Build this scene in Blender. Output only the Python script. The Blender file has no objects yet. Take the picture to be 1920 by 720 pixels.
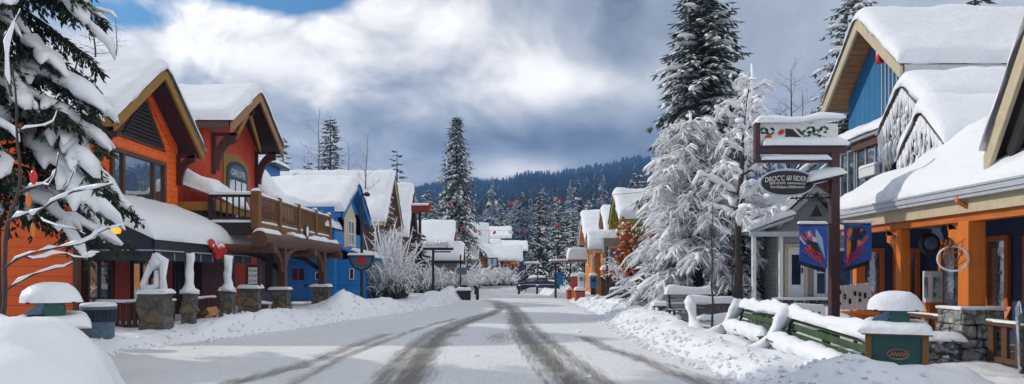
import bpy, bmesh, math, random
import numpy as np
from mathutils import Vector, Matrix, noise
scene = bpy.context.scene
C = scene.collection
F, HY, CZ = 1400.0, 512.0, 1.7
def P(px, py, Y):
    return Vector(((px - 960) / F * Y, Y, CZ + (HY - py) / F * Y))
def zat(py, Y): return CZ + (HY - py) / F * Y
def xat(px, Y): return (px - 960) / F * Y
R = math.radians
ORG = {}
def V(*a): return Vector(a)
def sm(a, b, x):
    t = min(1, max(0, (x - a) / (b - a))); return t * t * (3 - 2 * t)
def lerp(a, b, t): return a + (b - a) * t
def interp(pts, x):
    if x <= pts[0][0]: return pts[0][1]
    for (x0, y0), (x1, y1) in zip(pts, pts[1:]):
        if x <= x1: return y0 + (y1 - y0) * (x - x0) / (x1 - x0)
    return pts[-1][1]
def nz(x, y, z=0.0): return noise.noise(Vector((x, y, z)))

# ---------------------------------------------------------------- objects
def thing(name, label, cat, loc=(0, 0, 0), group=None):
    o = bpy.data.objects.new(name, None); C.objects.link(o)
    o.empty_display_size = 0.2
    o.location = loc; ORG[o.name] = Vector(loc)
    tag(o, label, cat, group); return o
def tag(o, label=None, cat=None, group=None, kind=None):
    if label: o['label'] = label
    if cat: o['category'] = cat
    if group: o['group'] = group
    if kind: o['kind'] = kind
    return o
def link_mesh(name, me, mat, parent=None, loc=None):
    o = bpy.data.objects.new(name, me); C.objects.link(o)
    if parent is not None:
        o.parent = parent
        ORG[o.name] = ORG[parent.name].copy()
    else:
        ORG[o.name] = Vector(loc) if loc else Vector((0, 0, 0))
        if loc: o.location = loc
    for m in (mat if isinstance(mat, (list, tuple)) else [mat]):
        if m: me.materials.append(m)
    return o
def kids(o): return [c for c in bpy.data.objects if c.parent == o]
def dup(root, loc, rz=0.0, scale=1.0, label=None, group=None):
    cols = list(root.children_recursive)
    r = root.copy(); C.objects.link(r); r.location = loc
    r.rotation_euler = (0, 0, rz); r.scale = (scale, scale, scale) if not isinstance(scale, tuple) else scale
    if label: r['label'] = label
    if group: r['group'] = group
    mp = {root: r}
    for ch in cols:
        c = ch.copy(); C.objects.link(c); c.parent = mp[ch.parent]; mp[ch] = c
    return r

class MB:
    def __init__(s): s.v = []; s.f = []; s.mi = []; s.cur = 0
    def _add(s, vs, fs):
        n = len(s.v); s.v.extend(tuple(v) for v in vs)
        s.f.extend(tuple(i + n for i in f) for f in fs); s.mi.extend([s.cur] * len(fs))
    def box(s, x0, x1, y0, y1, z0, z1):
        if x0 > x1: x0, x1 = x1, x0
        if y0 > y1: y0, y1 = y1, y0
        if z0 > z1: z0, z1 = z1, z0
        s._add([(x0,y0,z0),(x1,y0,z0),(x1,y1,z0),(x0,y1,z0),(x0,y0,z1),(x1,y0,z1),(x1,y1,z1),(x0,y1,z1)],
               [(3,2,1,0),(4,5,6,7),(0,1,5,4),(1,2,6,5),(2,3,7,6),(3,0,4,7)]); return s
    def obox(s, o, ux, uy, uz):
        o, ux, uy, uz = Vector(o), Vector(ux), Vector(uy), Vector(uz)
        if ux.cross(uy).dot(uz) < 0: ux, uy = uy, ux
        s._add([o, o+ux, o+ux+uy, o+uy, o+uz, o+ux+uz, o+ux+uy+uz, o+uy+uz],
               [(3,2,1,0),(4,5,6,7),(0,1,5,4),(1,2,6,5),(2,3,7,6),(3,0,4,7)]); return s
    def bar(s, p, q, w, h, up=(0, 0, 1)):
        p, q = Vector(p), Vector(q); d = (q - p)
        side = d.cross(Vector(up))
        if side.length < 1e-6: side = d.cross(Vector((0, 1, 0)))
        side.normalize(); u2 = side.cross(d).normalized()
        return s.obox(p - side * w / 2 - u2 * h / 2, d, side * w, u2 * h)
    def prism(s, poly, ext):
        poly = [Vector(p) for p in poly]; e = Vector(ext); n = len(poly)
        nrm = Vector((0, 0, 0))
        for i in range(n): nrm += poly[i].cross(poly[(i + 1) % n])
        if nrm.dot(e) > 0: poly = poly[::-1]
        vs = poly + [p + e for p in poly]
        fs = [tuple(range(n)), tuple(range(2 * n - 1, n - 1, -1))]
        fs += [(i, i + n, (i + 1) % n + n, (i + 1) % n)[::1] for i in range(n)]
        s._add(vs, fs); return s
    def quad(s, a, b, c, d): s._add([a, b, c, d], [(0, 1, 2, 3)]); return s
    def tri(s, a, b, c): s._add([a, b, c], [(0, 1, 2)]); return s
    def tube(s, pts, rad, n=6, cap=True, flat=1.0):
        pts = [Vector(p) for p in pts]; m = len(pts)
        if not isinstance(rad, (list, tuple)): rad = [rad] * m
        vs = []; prev = None
        for i, p in enumerate(pts):
            d = (pts[min(i + 1, m - 1)] - pts[max(i - 1, 0)])
            if d.length < 1e-9: d = Vector((0, 0, 1))
            d.normalize()
            if prev is None:
                a = d.cross(Vector((0, 0, 1)))
                if a.length < 0.05: a = d.cross(Vector((0, 1, 0)))
            else:
                a = prev - d * prev.dot(d)
                if a.length < 1e-4: a = d.cross(Vector((0.3, 1, 0.2)))
            a.normalize(); prev = a; b = a.cross(d).normalized()
            for k in range(n):
                t = 2 * math.pi * k / n
                vs.append(p + a * (math.cos(t) * rad[i]) + b * (math.sin(t) * rad[i] * flat))
        fs = []
        for i in range(m - 1):
            for k in range(n):
                k2 = (k + 1) % n
                fs.append((i*n+k, i*n+k2, (i+1)*n+k2, (i+1)*n+k))
        if cap and n > 2:
            fs.append(tuple(range(n - 1, -1, -1))); fs.append(tuple((m-1)*n + k for k in range(n)))
        s._add(vs, fs); return s
    def lathe(s, prof, c, n=16, sx=1, sy=1):
        c = Vector(c); vs = []; m = len(prof)
        for r, z in prof:
            for k in range(n):
                t = 2 * math.pi * k / n
                vs.append(c + Vector((r * sx * math.cos(t), r * sy * math.sin(t), z)))
        fs = [(i*n+k, i*n+(k+1)%n, (i+1)*n+(k+1)%n, (i+1)*n+k) for i in range(m-1) for k in range(n)]
        fs += [tuple(range(n-1, -1, -1)), tuple((m-1)*n+k for k in range(n))]
        s._add(vs, fs); return s
    def blob(s, c, rx, ry, rz, nu=10, nv=7, rough=0.0, seed=0.0, zmin=None):
        c = Vector(c); vs = []; fs = []
        for j in range(nv + 1):
            ph = math.pi * j / nv
            for k in range(nu):
                t = 2 * math.pi * k / nu
                d = Vector((math.sin(ph)*math.cos(t), math.sin(ph)*math.sin(t), math.cos(ph)))
                q = 1 + rough * noise.noise(d * 1.7 + Vector((seed, seed * 1.3, 0)))
                p = Vector((d.x*rx*q, d.y*ry*q, d.z*rz*q))
                if zmin is not None: p.z = max(p.z, zmin)
                vs.append(c + p)
        for j in range(nv):
            for k in range(nu):
                fs.append((j*nu+k, (j+1)*nu+k, (j+1)*nu+(k+1)%nu, j*nu+(k+1)%nu))
        s._add(vs, fs); return s
    def blanket(s, pos, Lu, Lv, t, r=None, wob=0.05, amp=0.12, step=0.25, seed=0.0, up=(0, 0, 1), edges=(1,1,1,1), under=0.012):
        """thick snow lying on a surface pos(u,v); u,v in metres; rounded, wavy edges"""
        up = Vector(up); r = r or t * 0.9
        def samples(L, e0, e1):
            k = [0, .06, .2, .45, 1.0]; a = []
            rr = min(r, L * 0.45)
            a += [x * rr for x in k] if e0 else [0]
            lo = rr if e0 else 0; hi = L - rr if e1 else L
            n = max(1, int((hi - lo) / step))
            a += [lo + (hi - lo) * i / n for i in range(1, n)]
            a += [L - x * rr for x in k[::-1]] if e1 else [L]
            return a, rr
        us, ru = samples(Lu, edges[0], edges[1]); vs_, rv = samples(Lv, edges[2], edges[3])
        def eg(d, rr): q = 1 - min(max(d, 0) / rr, 1); return math.sqrt(max(0, 1 - q * q))
        top = []; bot = []
        for u in us:
            eu = (eg(u, ru) if edges[0] else 1) * (eg(Lu - u, ru) if edges[1] else 1)
            for v in vs_:
                ev = (eg(v, rv) if edges[2] else 1) * (eg(Lv - v, rv) if edges[3] else 1)
                b = pos(u, v)
                h = t * eu * ev
                h *= 1 + amp * 2.2 * nz(b.x*0.55+seed, b.y*0.55, b.z*0.5) + amp * nz(b.x*1.7+seed, b.y*1.7, b.z*1.6) + amp * .5 * nz(b.x*4.5+seed, b.y*4.5, b.z*4)
                p = b + up * h
                wv = (1 - eu * ev) * wob
                p += Vector((nz(p.x*1.3, p.y*1.3, p.z*1.3+seed), nz(p.x*1.3+9, p.y*1.3, p.z*1.3+seed), .8*nz(p.x*1.1, p.y*1.1+5, p.z+seed))) * wv * 1.6
                top.append(p); bot.append(b - up * under)
        nu, nv = len(us), len(vs_)
        n0 = nu * nv
        fs = []
        t1 = pos(us[1], vs_[0]) - pos(us[0], vs_[0]); t2 = pos(us[0], vs_[1]) - pos(us[0], vs_[0])
        flip = t1.cross(t2).dot(up) < 0
        for i in range(nu - 1):
            for j in range(nv - 1):
                a, b, c, d = i*nv+j, (i+1)*nv+j, (i+1)*nv+j+1, i*nv+j+1
                fs.append((a, b, c, d) if not flip else (d, c, b, a))
        ring = [i*nv for i in range(nu)] + [(nu-1)*nv+j for j in range(1, nv)] + [i*nv+nv-1 for i in range(nu-2, -1, -1)] + [j for j in range(nv-2, 0, -1)]
        bi = {k: n0 + q for q, k in enumerate(ring)}
        for q, k in enumerate(ring):
            k2 = ring[(q + 1) % len(ring)]
            f = (k, bi[k], bi[k2], k2)
            fs.append(f if not flip else f[::-1])
        s._add(top + [bot[k] for k in ring], fs); return s
    def rough(s, amp, f, seed=0.0, z=1.0):
        s.v = [(v[0] + amp * noise.noise(Vector((v[0]*f + seed, v[1]*f, v[2]*f))), v[1] + amp * noise.noise(Vector((v[0]*f, v[1]*f + 7 + seed, v[2]*f))), v[2] + z * amp * noise.noise(Vector((v[0]*f, v[1]*f, v[2]*f + 13 + seed)))) for v in s.v]
        return s
    def build(s, name, mat, parent=None, smooth=False, angle=40, bevel=0, loc=None, seg=1):
        me = bpy.data.meshes.new(name)
        off = ORG[parent.name] if parent is not None else (Vector(loc) if loc else Vector((0, 0, 0)))
        if s.v:
            a = np.array(s.v, dtype=np.float64) - np.array(off)
            me.from_pydata(a.tolist(), [], s.f)
        if isinstance(mat, (list, tuple)) and len(mat) > 1: me.polygons.foreach_set('material_index', s.mi)
        if smooth:
            me.polygons.foreach_set('use_smooth', [True] * len(me.polygons))
            if angle < 180: me.set_sharp_from_angle(angle=R(angle))
        me.update()
        o = link_mesh(name, me, mat, parent, loc)
        if bevel:
            m = o.modifiers.new('Bevel', 'BEVEL'); m.width = bevel; m.segments = seg; m.limit_method = 'ANGLE'; m.angle_limit = R(40)
        return o

def plane_pos(o, du, dv):
    o, du, dv = Vector(o), Vector(du).normalized(), Vector(dv).normalized()
    return lambda u, v: o + du * u + dv * v
def text_mesh(name, body, mat, parent, origin, udir, vdir, height, depth=0.01, width=None, align='CENTER', curve=0.0):
    """raised lettering: a real text converted to a mesh, laid along udir / vdir"""
    cu = bpy.data.curves.new(name, 'FONT'); cu.body = body; cu.size = 1.0; cu.extrude = 0.0; cu.align_x = 'LEFT'
    to = bpy.data.objects.new('tmp_text', cu); C.objects.link(to)
    bpy.context.view_layer.update()
    me = bpy.data.meshes.new_from_object(to.evaluated_get(bpy.context.evaluated_depsgraph_get()))
    bpy.data.objects.remove(to)
    xs = [v.co.x for v in me.vertices]; ys = [v.co.y for v in me.vertices]
    x0, x1, y0, y1 = min(xs), max(xs), min(ys), max(ys)
    sx = sy = height / (y1 - y0)
    if width: sx = width / (x1 - x0)
    u, w = Vector(udir).normalized(), Vector(vdir).normalized(); n = u.cross(w)
    off = ORG[parent.name] if parent is not None else Vector((0, 0, 0))
    xc = (x0 + x1) / 2 if align == 'CENTER' else x0
    bm = bmesh.new(); bm.from_mesh(me)
    r = bmesh.ops.extrude_face_region(bm, geom=bm.faces[:])
    vs = [g for g in r['geom'] if isinstance(g, bmesh.types.BMVert)]
    for v in vs: v.co.z += 1
    for v in bm.verts:
        a, b, c = (v.co.x - xc) * sx, (v.co.y - y0) * sy, v.co.z
        b += -curve * a * a
        v.co = Vector(origin) + u * a + w * b + n * (c * depth) - off
    bm.to_mesh(me); bm.free(); me.name = name
    me.materials.clear()
    return link_mesh(name, me, mat, parent)

# ---------------------------------------------------------------- materials
def nodes_of(name):
    m = bpy.data.materials.new(name); m.use_nodes = True
    nt = m.node_tree; b = nt.nodes['Principled BSDF']
    return m, nt, b
class NT:
    def __init__(s, nt): s.nt = nt
    def n(s, typ, **kw):
        x = s.nt.nodes.new(typ)
        for k, v in kw.items():
            if k.startswith('i_'):
                key = k[2:]; key = int(key) if key.isdigit() else key.replace('_', ' ')
                x.inputs[key].default_value = v
            else: setattr(x, k, v)
        return x
    def l(s, a, b): s.nt.links.new(a, b)
    def m(s, op, a, b=None, c=None, clamp=False):
        x = s.nt.nodes.new('ShaderNodeMath'); x.operation = op; x.use_clamp = clamp
        for i, q in enumerate((a, b, c)):
            if q is None: continue
            if isinstance(q, (int, float)): x.inputs[i].default_value = q
            else: s.nt.links.new(q, x.inputs[i])
        return x.outputs[0]
    def ramp(s, fac, stops):
        x = s.nt.nodes.new('ShaderNodeValToRGB'); e = x.color_ramp.elements
        while len(e) < len(stops): e.new(0.5)
        for k, (p, c) in enumerate(stops):
            e[k].position = p; e[k].color = (*c, 1) if len(c) == 3 else c
        s.nt.links.new(fac, x.inputs[0]); return x.outputs[0]
    def noise(s, vec, scale, detail=3, rough=.55, dist=0):
        x = s.n('ShaderNodeTexNoise', i_Scale=scale, i_Detail=detail, i_Roughness=rough, i_Distortion=dist)
        if vec is not None: s.l(vec, x.inputs['Vector'])
        return x.outputs[0]
    def mix(s, fac, a, b):
        x = s.nt.nodes.new('ShaderNodeMix'); x.data_type = 'RGBA'
        for i, q in ((0, fac), (6, a), (7, b)):
            if isinstance(q, (int, float)): x.inputs[i].default_value = q
            elif isinstance(q, tuple): x.inputs[i].default_value = (*q, 1) if len(q) == 3 else q
            else: s.nt.links.new(q, x.inputs[i])
        return x.outputs[2]
    def bump(s, h, strength, dist, normal=None):
        x = s.n('ShaderNodeBump'); x.inputs['Strength'].default_value = strength; x.inputs['Distance'].default_value = dist
        s.l(h, x.inputs['Height'])
        if normal is not None: s.l(normal, x.inputs['Normal'])
        return x.outputs[0]
    def mapping(s, vec, scale=(1,1,1), rot=(0,0,0)):
        x = s.n('ShaderNodeMapping'); x.inputs['Scale'].default_value = scale; x.inputs['Rotation'].default_value = rot
        s.l(vec, x.inputs['Vector']); return x.outputs[0]
def coord(N, kind='Object'): return N.n('ShaderNodeTexCoord').outputs[kind]
def geopos(N): return N.n('ShaderNodeNewGeometry').outputs['Position']

def m_snow(name='snow', col=(.81, .84, .89), fine=1.0, lumps=1.0):
    m, nt, b = nodes_of(name); N = NT(nt); p = geopos(N)
    n1 = N.noise(p, 2.2, 4, .55); n2 = N.noise(p, 26, 3, .6); n3 = N.noise(p, 130, 2, .6)
    nb = N.bump(n1, .35 * lumps, .12)
    nb = N.bump(n2, .30 * fine, .025, nb)
    nb = N.bump(n3, .25 * fine, .006, nb)
    N.l(nb, b.inputs['Normal'])
    c = N.mix(N.ramp(n1, [(.3, (0, 0, 0)), (.7, (1, 1, 1))]), tuple(x * .965 for x in col), col)
    N.l(c, b.inputs['Base Color'])
    b.inputs['Roughness'].default_value = .5; b.inputs['Specular IOR Level'].default_value = .35
    return m
def m_plain(name, col, rough=.6, var=.25, scale=6, bump=.15, metal=0, spec=.5, dist=.01):
    m, nt, b = nodes_of(name); N = NT(nt); p = coord(N)
    n = N.noise(p, scale, 5, .6); n2 = N.noise(p, scale * 7, 3, .6)
    f = N.ramp(n, [(.25, (0, 0, 0)), (.75, (1, 1, 1))])
    N.l(N.mix(f, tuple(x * (1 - var) for x in col), tuple(min(1, x * (1 + var * .6)) for x in col)), b.inputs['Base Color'])
    N.l(N.bump(n2, bump, dist), b.inputs['Normal'])
    N.l(N.m('ADD', N.m('MULTIPLY', n, .25), rough - .12), b.inputs['Roughness'])
    b.inputs['Metallic'].default_value = metal; b.inputs['Specular IOR Level'].default_value = spec
    return m
def m_siding(name, col, kind='lap', size=.18, var=.22, rough=.6):
    """painted boards: lap (horizontal), batten (vertical), shingle; weathered, with a little frost in the joints"""
    m, nt, b = nodes_of(name); N = NT(nt); p = coord(N)
    sx = N.n('ShaderNodeSeparateXYZ'); N.l(p, sx.inputs[0])
    hor = N.m('ADD', sx.outputs[0], sx.outputs[1]); z = sx.outputs[2]
    n = N.noise(N.mapping(p, (1, 1, 3) if kind != 'batten' else (3, 3, .6)), 3.0, 5, .65)
    grain = N.noise(N.mapping(p, (2, 2, 30) if kind != 'batten' else (30, 30, 2)), 3, 3, .6)
    if kind == 'lap':
        fr = N.m('FRACT', N.m('DIVIDE', z, size)); cell = N.m('FLOOR', N.m('DIVIDE', z, size))
        h = N.m('SUBTRACT', 1, fr); line = N.m('GREATER_THAN', fr, .93)
    elif kind == 'batten':
        fr = N.m('FRACT', N.m('DIVIDE', hor, size)); cell = N.m('FLOOR', N.m('DIVIDE', hor, size))
        h = N.m('LESS_THAN', fr, .16); line = N.m('MULTIPLY', N.m('GREATER_THAN', fr, .16), N.m('LESS_THAN', fr, .22))
    else:
        row = N.m('FLOOR', N.m('DIVIDE', z, size)); fr = N.m('FRACT', N.m('DIVIDE', z, size))
        off = N.m('MULTIPLY', row, .37)
        hh = N.m('ADD', N.m('DIVIDE', hor, size * .8), off); fx = N.m('FRACT', hh)
        cell = N.m('ADD', N.m('FLOOR', hh), N.m('MULTIPLY', row, 17.3))
        line = N.m('MAXIMUM', N.m('GREATER_THAN', fr, .9), N.m('GREATER_THAN', fx, .93))
        h = N.m('SUBTRACT', N.m('SUBTRACT', 1, fr), N.m('MULTIPLY', N.m('GREATER_THAN', fx, .93), .4))
    wn = N.n('ShaderNodeTexWhiteNoise', noise_dimensions='1D'); N.l(cell, wn.inputs['W'])
    k = N.m('ADD', N.m('MULTIPLY', n, .55), N.m('ADD', N.m('MULTIPLY', wn.outputs[0], .3), N.m('MULTIPLY', grain, .25)))
    c = N.mix(N.ramp(k, [(.25, (0, 0, 0)), (.85, (1, 1, 1))]), tuple(x * (1 - var) for x in col), tuple(min(1, x * (1 + var * .5)) for x in col))
    c = N.mix(N.m('MULTIPLY', line, .6), c, tuple(x * .35 for x in col))
    dust = N.ramp(N.noise(p, 1.1, 6, .7), [(.62, (0, 0, 0)), (.8, (1, 1, 1))])
    c = N.mix(N.m('MULTIPLY', dust, .26), c, (.6, .6, .62))
    N.l(c, b.inputs['Base Color'])
    nb = N.bump(h, .9, .025); nb = N.bump(grain, .12, .01, nb); N.l(nb, b.inputs['Normal'])
    b.inputs['Roughness'].default_value = rough
    return m
def m_wood(name, col, axis=2, rough=.6, var=.45, plank=0):
    m, nt, b = nodes_of(name); N = NT(nt); p = coord(N)
    s = [9, 9, 9]; s[axis] = .8
    g = N.noise(N.mapping(p, tuple(s)), 1.6, 6, .65, .6); g2 = N.noise(p, 2.0, 4, .6)
    k = N.m('ADD', N.m('MULTIPLY', g, .7), N.m('MULTIPLY', g2, .3))
    c = N.mix(N.ramp(k, [(.3, (0, 0, 0)), (.68, (1, 1, 1))]), tuple(x * (1 - var) for x in col), tuple(min(1, x * (1 + var * .45)) for x in col))
    nb = N.bump(g, .35, .015)
    if plank:
        sx = N.n('ShaderNodeSeparateXYZ'); N.l(p, sx.inputs[0])
        q = sx.outputs[(axis + 1) % 3] if axis != 2 else N.m('ADD', sx.outputs[0], sx.outputs[1])
        fr = N.m('FRACT', N.m('DIVIDE', q, plank)); ln = N.m('GREATER_THAN', fr, .92)
        wn = N.n('ShaderNodeTexWhiteNoise', noise_dimensions='1D'); N.l(N.m('FLOOR', N.m('DIVIDE', q, plank)), wn.inputs['W'])
        c = N.mix(N.m('MULTIPLY', wn.outputs[0], .35), c, tuple(x * .45 for x in col))
        c = N.mix(N.m('MULTIPLY', ln, .8), c, tuple(x * .15 for x in col))
        nb = N.bump(ln, -.8, .02, nb)
    N.l(c, b.inputs['Base Color']); N.l(nb, b.inputs['Normal']); b.inputs['Roughness'].default_value = rough
    return m
def m_stone(name, cols, scale=2.6, joint=(.10, .095, .09), snowy=0.0):
    m, nt, b = nodes_of(name); N = NT(nt); p = coord(N)
    w = N.n('ShaderNodeVectorMath', operation='ADD'); N.l(N.mapping(p, (1, 1, 1.5)), w.inputs[0])
    nn = N.n('ShaderNodeTexNoise', i_Scale=2.0, i_Detail=2.0); N.l(p, nn.inputs['Vector'])
    sc = N.n('ShaderNodeVectorMath', operation='SCALE'); N.l(nn.outputs[1], sc.inputs[0]); sc.inputs['Scale'].default_value = .35
    N.l(sc.outputs[0], w.inputs[1])
    v = N.n('ShaderNodeTexVoronoi', feature='F1', i_Scale=scale); N.l(w.outputs[0], v.inputs['Vector'])
    e = N.n('ShaderNodeTexVoronoi', feature='DISTANCE_TO_EDGE', i_Scale=scale); N.l(w.outputs[0], e.inputs['Vector'])
    hs = N.n('ShaderNodeSeparateColor'); N.l(v.outputs['Color'], hs.inputs[0])
    k = len(cols)
    c = N.ramp(hs.outputs[0], [((i + .5) / k, q) for i, q in enumerate(cols)])
    n = N.noise(p, 9, 6, .7); n2 = N.noise(p, 34, 4, .7)
    c = N.mix(N.ramp(n, [(.35, (0, 0, 0)), (.7, (1, 1, 1))]), N.mix(.55, c, (.05, .05, .05)), c)
    edge = N.ramp(e.outputs['Distance'], [(.0, (1, 1, 1)), (.07, (0, 0, 0))])
    c = N.mix(edge, c, joint)
    if snowy:
        fl = N.ramp(n, [(.56 - .1 * snowy, (0, 0, 0)), (.66, (1, 1, 1))]); c = N.mix(N.m('MULTIPLY', fl, snowy), c, (.8, .82, .86))
    N.l(c, b.inputs['Base Color'])
    h = N.ramp(e.outputs['Distance'], [(.0, (0, 0, 0)), (.16, (1, 1, 1))])
    nb = N.bump(h, .9, .05); nb = N.bump(n2, .5, .02, nb); nb = N.bump(n, .5, .04, nb)
    N.l(nb, b.inputs['Normal']); b.inputs['Roughness'].default_value = .85
    return m
def m_glass(name, col=(.03, .045, .06), refl=.38):
    """a shut window seen from outside: dark room behind a reflecting pane, slightly wavy"""
    m, nt, b = nodes_of(name); N = NT(nt); p = coord(N)
    out = nt.nodes['Material Output']
    n = N.noise(p, 1.3, 4, .6); d = N.noise(p, 3.5, 5, .65)
    N.l(N.mix(N.ramp(d, [(.4, (0, 0, 0)), (.65, (1, 1, 1))]), tuple(x * .4 for x in col), tuple(x * 1.8 for x in col)), b.inputs['Base Color'])
    b.inputs['Roughness'].default_value = .25
    g = N.n('ShaderNodeBsdfGlossy', i_Roughness=.03); g.inputs['Color'].default_value = (.92, .96, 1, 1)
    N.l(N.bump(n, .12, .05), g.inputs['Normal'])
    mx = N.n('ShaderNodeMixShader'); mx.inputs[0].default_value = refl
    N.l(b.outputs[0], mx.inputs[1]); N.l(g.outputs[0], mx.inputs[2]); N.l(mx.outputs[0], out.inputs['Surface'])
    return m
def m_leaf(name, c0, c1, rough=.7, scale=1.5, snow=0.0):
    m, nt, b = nodes_of(name); N = NT(nt); p = geopos(N)
    n = N.noise(p, scale, 3, .6); n2 = N.noise(p, scale * 9, 2, .6)
    k = N.m('ADD', N.m('MULTIPLY', n, .5), N.m('MULTIPLY', n2, .5))
    c = N.mix(N.ramp(k, [(.35, (0, 0, 0)), (.65, (1, 1, 1))]), c0, c1)
    if snow:
        c = N.mix(N.ramp(N.noise(p, scale * 5, 4, .7), [(.62 - snow * .3, (0, 0, 0)), (.72 - snow * .3, (1, 1, 1))]), c, (.82, .85, .9))
    N.l(c, b.inputs['Base Color']); b.inputs['Roughness'].default_value = rough; b.inputs['Specular IOR Level'].default_value = .2
    return m
M = {}
M['snow'] = m_snow('snow', lumps=1.7, fine=1.4)
M['snow_soft'] = m_snow('snow_soft', fine=.5, lumps=.6)
M['frost'] = m_snow('frost_snow', col=(.86, .88, .92), fine=.4, lumps=.5)
M['orange'] = m_siding('orange_shingle', (.88, .135, .008), 'shingle', .2, .2)
M['orange_lap'] = m_siding('orange_lap', (.80, .115, .010), 'lap', .27, .18)
M['red'] = m_siding('red_board_and_batten', (.52, .05, .014), 'batten', .36, .25)
M['redplain'] = m_plain('rust_red_board', (.30, .028, .012), .6)
M['blue'] = m_siding('blue_lap', (.016, .20, .54), 'lap', .22, .2)
M['blueplain'] = m_plain('blue_paint', (.014, .175, .50), .5, .2)
M['bluebatten'] = m_siding('blue_batten', (.010, .15, .34), 'batten', .4, .22)
M['navy'] = m_siding('navy_batten', (.022, .045, .12), 'batten', .35, .25)
M['navyboard'] = m_plain('navy_fascia', (.014, .022, .040), .45, .2)
M['ochre'] = m_wood('ochre_trim', (.30, .155, .016), 1, .55, .25)
M['brown'] = m_wood('brown_trim', (.10, .045, .02), 1, .6)
M['brownx'] = m_wood('brown_trim_x', (.11, .05, .02), 0, .6)
M['tan'] = m_wood('tan_barge', (.34, .17, .075), 1, .6, .35)
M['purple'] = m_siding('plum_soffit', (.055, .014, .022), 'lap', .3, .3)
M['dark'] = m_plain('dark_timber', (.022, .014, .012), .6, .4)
M['darkred'] = m_wood('dark_red_timber', (.075, .018, .013), 2, .6)
M['log'] = m_wood('log_timber', (.105, .042, .018), 1, .55, .55)
M['logz'] = m_wood('log_post', (.085, .034, .016), 2, .55, .55)
M['deck'] = m_wood('deck_timber', (.19, .085, .02), 2, .55, .5)
M['decky'] = m_wood('deck_beam', (.21, .115, .018), 1, .55, .4)
M['pine'] = m_wood('pine_boards', (.42, .19, .06), 0, .6, .45, plank=.2)
M['cedar'] = m_wood('cedar_post', (.66, .175, .014), 2, .5, .3)
M['cedary'] = m_wood('cedar_beam', (.55, .14, .014), 1, .5, .35)
M['stone'] = m_stone('pillar_stone', [(.10, .11, .10), (.17, .15, .11), (.30, .19, .045), (.13, .14, .15), (.22, .20, .15), (.09, .10, .10)], 2.3)
M['stonegrey'] = m_stone('grey_stone', [(.34, .35, .33), (.26, .28, .26), (.40, .38, .32), (.30, .32, .33), (.38, .40, .36)], 2.6, (.07, .06, .055), .35)
M['stonewall'] = m_stone('rubble_wall', [(.16, .15, .14), (.10, .10, .10), (.22, .20, .17), (.13, .13, .14)], 4.5, (.03, .03, .03), .8)
M['glass'] = m_glass('window_glass', (.04, .055, .07), .55)
M['glassdark'] = m_glass('dark_glass', (.008, .01, .014), .18)
M['glassblue'] = m_glass('blue_glass', (.05, .09, .14), .5)
M['white'] = m_plain('white_paint', (.72, .73, .74), .5, .12)
M['cream'] = m_plain('cream_paint', (.60, .50, .33), .55, .12)
M['grey'] = m_siding('grey_lap', (.28, .28, .29), 'lap', .16, .2)
M['greyp'] = m_plain('grey_paint', (.33, .34, .36), .55, .2)
M['gutter'] = m_plain('pale_gutter', (.50, .54, .60), .35, .12, metal=.2)
M['fascia'] = m_plain('beige_fascia', (.52, .44, .30), .6, .15)
M['black'] = m_plain('black_metal', (.012, .012, .014), .45, .3)
M['steel'] = m_plain('galvanised_blue_grey', (.10, .16, .22), .4, .45, 14, .3, metal=.5)
M['greenbin'] = m_plain('bottle_green_paint', (.010, .075, .070), .45, .3)
M['benchgreen'] = m_plain('worn_green_bench_paint', (.050, .105, .042), .6, .6, 4)
M['polepurple'] = m_plain('plum_brown_post', (.055, .020, .026), .5, .25)
M['redorn'] = m_plain('red_ornament', (.55, .015, .012), .3, .2)
M['bark'] = m_wood('bark', (.055, .042, .034), 2, .9, .6)
M['twig'] = m_plain('dark_twig', (.045, .035, .03), .8, .4)
M['paletwig'] = m_plain('pale_twig', (.17, .15, .14), .8, .3)
M['needle'] = m_leaf('fir_needles', (.010, .022, .014), (.040, .062, .030))
M['needle_grey'] = m_leaf('frosty_fir_needles', (.048, .070, .060), (.155, .18, .148), snow=.12)
M['needle_far'] = m_leaf('far_fir_needles', (.006, .016, .018), (.022, .042, .040), scale=.25)
M['rust_leaf'] = m_leaf('rust_leaves', (.26, .035, .010), (.60, .17, .025), scale=3)
M['lime'] = m_siding('lime_boards', (.30, .31, .02), 'lap', .25, .2)
M['amber'] = m_siding('amber_boards', (.62, .22, .03), 'lap', .25, .25)
M['beige'] = m_siding('beige_boards', (.42, .36, .30), 'lap', .25, .2)
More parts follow.
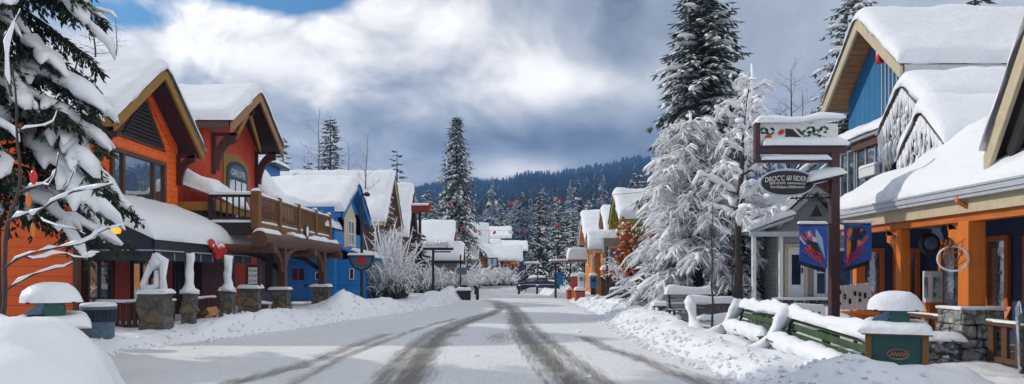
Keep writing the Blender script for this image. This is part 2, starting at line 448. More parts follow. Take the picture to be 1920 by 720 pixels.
# ---------------------------------------------------------------- sky, sun
SUN_AZ, SUN_EL = R(-70), R(30)
SUN = Vector((math.sin(SUN_AZ) * math.cos(SUN_EL), math.cos(SUN_AZ) * math.cos(SUN_EL), math.sin(SUN_EL)))
def make_world():
    w = bpy.data.worlds.new('World'); scene.world = w; w.use_nodes = True
    nt = w.node_tree; N = NT(nt); bg = nt.nodes['Background']
    S = 0.1; bg.inputs['Strength'].default_value = S
    sky = N.n('ShaderNodeTexSky', sky_type='NISHITA', sun_disc=False, sun_elevation=SUN_EL, sun_rotation=SUN_AZ % (2 * math.pi), air_density=1.2, ozone_density=2.5)
    d = N.n('ShaderNodeTexCoord').outputs['Generated']
    sx = N.n('ShaderNodeSeparateXYZ'); N.l(d, sx.inputs[0])
    x, y, z = sx.outputs
    az = N.m('ARCTAN2', x, y); el = N.m('ARCSINE', N.m('MINIMUM', N.m('MAXIMUM', z, -.999), .999))
    # cloud billows: turbulence in direction space, flattened towards the horizon
    comb = N.n('ShaderNodeCombineXYZ')
    zz = N.m('MULTIPLY', z, 1.45); N.l(x, comb.inputs[0]); N.l(y, comb.inputs[1]); N.l(zz, comb.inputs[2])
    def warped(scale, detail, amt, src):
        w_ = N.n('ShaderNodeTexNoise', i_Scale=scale, i_Detail=detail, i_Roughness=.5); N.l(src, w_.inputs['Vector'])
        c_ = N.n('ShaderNodeVectorMath', operation='SUBTRACT'); N.l(w_.outputs[1], c_.inputs[0]); c_.inputs[1].default_value = (.5, .5, .5)
        s_ = N.n('ShaderNodeVectorMath', operation='SCALE'); N.l(c_.outputs[0], s_.inputs[0]); s_.inputs['Scale'].default_value = amt
        p_ = N.n('ShaderNodeVectorMath', operation='ADD'); N.l(src, p_.inputs[0]); N.l(s_.outputs[0], p_.inputs[1]); return p_.outputs[0]
    pv = warped(2.2, 2, .26, comb.outputs[0]); pv = warped(9, 4, .05, pv)
    off = N.n('ShaderNodeVectorMath', operation='ADD'); N.l(pv, off.inputs[0]); off.inputs[1].default_value = (-.022, 0, .05)
    def puff(vec):
        v_ = N.n('ShaderNodeTexVoronoi', feature='F1', normalize=True, i_Scale=6.0, i_Detail=3.0, i_Roughness=.5, i_Lacunarity=2.3)
        N.l(vec, v_.inputs['Vector'])
        return N.m('ADD', N.m('MULTIPLY', N.m('SUBTRACT', .85, v_.outputs['Distance']), .45), N.m('MULTIPLY', N.noise(vec, 4.0, 9, .56), .60))
    n1 = puff(pv); n2 = puff(off.outputs[0])
    nbig = N.noise(pv, 2.0, 3, .5)
    def gauss(px, py, sp, sq, amp):
        a0 = math.atan((px - 960) / F); e0 = math.atan((HY - py) / F * math.cos(a0))
        return gang(a0, e0, sp / F, sq / F, amp)
    def gang(a0, e0, sa, se, amp):
        da = N.m('DIVIDE', N.m('SUBTRACT', az, a0), sa); de = N.m('DIVIDE', N.m('SUBTRACT', el, e0), se)
        r2 = N.m('ADD', N.m('MULTIPLY', da, da), N.m('MULTIPLY', de, de))
        return N.m('MULTIPLY', N.m('EXPONENT', N.m('MULTIPLY', r2, -1.0)), amp)
    def total(lst, fn=None):
        t = None
        for g in lst:
            o = (fn or gauss)(*g); t = o if t is None else N.m('ADD', t, o)
        return t
    lay = total([(330, 95, 190, 70, .50), (500, 70, 130, 60, .34), (690, 20, 150, 60, .50), (880, 40, 130, 75, .42), (560, 150, 60, 35, .18), (960, 100, 50, 40, .22),
                 (1100, 165, 150, 38, .50), (1010, 140, 60, 40, .20), (990, 325, 95, 26, .60), (820, 120, 90, 28, .16), (930, 215, 100, 40, .16), (-200, 150, 500, 300, .30),
                 (480, 195, 110, 32, -.16), (640, 250, 190, 60, -.10), (730, 95, 80, 24, -.16), (1190, 40, 150, 75, -.22), (1150, 110, 90, 18, -.08),
                 (1000, 265, 170, 26, -.18), (1450, 130, 300, 200, .02), (1230, 300, 140, 40, -.12), (640, 320, 280, 55, .16)])
    # cloud glow added out of view (right, behind, overhead) to lift the shaded left facades
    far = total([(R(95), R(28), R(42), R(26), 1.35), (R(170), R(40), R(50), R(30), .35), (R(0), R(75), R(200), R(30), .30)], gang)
    shade = N.m('MULTIPLY', N.m('SUBTRACT', n1, n2), 3.4)
    # puffs are crisp on the left, smooth stratus on the right
    crisp = N.m('SUBTRACT', 1.0, N.m('MULTIPLY', N.m('DIVIDE', N.m('ADD', az, .22), .5, clamp=True), .72))
    low = N.m('DIVIDE', N.m('SUBTRACT', el, .10), .14, clamp=True)
    crisp = N.m('MULTIPLY', crisp, N.m('ADD', .35, N.m('MULTIPLY', low, .65)))
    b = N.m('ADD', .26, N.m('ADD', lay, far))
    b = N.m('ADD', b, N.m('MULTIPLY', shade, crisp))
    b = N.m('ADD', b, N.m('MULTIPLY', N.m('MULTIPLY', N.m('SUBTRACT', n1, .5), 1.0), crisp))
    b = N.m('ADD', b, N.m('MULTIPLY', N.m('SUBTRACT', nbig, .5), .30))
    k = 1 / S
    col = N.ramp(N.m('MULTIPLY', N.m('MAXIMUM', b, 0), .5), [(0.0, (.19, .235, .30)), (.125, (.35, .40, .47)), (.25, (.56, .60, .65)), (.375, (.92, .915, .905)), (.5, (1.22, 1.20, 1.16)), (1.0, (1.95, 1.92, 1.86))])
    sc = N.n('ShaderNodeVectorMath', operation='SCALE'); N.l(col, sc.inputs[0]); sc.inputs['Scale'].default_value = k
    hole = total([(400, -50, 210, 78, 1.35), (560, -30, 120, 45, .95), (170, 10, 110, 60, .45), (300, 40, 60, 25, .35)])
    cover = N.m('SUBTRACT', N.m('ADD', 1.15, N.m('MULTIPLY', N.m('SUBTRACT', n1, .5), 3.6)), N.m('MULTIPLY', hole, 1.35))
    cov = N.ramp(cover, [(.0, (0, 0, 0)), (.5, (1, 1, 1))])
    skc = N.n('ShaderNodeVectorMath', operation='SCALE'); skm = N.n('ShaderNodeVectorMath', operation='MULTIPLY'); N.l(sky.outputs[0], skm.inputs[0]); skm.inputs[1].default_value = (.45, .78, 1.0)
    N.l(skm.outputs[0], skc.inputs[0]); skc.inputs['Scale'].default_value = 1.0
    N.l(N.mix(cov, skc.outputs[0], sc.outputs[0]), bg.inputs['Color'])
    try: w.cycles.sampling_method = 'MANUAL'; w.cycles.sample_map_resolution = 512
    except Exception: pass
make_world()
sl = bpy.data.lights.new('sun', 'SUN'); so = bpy.data.objects.new('sun', sl); C.objects.link(so)
sl.energy = 2.9; sl.angle = R(1.2); sl.color = (1, .93, .83)
so.rotation_euler = (-SUN).to_track_quat('-Z', 'Y').to_euler()

# ---------------------------------------------------------------- ground
XL = [(-30, -6), (7, -4.3), (9, -4.6), (10.5, -5.2), (11.6, -6.2), (13, -7.8), (16, -8.5), (20, -7.2), (24, -6.2), (38, -3.4), (46, -3.0), (55, -3.4), (70, -6.5), (100, -16), (200, -40)]
XR = [(-30, 4.2), (8, 3.9), (11.4, 3.6), (16, 3.1), (22, 3.0), (30, 3.3), (45, 3.2), (52, 3.4), (60, 2.4), (70, .5), (100, -9), (200, -33)]
MOUNDS = [  # x, y, rx, ry, height
    (-6.7, 8.7, 1.7, 1.4, .85), (-5.3, 8.9, 1.0, 1.4, .50), (-7.6, 10.2, 1.3, .8, .55), (-6.1, 10.4, .9, .7, .30), (-10.5, 10.5, 2.5, 2.0, .9),
    (-7.5, 19.9, .8, 1.7, .36), (-7.2, 22.3, .9, 2.2, .36), (-7.6, 25.4, .9, 1.6, .26), (-9.4, 17.0, .9, 1.2, .12), (-6.4, 28.6, .9, 1.5, .62), (-5.5, 32, 1.2, 2.5, .38), (-7.4, 31, 1.5, 2.5, .3),
    (-4.4, 42, 1.0, 3.5, .45), (-3.9, 47.5, .8, 2.0, .6),
    (4.7, 10.6, .75, .55, .30), (5.4, 10.0, .8, .5, .30), (6.1, 10.5, .5, .5, .16), (3.9, 12.5, .7, 1.4, .14), (4.2, 15.5, .5, 1.3, .18), (4.4, 20, .8, 2.0, .16),
    (4.6, 25, .9, 2.4, .26), (4.9, 30, 1.0, 3, .32), (4.8, 36, 1.0, 3, .30), (5.2, 23, .6, .8, .22),
    (2.2, 61, 2, 3, .35), (-.5, 66, 3, 3, .5), (3.2, 56, 1, 2, .3), (4.5, 43, .7, 1.2, .28)]
def ground_z(x, y):
    l, r = interp(XL, y), interp(XR, y)
    l += .22 * nz(y * .55, 3.1) + .1 * nz(y * 1.7, 8.2); r += .25 * nz(y * .6, 7.7) + .12 * nz(y * 1.9, 1.2)
    if x < l: d = l - x
    elif x > r: d = x - r
    else: return -.05
    side = -1 if x < l else 1
    hb = .20 if side < 0 else .17
    z = -.05 + sm(0, .9, d) * (hb + .05)
    z += sm(.2, 1.6, d) * (.09 * nz(x * .8, y * .6) + .055 * nz(x * 2.2, y * 1.9, 3) + .028 * nz(x * 5, y * 5, 6))
    if side > 0: z += sm(.1, .8, d) * (1 - sm(2.4, 4.0, d)) * (.09 * nz(x * 2.6 + y, y * 2.0, 2) + .07 * abs(nz(x * 6, y * 5, 4)))
    else: z += sm(11.5, 14, y) * sm(.1, .7, d) * (1 - sm(2.4, 3.6, d)) * (.06 * nz(x * 4, y * 3, 4) + .055 * abs(nz(x * 7, y * 7, 1)))
    for mx, my, rx, ry, h in MOUNDS:
        q = ((x - mx) / rx) ** 2 + ((y - my) / ry) ** 2
        if q < 5:
            z += h * math.exp(-q * 1.1) * (1 + .22 * nz(x * 1.6, y * 1.6, mx)) * sm(0, .4, d)
    if side > 0:   # the walk along the right-hand shop front is trodden and a little lower
        z -= .20 * sm(6.1, 7.0, x) * sm(22, 15, y)
        z += .45 * sm(6.5, 9.0, x) * sm(19.5, 23, y) * (1 - sm(40, 50, y))
    return z
def axis(segs):
    a = []
    for lo, hi, st in segs:
        n = max(1, int(round((hi - lo) / st))); a += [lo + (hi - lo) * i / n for i in range(n)]
    return a + [segs[-1][1]]
def grid_mesh(name, xs, ys, fz, mat, kind='structure', attr=None, keep=None):
    nx, ny = len(xs), len(ys)
    vs = []; at = []
    for y in ys:
        for x in xs:
            vs.append((x, y, fz(x, y)))
            if attr: at.append(attr(x, y))
    fs = [(j*nx+i, j*nx+i+1, (j+1)*nx+i+1, (j+1)*nx+i) for j in range(ny-1) for i in range(nx-1)]
    me = bpy.data.meshes.new(name); me.from_pydata(vs, [], fs)
    me.polygons.foreach_set('use_smooth', [True] * len(fs))
    if attr:
        la = me.attributes.new('wear', 'FLOAT', 'POINT'); la.data.foreach_set('value', at)
    me.update()
    o = link_mesh(name, me, mat); o['kind'] = kind; return o
gx = axis([(-1000, -300, 100), (-300, -60, 24), (-60, -17, 3), (-17, -12.5, .5), (-12.5, 9.5, .125), (9.5, 16, .5), (16, 60, 4), (60, 300, 24), (300, 1000, 100)])
gy = axis([(-60, 0, 6), (0, 7, 1), (7, 31, .125), (31, 50, .3), (50, 72, .8), (72, 150, 5), (150, 1400, 50)])
grid_mesh('snowy_ground', gx, gy, ground_z, m_snow('ground_snow', fine=1.2, lumps=1.3))
# broken crust and clods thrown up by the plough along both edges of the road
def clods():
    mb = MB(); rr = random.Random(77)
    for k in range(2600):
        y = 8 + 48 * rr.random() ** 1.7; s_ = rr.random() < .45
        x = interp(XL, y) + .15 - abs(rr.gauss(0, .55)) if s_ else interp(XR, y) - .15 + abs(rr.gauss(0, .7))
        if s_ and y < 12.5: continue
        if rr.random() < .03: x = rr.uniform(interp(XL, y), interp(XR, y))
        r = rr.uniform(.012, .055) * (1.5 if rr.random() < .1 else 1); z = max(ground_z(x, y), -.0)
        if rr.random() < .5 and r > .05: r *= .6
        mb.blob(V(x, y, z + r * .25), r * rr.uniform(.8, 1.4), r * rr.uniform(.8, 1.3), r * rr.uniform(.6, .9), 6, 4, .9, k)
    tag(mb.build('snow_clods', M['snow'], smooth=True, angle=50), 'loose lumps of ploughed snow scattered along the road edges', 'snow lumps', kind='stuff')
clods()
# the road: packed snow with wheel tracks worn down to wet grit
TRACKS = [  # polyline (x,y), half width, strength
    ([(.75, 7), (1.0, 11.4), (.72, 15), (.38, 20), (.18, 26), (.1, 32), (-.2, 38), (-1.2, 47), (-4, 60)], .30, 1.0),
    ([(1.3, 7), (1.48, 11.4), (1.2, 15), (.84, 20), (.55, 26), (.42, 32), (.1, 38), (-.9, 47)], .20, .7),
    ([(.4, 9), (.55, 11.4), (.30, 15), (.05, 20), (-.1, 26), (-.15, 32)], .05, .6),
    ([(-1.55, 7), (-1.62, 11.4), (-1.88, 16), (-1.98, 21), (-1.62, 26), (-.95, 31), (-.5, 36), (-.9, 43), (-3, 52)], .30, 1.0),
    ([(-1.95, 9), (-2.05, 11.4), (-2.3, 16), (-2.35, 21), (-1.95, 26), (-1.2, 31)], .2, .75),
    ([(-3.4, 9), (-3.4, 11.4), (-3.45, 15), (-3.2, 19), (-2.9, 23), (-2.1, 28)], .16, .6),
    ([(-5.0, 9.6), (-4.35, 11.4), (-3.9, 14), (-3.75, 17), (-3.5, 21)], .24, .66),
    ([(2.55, 7), (2.95, 11.4), (2.55, 15), (2.15, 17), (1.9, 20)], .22, .72), ([(3.2, 9), (3.3, 11.4), (2.9, 14.2)], .08, .5)]
def seg_d(x, y, pts):
    best = 9
    for (x0, y0), (x1, y1) in zip(pts, pts[1:]):
        if y < y0 - .6 or y > y1 + .6: continue
        t = min(1, max(0, (y - y0) / (y1 - y0))); best = min(best, abs(x - lerp(x0, x1, t)) + max(0, y - pts[-1][1]) + max(0, pts[0][1] - y))
    return best
def wear(x, y):
    w = 0
    for pts, hw, st in TRACKS:
        d = seg_d(x, y, pts)
        if d < hw * 4:
            fade = 1 - sm(34, 52, y) * .6
            w = max(w, st * math.exp(-(d / hw) ** 2) * fade)
    w = max(w, .5 * math.exp(-((x + .35) / .35) ** 2 - ((y - 20) / 1.6) ** 2))
    w += .10 * math.exp(-((x + .4) / 3.2) ** 2) * (1 - sm(40, 60, y))
    # slush patches in the left track
    w = max(w, .98 * math.exp(-((x + 1.95) / .42) ** 2 - ((y - 17.3) / 1.9) ** 2), .8 * math.exp(-((x + 1.6) / .42) ** 2 - ((y - 12.4) / .8) ** 2), .9 * math.exp(-((x + 1.75) / .35) ** 2 - ((y - 20.6) / .7) ** 2))
    return w
def road_z(x, y):
    return .004 + .012 * nz(x * 1.2, y * .5) + .008 * nz(x * 5, y * 2.2, 4) - .030 * min(1, wear(x, y))
def m_road():
    m, nt, b = nodes_of('packed_snow_road'); N = NT(nt); p = geopos(N)
    at = N.n('ShaderNodeAttribute', attribute_name='wear').outputs['Fac']
    st = N.mapping(p, (5.5, .40, 1)); n1 = N.noise(st, 2.4, 6, .65, .3); n2 = N.noise(p, 14, 5, .7); n3 = N.noise(p, 70, 3, .7); n4 = N.noise(p, .6, 3, .5)
    patch = N.noise(N.mapping(p, (1.2, .45, 1)), 1.1, 4, .6)
    at2 = N.m('MULTIPLY', at, N.m('ADD', .45, N.m('MULTIPLY', patch, .95)))
    f = N.m('ADD', N.m('ADD', at2, .045), N.m('ADD', N.m('MULTIPLY', N.m('SUBTRACT', n1, .5), 1.15), N.m('ADD', N.m('MULTIPLY', N.m('SUBTRACT', n2, .5), .75), N.m('MULTIPLY', N.m('SUBTRACT', n3, .5), .5))))
    grit = N.ramp(f, [(.24, (0, 0, 0)), (.55, (.50, .50, .50)), (.98, (1, 1, 1))])
    snow = N.mix(n4, (.68, .705, .74), (.81, .835, .87))
    snow = N.mix(N.ramp(n3, [(.35, (0, 0, 0)), (.5, (1, 1, 1))]), N.mix(.6, snow, (.36, .36, .37)), snow)
    dirt = N.mix(n3, (.050, .042, .034), (.20, .165, .125))
    N.l(N.mix(grit, snow, dirt), b.inputs['Base Color'])
    nb = N.bump(n1, .5, .04); nb = N.bump(n2, .6, .03, nb); nb = N.bump(n3, .6, .012, nb)
    N.l(nb, b.inputs['Normal'])
    N.l(N.m('SUBTRACT', .62, N.m('MULTIPLY', grit, .2)), b.inputs['Roughness'])
    return m
grid_mesh('road', axis([(-34, -12, 1.5), (-12, -6, .2), (-6, 4.6, .07), (4.6, 5.4, .2)]), axis([(-20, 7, 1.5), (7, 26, .11), (26, 60, .3), (60, 130, 2)]), road_z, m_road(), attr=wear)

# ---------------------------------------------------------------- hills and far forest
RID = [(-900, 40), (-330, 58), (-250, 90), (-165, 140), (-90, 158), (-20, 150), (40, 162), (110, 176), (200, 192), (330, 200), (520, 196), (900, 150)]
def hill_z(x, y):
    t = (y - 190) / (1300 - 190)
    if t <= 0: return -2
    xx = x * 1300 / max(y, 500)
    r = interp(RID, xx) + 9 * nz(xx * .012, 1.5) + 4 * nz(xx * .05, 2.5)
    if t > 1: return r - (t - 1) * 260
    return -2 + (r + 2) * (t ** 1.12) + 10 * nz(x * .008, y * .006) * t * (1 - t) * 4
grid_mesh('hills', axis([(-950, 950, 19)]), axis([(180, 1400, 20)]), hill_z, m_plain('hill_snow_ground', (.05, .065, .08), .9, .5, .05))
def fir_template(seed, tiers, spikes):
    rnd = random.Random(seed); vs = []; fs = []
    for t in range(tiers):
        z1 = .06 + .94 * (t + 1.35) / tiers * .96 if t < tiers - 1 else 1.0
        z0 = .05 + .95 * t / tiers; rr = (1 - t / tiers) ** .85 * .2 + .015
        top = len(vs); vs.append((0, 0, min(1, z1)))
        a0 = rnd.random() * 6
        for k in range(spikes * 2):
            a = a0 + math.pi * k / spikes; q = rr * (rnd.uniform(.85, 1.2) if k % 2 == 0 else .55)
            vs.append((q * math.cos(a), q * math.sin(a), z0 + (0 if k % 2 == 0 else .04) - rnd.random() * .02))
        for k in range(spikes * 2): fs.append((top, top + 1 + k, top + 1 + (k + 1) % (spikes * 2)))
    return np.array(vs), np.array(fs)
def frond_template(seed, nb=66):
    rnd = random.Random(seed); vs = []; fs = []
    def tri(*p): n = len(vs); vs.extend(p); fs.append((n, n + 1, n + 2))
    for i in range(nb):
        q = (i + rnd.random()) / nb; a = rnd.random() * 6.283; r = .19 * (1 - q) ** .8 * rnd.uniform(.65, 1.15) + .012; z = .05 + .94 * q
        ca, sa = math.cos(a), math.sin(a); dr = r * rnd.uniform(.2, .6)
        def pt(u, w, dz=0): return (ca * r * u - sa * w * r, sa * r * u + ca * w * r, z - dr * u * u + dz)
        for (u0, u1, ww, off) in ((0, .75, .30, 0), (.35, 1.0, .20, 0), (.2, .75, .20, .35), (.2, .75, .20, -.35)):
            o = off * .9
            tri(pt(u0, o * .4, .012), pt((u0 + u1) / 2, o + ww, -.012), pt(u1, o * 1.5, -.006)); tri(pt(u0, o * .4, .012), pt(u1, o * 1.5, -.006), pt((u0 + u1) / 2, o - ww, -.012))
    tri((.012, 0, 0), (-.006, .01, 0), (0, 0, 1)); tri((-.006, -.01, 0), (.012, 0, 0), (0, 0, 1))
    return np.array(vs), np.array(fs)
def scatter_firs(name, spots, templates, mat, seed):
    rs = np.random.RandomState(seed); VV = []; FF = []; n = 0
    for (x, y, z, h, wd) in spots:
        v, f = templates[rs.randint(len(templates))]
        a = rs.rand() * 6.28; ca, sa = math.cos(a), math.sin(a)
        w = np.empty_like(v); w[:, 0] = (v[:, 0] * ca - v[:, 1] * sa) * h * wd + x; w[:, 1] = (v[:, 0] * sa + v[:, 1] * ca) * h * wd + y; w[:, 2] = v[:, 2] * h + z - .2
        VV.append(w); FF.append(f + n); n += len(v)
    VV = np.concatenate(VV); FF = np.concatenate(FF)
    me = bpy.data.meshes.new(name); me.vertices.add(len(VV)); me.vertices.foreach_set('co', VV.ravel())
    me.loops.add(len(FF) * 3); me.loops.foreach_set('vertex_index', FF.ravel()); me.polygons.add(len(FF))
    me.polygons.foreach_set('loop_start', np.arange(0, len(FF) * 3, 3)); me.polygons.foreach_set('loop_total', np.full(len(FF), 3)); me.update(); me.validate()
    return tag(link_mesh(name, me, mat), kind='stuff')
def m_farfir(name, snow, dk=(.006, .014, .016), lt=(.028, .048, .048), sc=(.60, .66, .75)):
    m, nt, b = nodes_of(name); N = NT(nt); g = N.n('ShaderNodeNewGeometry'); p = g.outputs['Position']
    n = N.noise(p, .9, 4, .75); big = N.noise(p, .02, 3, .5); mid = N.noise(p, .12, 2, .5)
    rp = N.noise(N.mapping(p, (1, 1, .02)), .22, 1, .5)
    c = N.mix(n, dk, lt)
    k = N.m('ADD', N.m('ADD', n, N.m('MULTIPLY', N.m('SUBTRACT', big, .5), .5)), N.m('ADD', N.m('MULTIPLY', N.m('SUBTRACT', rp, .5), .25), N.m('MULTIPLY', N.m('SUBTRACT', mid, .5), .3)))
    N.l(N.mix(N.ramp(k, [(.66 - snow, (0, 0, 0)), (.86 - snow, (1, 1, 1))]), c, sc), b.inputs['Base Color'])
    b.inputs['Roughness'].default_value = .9; b.inputs['Specular IOR Level'].default_value = .1
    return m
rnd = random.Random(5)
T_far = [fir_template(s, 5, 5) for s in range(4)]; T_near = [frond_template(s + 20) for s in range(6)]
spots = []
while len(spots) < 12000:
    u = rnd.random(); y = 330 + 960 * u ** .8
    x = rnd.uniform(-.62, .62) * y
    if not (-.17 < x / y < .24) and rnd.random() < .8: continue
    h = rnd.uniform(8, 16) * (1 + .25 * nz(x * .02, y * .02)); spots.append((x, y, hill_z(x, y), h, rnd.uniform(.8, 1.15)))
tag(scatter_firs('hillside_forest', spots, T_far, m_farfir('hill_firs', .06), 1), 'dark blue fir forest covering the far hillside under the cloud', 'forest')
spots = []
while len(spots) < 1400:
    y = rnd.uniform(140, 380); x = rnd.uniform(-.62, .62) * y
    if not (-.17 < x / y < .24) and rnd.random() < .6: continue
    spots.append((x, y, max(-.1, hill_z(x, y)), rnd.uniform(7, 21), rnd.uniform(.9, 1.45)))
tag(scatter_firs('frosted_forest', spots, T_near, m_farfir('frosted_firs', .22, (.03, .045, .05), (.10, .13, .135), (.50, .57, .66)), 2), 'frost whitened forest at the foot of the hill behind the street end', 'forest')
# ---------------------------------------------------------------- air
def make_haze():
    m = bpy.data.materials.new('haze'); m.use_nodes = True; nt = m.node_tree
    nt.nodes.remove(nt.nodes['Principled BSDF'])
    v = nt.nodes.new('ShaderNodeVolumePrincipled'); v.inputs['Color'].default_value = (.17, .40, .92, 1); v.inputs['Density'].default_value = HAZE; v.inputs['Anisotropy'].default_value = .2
    nt.links.new(v.outputs[0], nt.nodes['Material Output'].inputs['Volume'])
    o = MB().box(-1010, 1010, -70, 1420, -300, 226).build('haze', m); o['kind'] = 'stuff'
    tag(o, 'thin blue winter air filling the valley', 'haze')
HAZE = .00042
if HAZE: make_haze()
# ---------------------------------------------------------------- building kit
X, Y_, Z = V(1, 0, 0), V(0, 1, 0), V(0, 0, 1)
def rect(mb, o, u, n, a0, a1, z0, z1, d0, d1):
    """box on a wall plane: o + u*a + z, out along n from d0 to d1"""
    o, u, n = Vector(o), Vector(u), Vector(n)
    mb.obox(o + u * a0 + Z * z0 + n * d0, u * (a1 - a0), n * (d1 - d0), Z * (z1 - z0))
def window(par, o, u, n, a0, a1, z0, z1, frame, glass, mull=(), trans=(), fw=.1, proud=.07, sill_snow=0, name='window', label=None, bars=.05):
    mb = MB()
    rect(mb, o, u, n, a0, a0 + fw, z0, z1, 0, proud); rect(mb, o, u, n, a1 - fw, a1, z0, z1, 0, proud)
    rect(mb, o, u, n, a0 + fw, a1 - fw, z1 - fw, z1, 0, proud - .004); rect(mb, o, u, n, a0 + fw - .0, a1 - fw, z0, z0 + fw, 0, proud + .03)
    for q in mull:
        c = lerp(a0, a1, q); rect(mb, o, u, n, c - bars, c + bars, z0 + fw, z1 - fw, 0, proud - .012)
    for q in trans:
        c = lerp(z0, z1, q); rect(mb, o, u, n, a0 + fw, a1 - fw, c - bars * .6, c + bars * .6, 0, proud - .02)
    w = mb.build(name, frame, par, bevel=.006)
    if label: w['label'] = label
    g = MB(); rect(g, o, u, n, a0 + fw, a1 - fw, z0 + fw, z1 - fw, .005, .018); g.build('pane', glass, w)
    if sill_snow:
        s = MB(); oo, uu, nn = Vector(o), Vector(u), Vector(n)
        s.blanket(plane_pos(oo + uu * a0 + Z * (z0 + fw) + nn * proud * .2, uu, nn), a1 - a0, proud + .1, sill_snow, step=.2)
        s.build('sill_snow', M['snow'], w, smooth=True, angle=180)
    return w
def door(par, o, u, n, a0, a1, z0, z1, leaf, frame, glass=None, panes=None, label=None, handle=True):
    mb = MB(); rect(mb, o, u, n, a0 - .09, a0, z0, z1 + .09, 0, .06); rect(mb, o, u, n, a1, a1 + .09, z0, z1 + .09, 0, .06); rect(mb, o, u, n, a0, a1, z1, z1 + .09, 0, .056)
    rect(mb, o, u, n, a0, a1, z0, z1, 0, .02)
    d = mb.build('door', [frame], par, bevel=.005)
    l = MB(); rect(l, o, u, n, a0 + .02, a1 - .02, z0 + .02, z1 - .02, .02, .045)
    l.build('door_leaf', leaf, d, bevel=.004)
    if glass:
        g = MB()
        for (f0, f1, g0, g1) in (panes or [(.2, .8, .45, .9)]):
            rect(g, o, u, n, lerp(a0, a1, f0), lerp(a0, a1, f1), lerp(z0, z1, g0), lerp(z0, z1, g1), .045, .052)
        g.build('pane', glass, d)
    if handle:
        h = MB(); rect(h, o, u, n, a1 - .13, a1 - .09, z0 + .95, z0 + 1.13, .045, .10); h.build('handle', M['black'], d)
    if label: d['label'] = label
    return d
def gable_roof(par, ax, a_f, a_b, bc, half, ze, za, t_roof, snow_t, soffit, barge, fascia, barge_h=.28, barge_w=.09, over_snow=.10, ze2=None, snow_seed=0, snow_mat=None, inner=None):
    """gable roof; ridge along axis ax ('x' or 'y'), front barge at a_f, back at a_b; eaves at bc-half (ze) and bc+half (ze2)"""
    ze2 = ze if ze2 is None else ze2
    T = (lambda a, b, z: V(a, b, z)) if ax == 'x' else (lambda a, b, z: V(b, a, z))
    s = 1 if a_f > a_b else -1
    L = abs(a_f - a_b)
    roof = None
    mb = MB()
    for sg, zz in ((-1, ze), (1, ze2)):
        b0, b1 = bc + sg * half, bc
        poly = [T(a_f - s * .05, b0, zz), T(a_f - s * .05, b1, za), T(a_f - s * .05, b1, za + t_roof), T(a_f - s * .05, b0, zz + t_roof)]
        mb.prism(poly, T(a_b, 0, 0) - T(a_f - s * .05, 0, 0))
    roof = mb.build('roof', soffit, par)
    for sg, zz in ((-1, ze), (1, ze2)):
        m2 = MB(); b0 = bc + sg * half
        sl = (za - zz) / half; dz = barge_h * math.sqrt(1 + sl * sl) * .85
        poly = [T(a_f + s * .0, b0 + sg * .04, zz - sl * .04 + t_roof + .02), T(a_f, bc, za + t_roof + .02), T(a_f, bc, za + t_roof + .02 - dz), T(a_f, b0 + sg * .04, zz - sl * .04 + t_roof + .02 - dz)]
        m2.prism(poly, T(s * barge_w, 0, 0)); m2.build('barge_board', barge, par, bevel=.01)
        m3 = MB()
        p0, p1 = T(a_f - s * .05, b0, zz), T(a_b, b0, zz)
        o = T(a_f - s * .045, b0 + sg * .002, zz - .07)
        m3.obox(o, T(a_b, 0, 0) - T(a_f - s * .045, 0, 0), T(0, sg * .05, 0), Z * (t_roof + .10)); m3.build('eave_fascia', fascia, par)
    # snow blanket over both slopes with a soft ridge
    sb = MB(); soft = .35
    l1, l2 = math.hypot(half, za - ze), math.hypot(half, za - ze2); Lu = l1 + l2 + 2 * over_snow
    def pos(u, v):
        q = u - over_snow - l1
        if q < 0: b = q / l1 * half; sl = (za - ze) / half
        else: b = q / l2 * half; sl = (za - ze2) / half
        zz = za + t_roof - sl * (math.sqrt(b * b + soft * soft) - soft) - .0
        zz = min(zz, za + t_roof - sl * abs(b) + .14)
        return T(a_f + s * (over_snow + .06) - s * v, bc + b, zz)
    sb.blanket(pos, Lu, L + over_snow, snow_t, r=snow_t * .7, wob=.10, step=.24, seed=snow_seed, amp=.13)
    sb.build('roof_snow', snow_mat or M['snow'], roof, smooth=True, angle=180)
    return roof
def gable_body(par, ax, a0, a1, bc, half, z0, ze, za, mat, name='wall', label=None):
    T = (lambda a, b, z: V(a, b, z)) if ax == 'x' else (lambda a, b, z: V(b, a, z))
    poly = [T(a0, bc - half, z0), T(a0, bc + half, z0), T(a0, bc + half, ze), T(a0, bc, za), T(a0, bc - half, ze)]
    w = MB().prism(poly, T(a1, 0, 0) - T(a0, 0, 0)).build(name, mat, par)
    if label: w['label'] = label
    return w
def bracket(par, top, out, h, d, mat, w=.14):
    """curved knee brace: from wall point below `top` out to the eave"""
    top, out = Vector(top), Vector(out).normalized(); mb = MB()
    side = out.cross(Z).normalized()
    def pc(p): return p - side * w / 2
    n = 7; outer = []; inner = []
    for i in range(n + 1):
        t = i / n * math.pi / 2
        outer.append(top - Z * h + out * 0 + out * (d * (1 - math.cos(t))) + Z * (h * math.sin(t)))
        inner.append(top - Z * h + out * (d * .28 + d * .72 * (1 - math.cos(t))) + Z * (h * .80 * math.sin(t) - .10))
    for i in range(n):
        mb.prism([pc(outer[i]), pc(outer[i + 1]), pc(inner[i + 1]), pc(inner[i])], side * w)
    mb.bar(top - Z * h * 1.15 + out * .05, top + out * .05, w, .1); mb.bar(top - Z * .06, top + out * d * 1.05 - Z * .06, w, .12)
    return mb.build('bracket', mat, par)

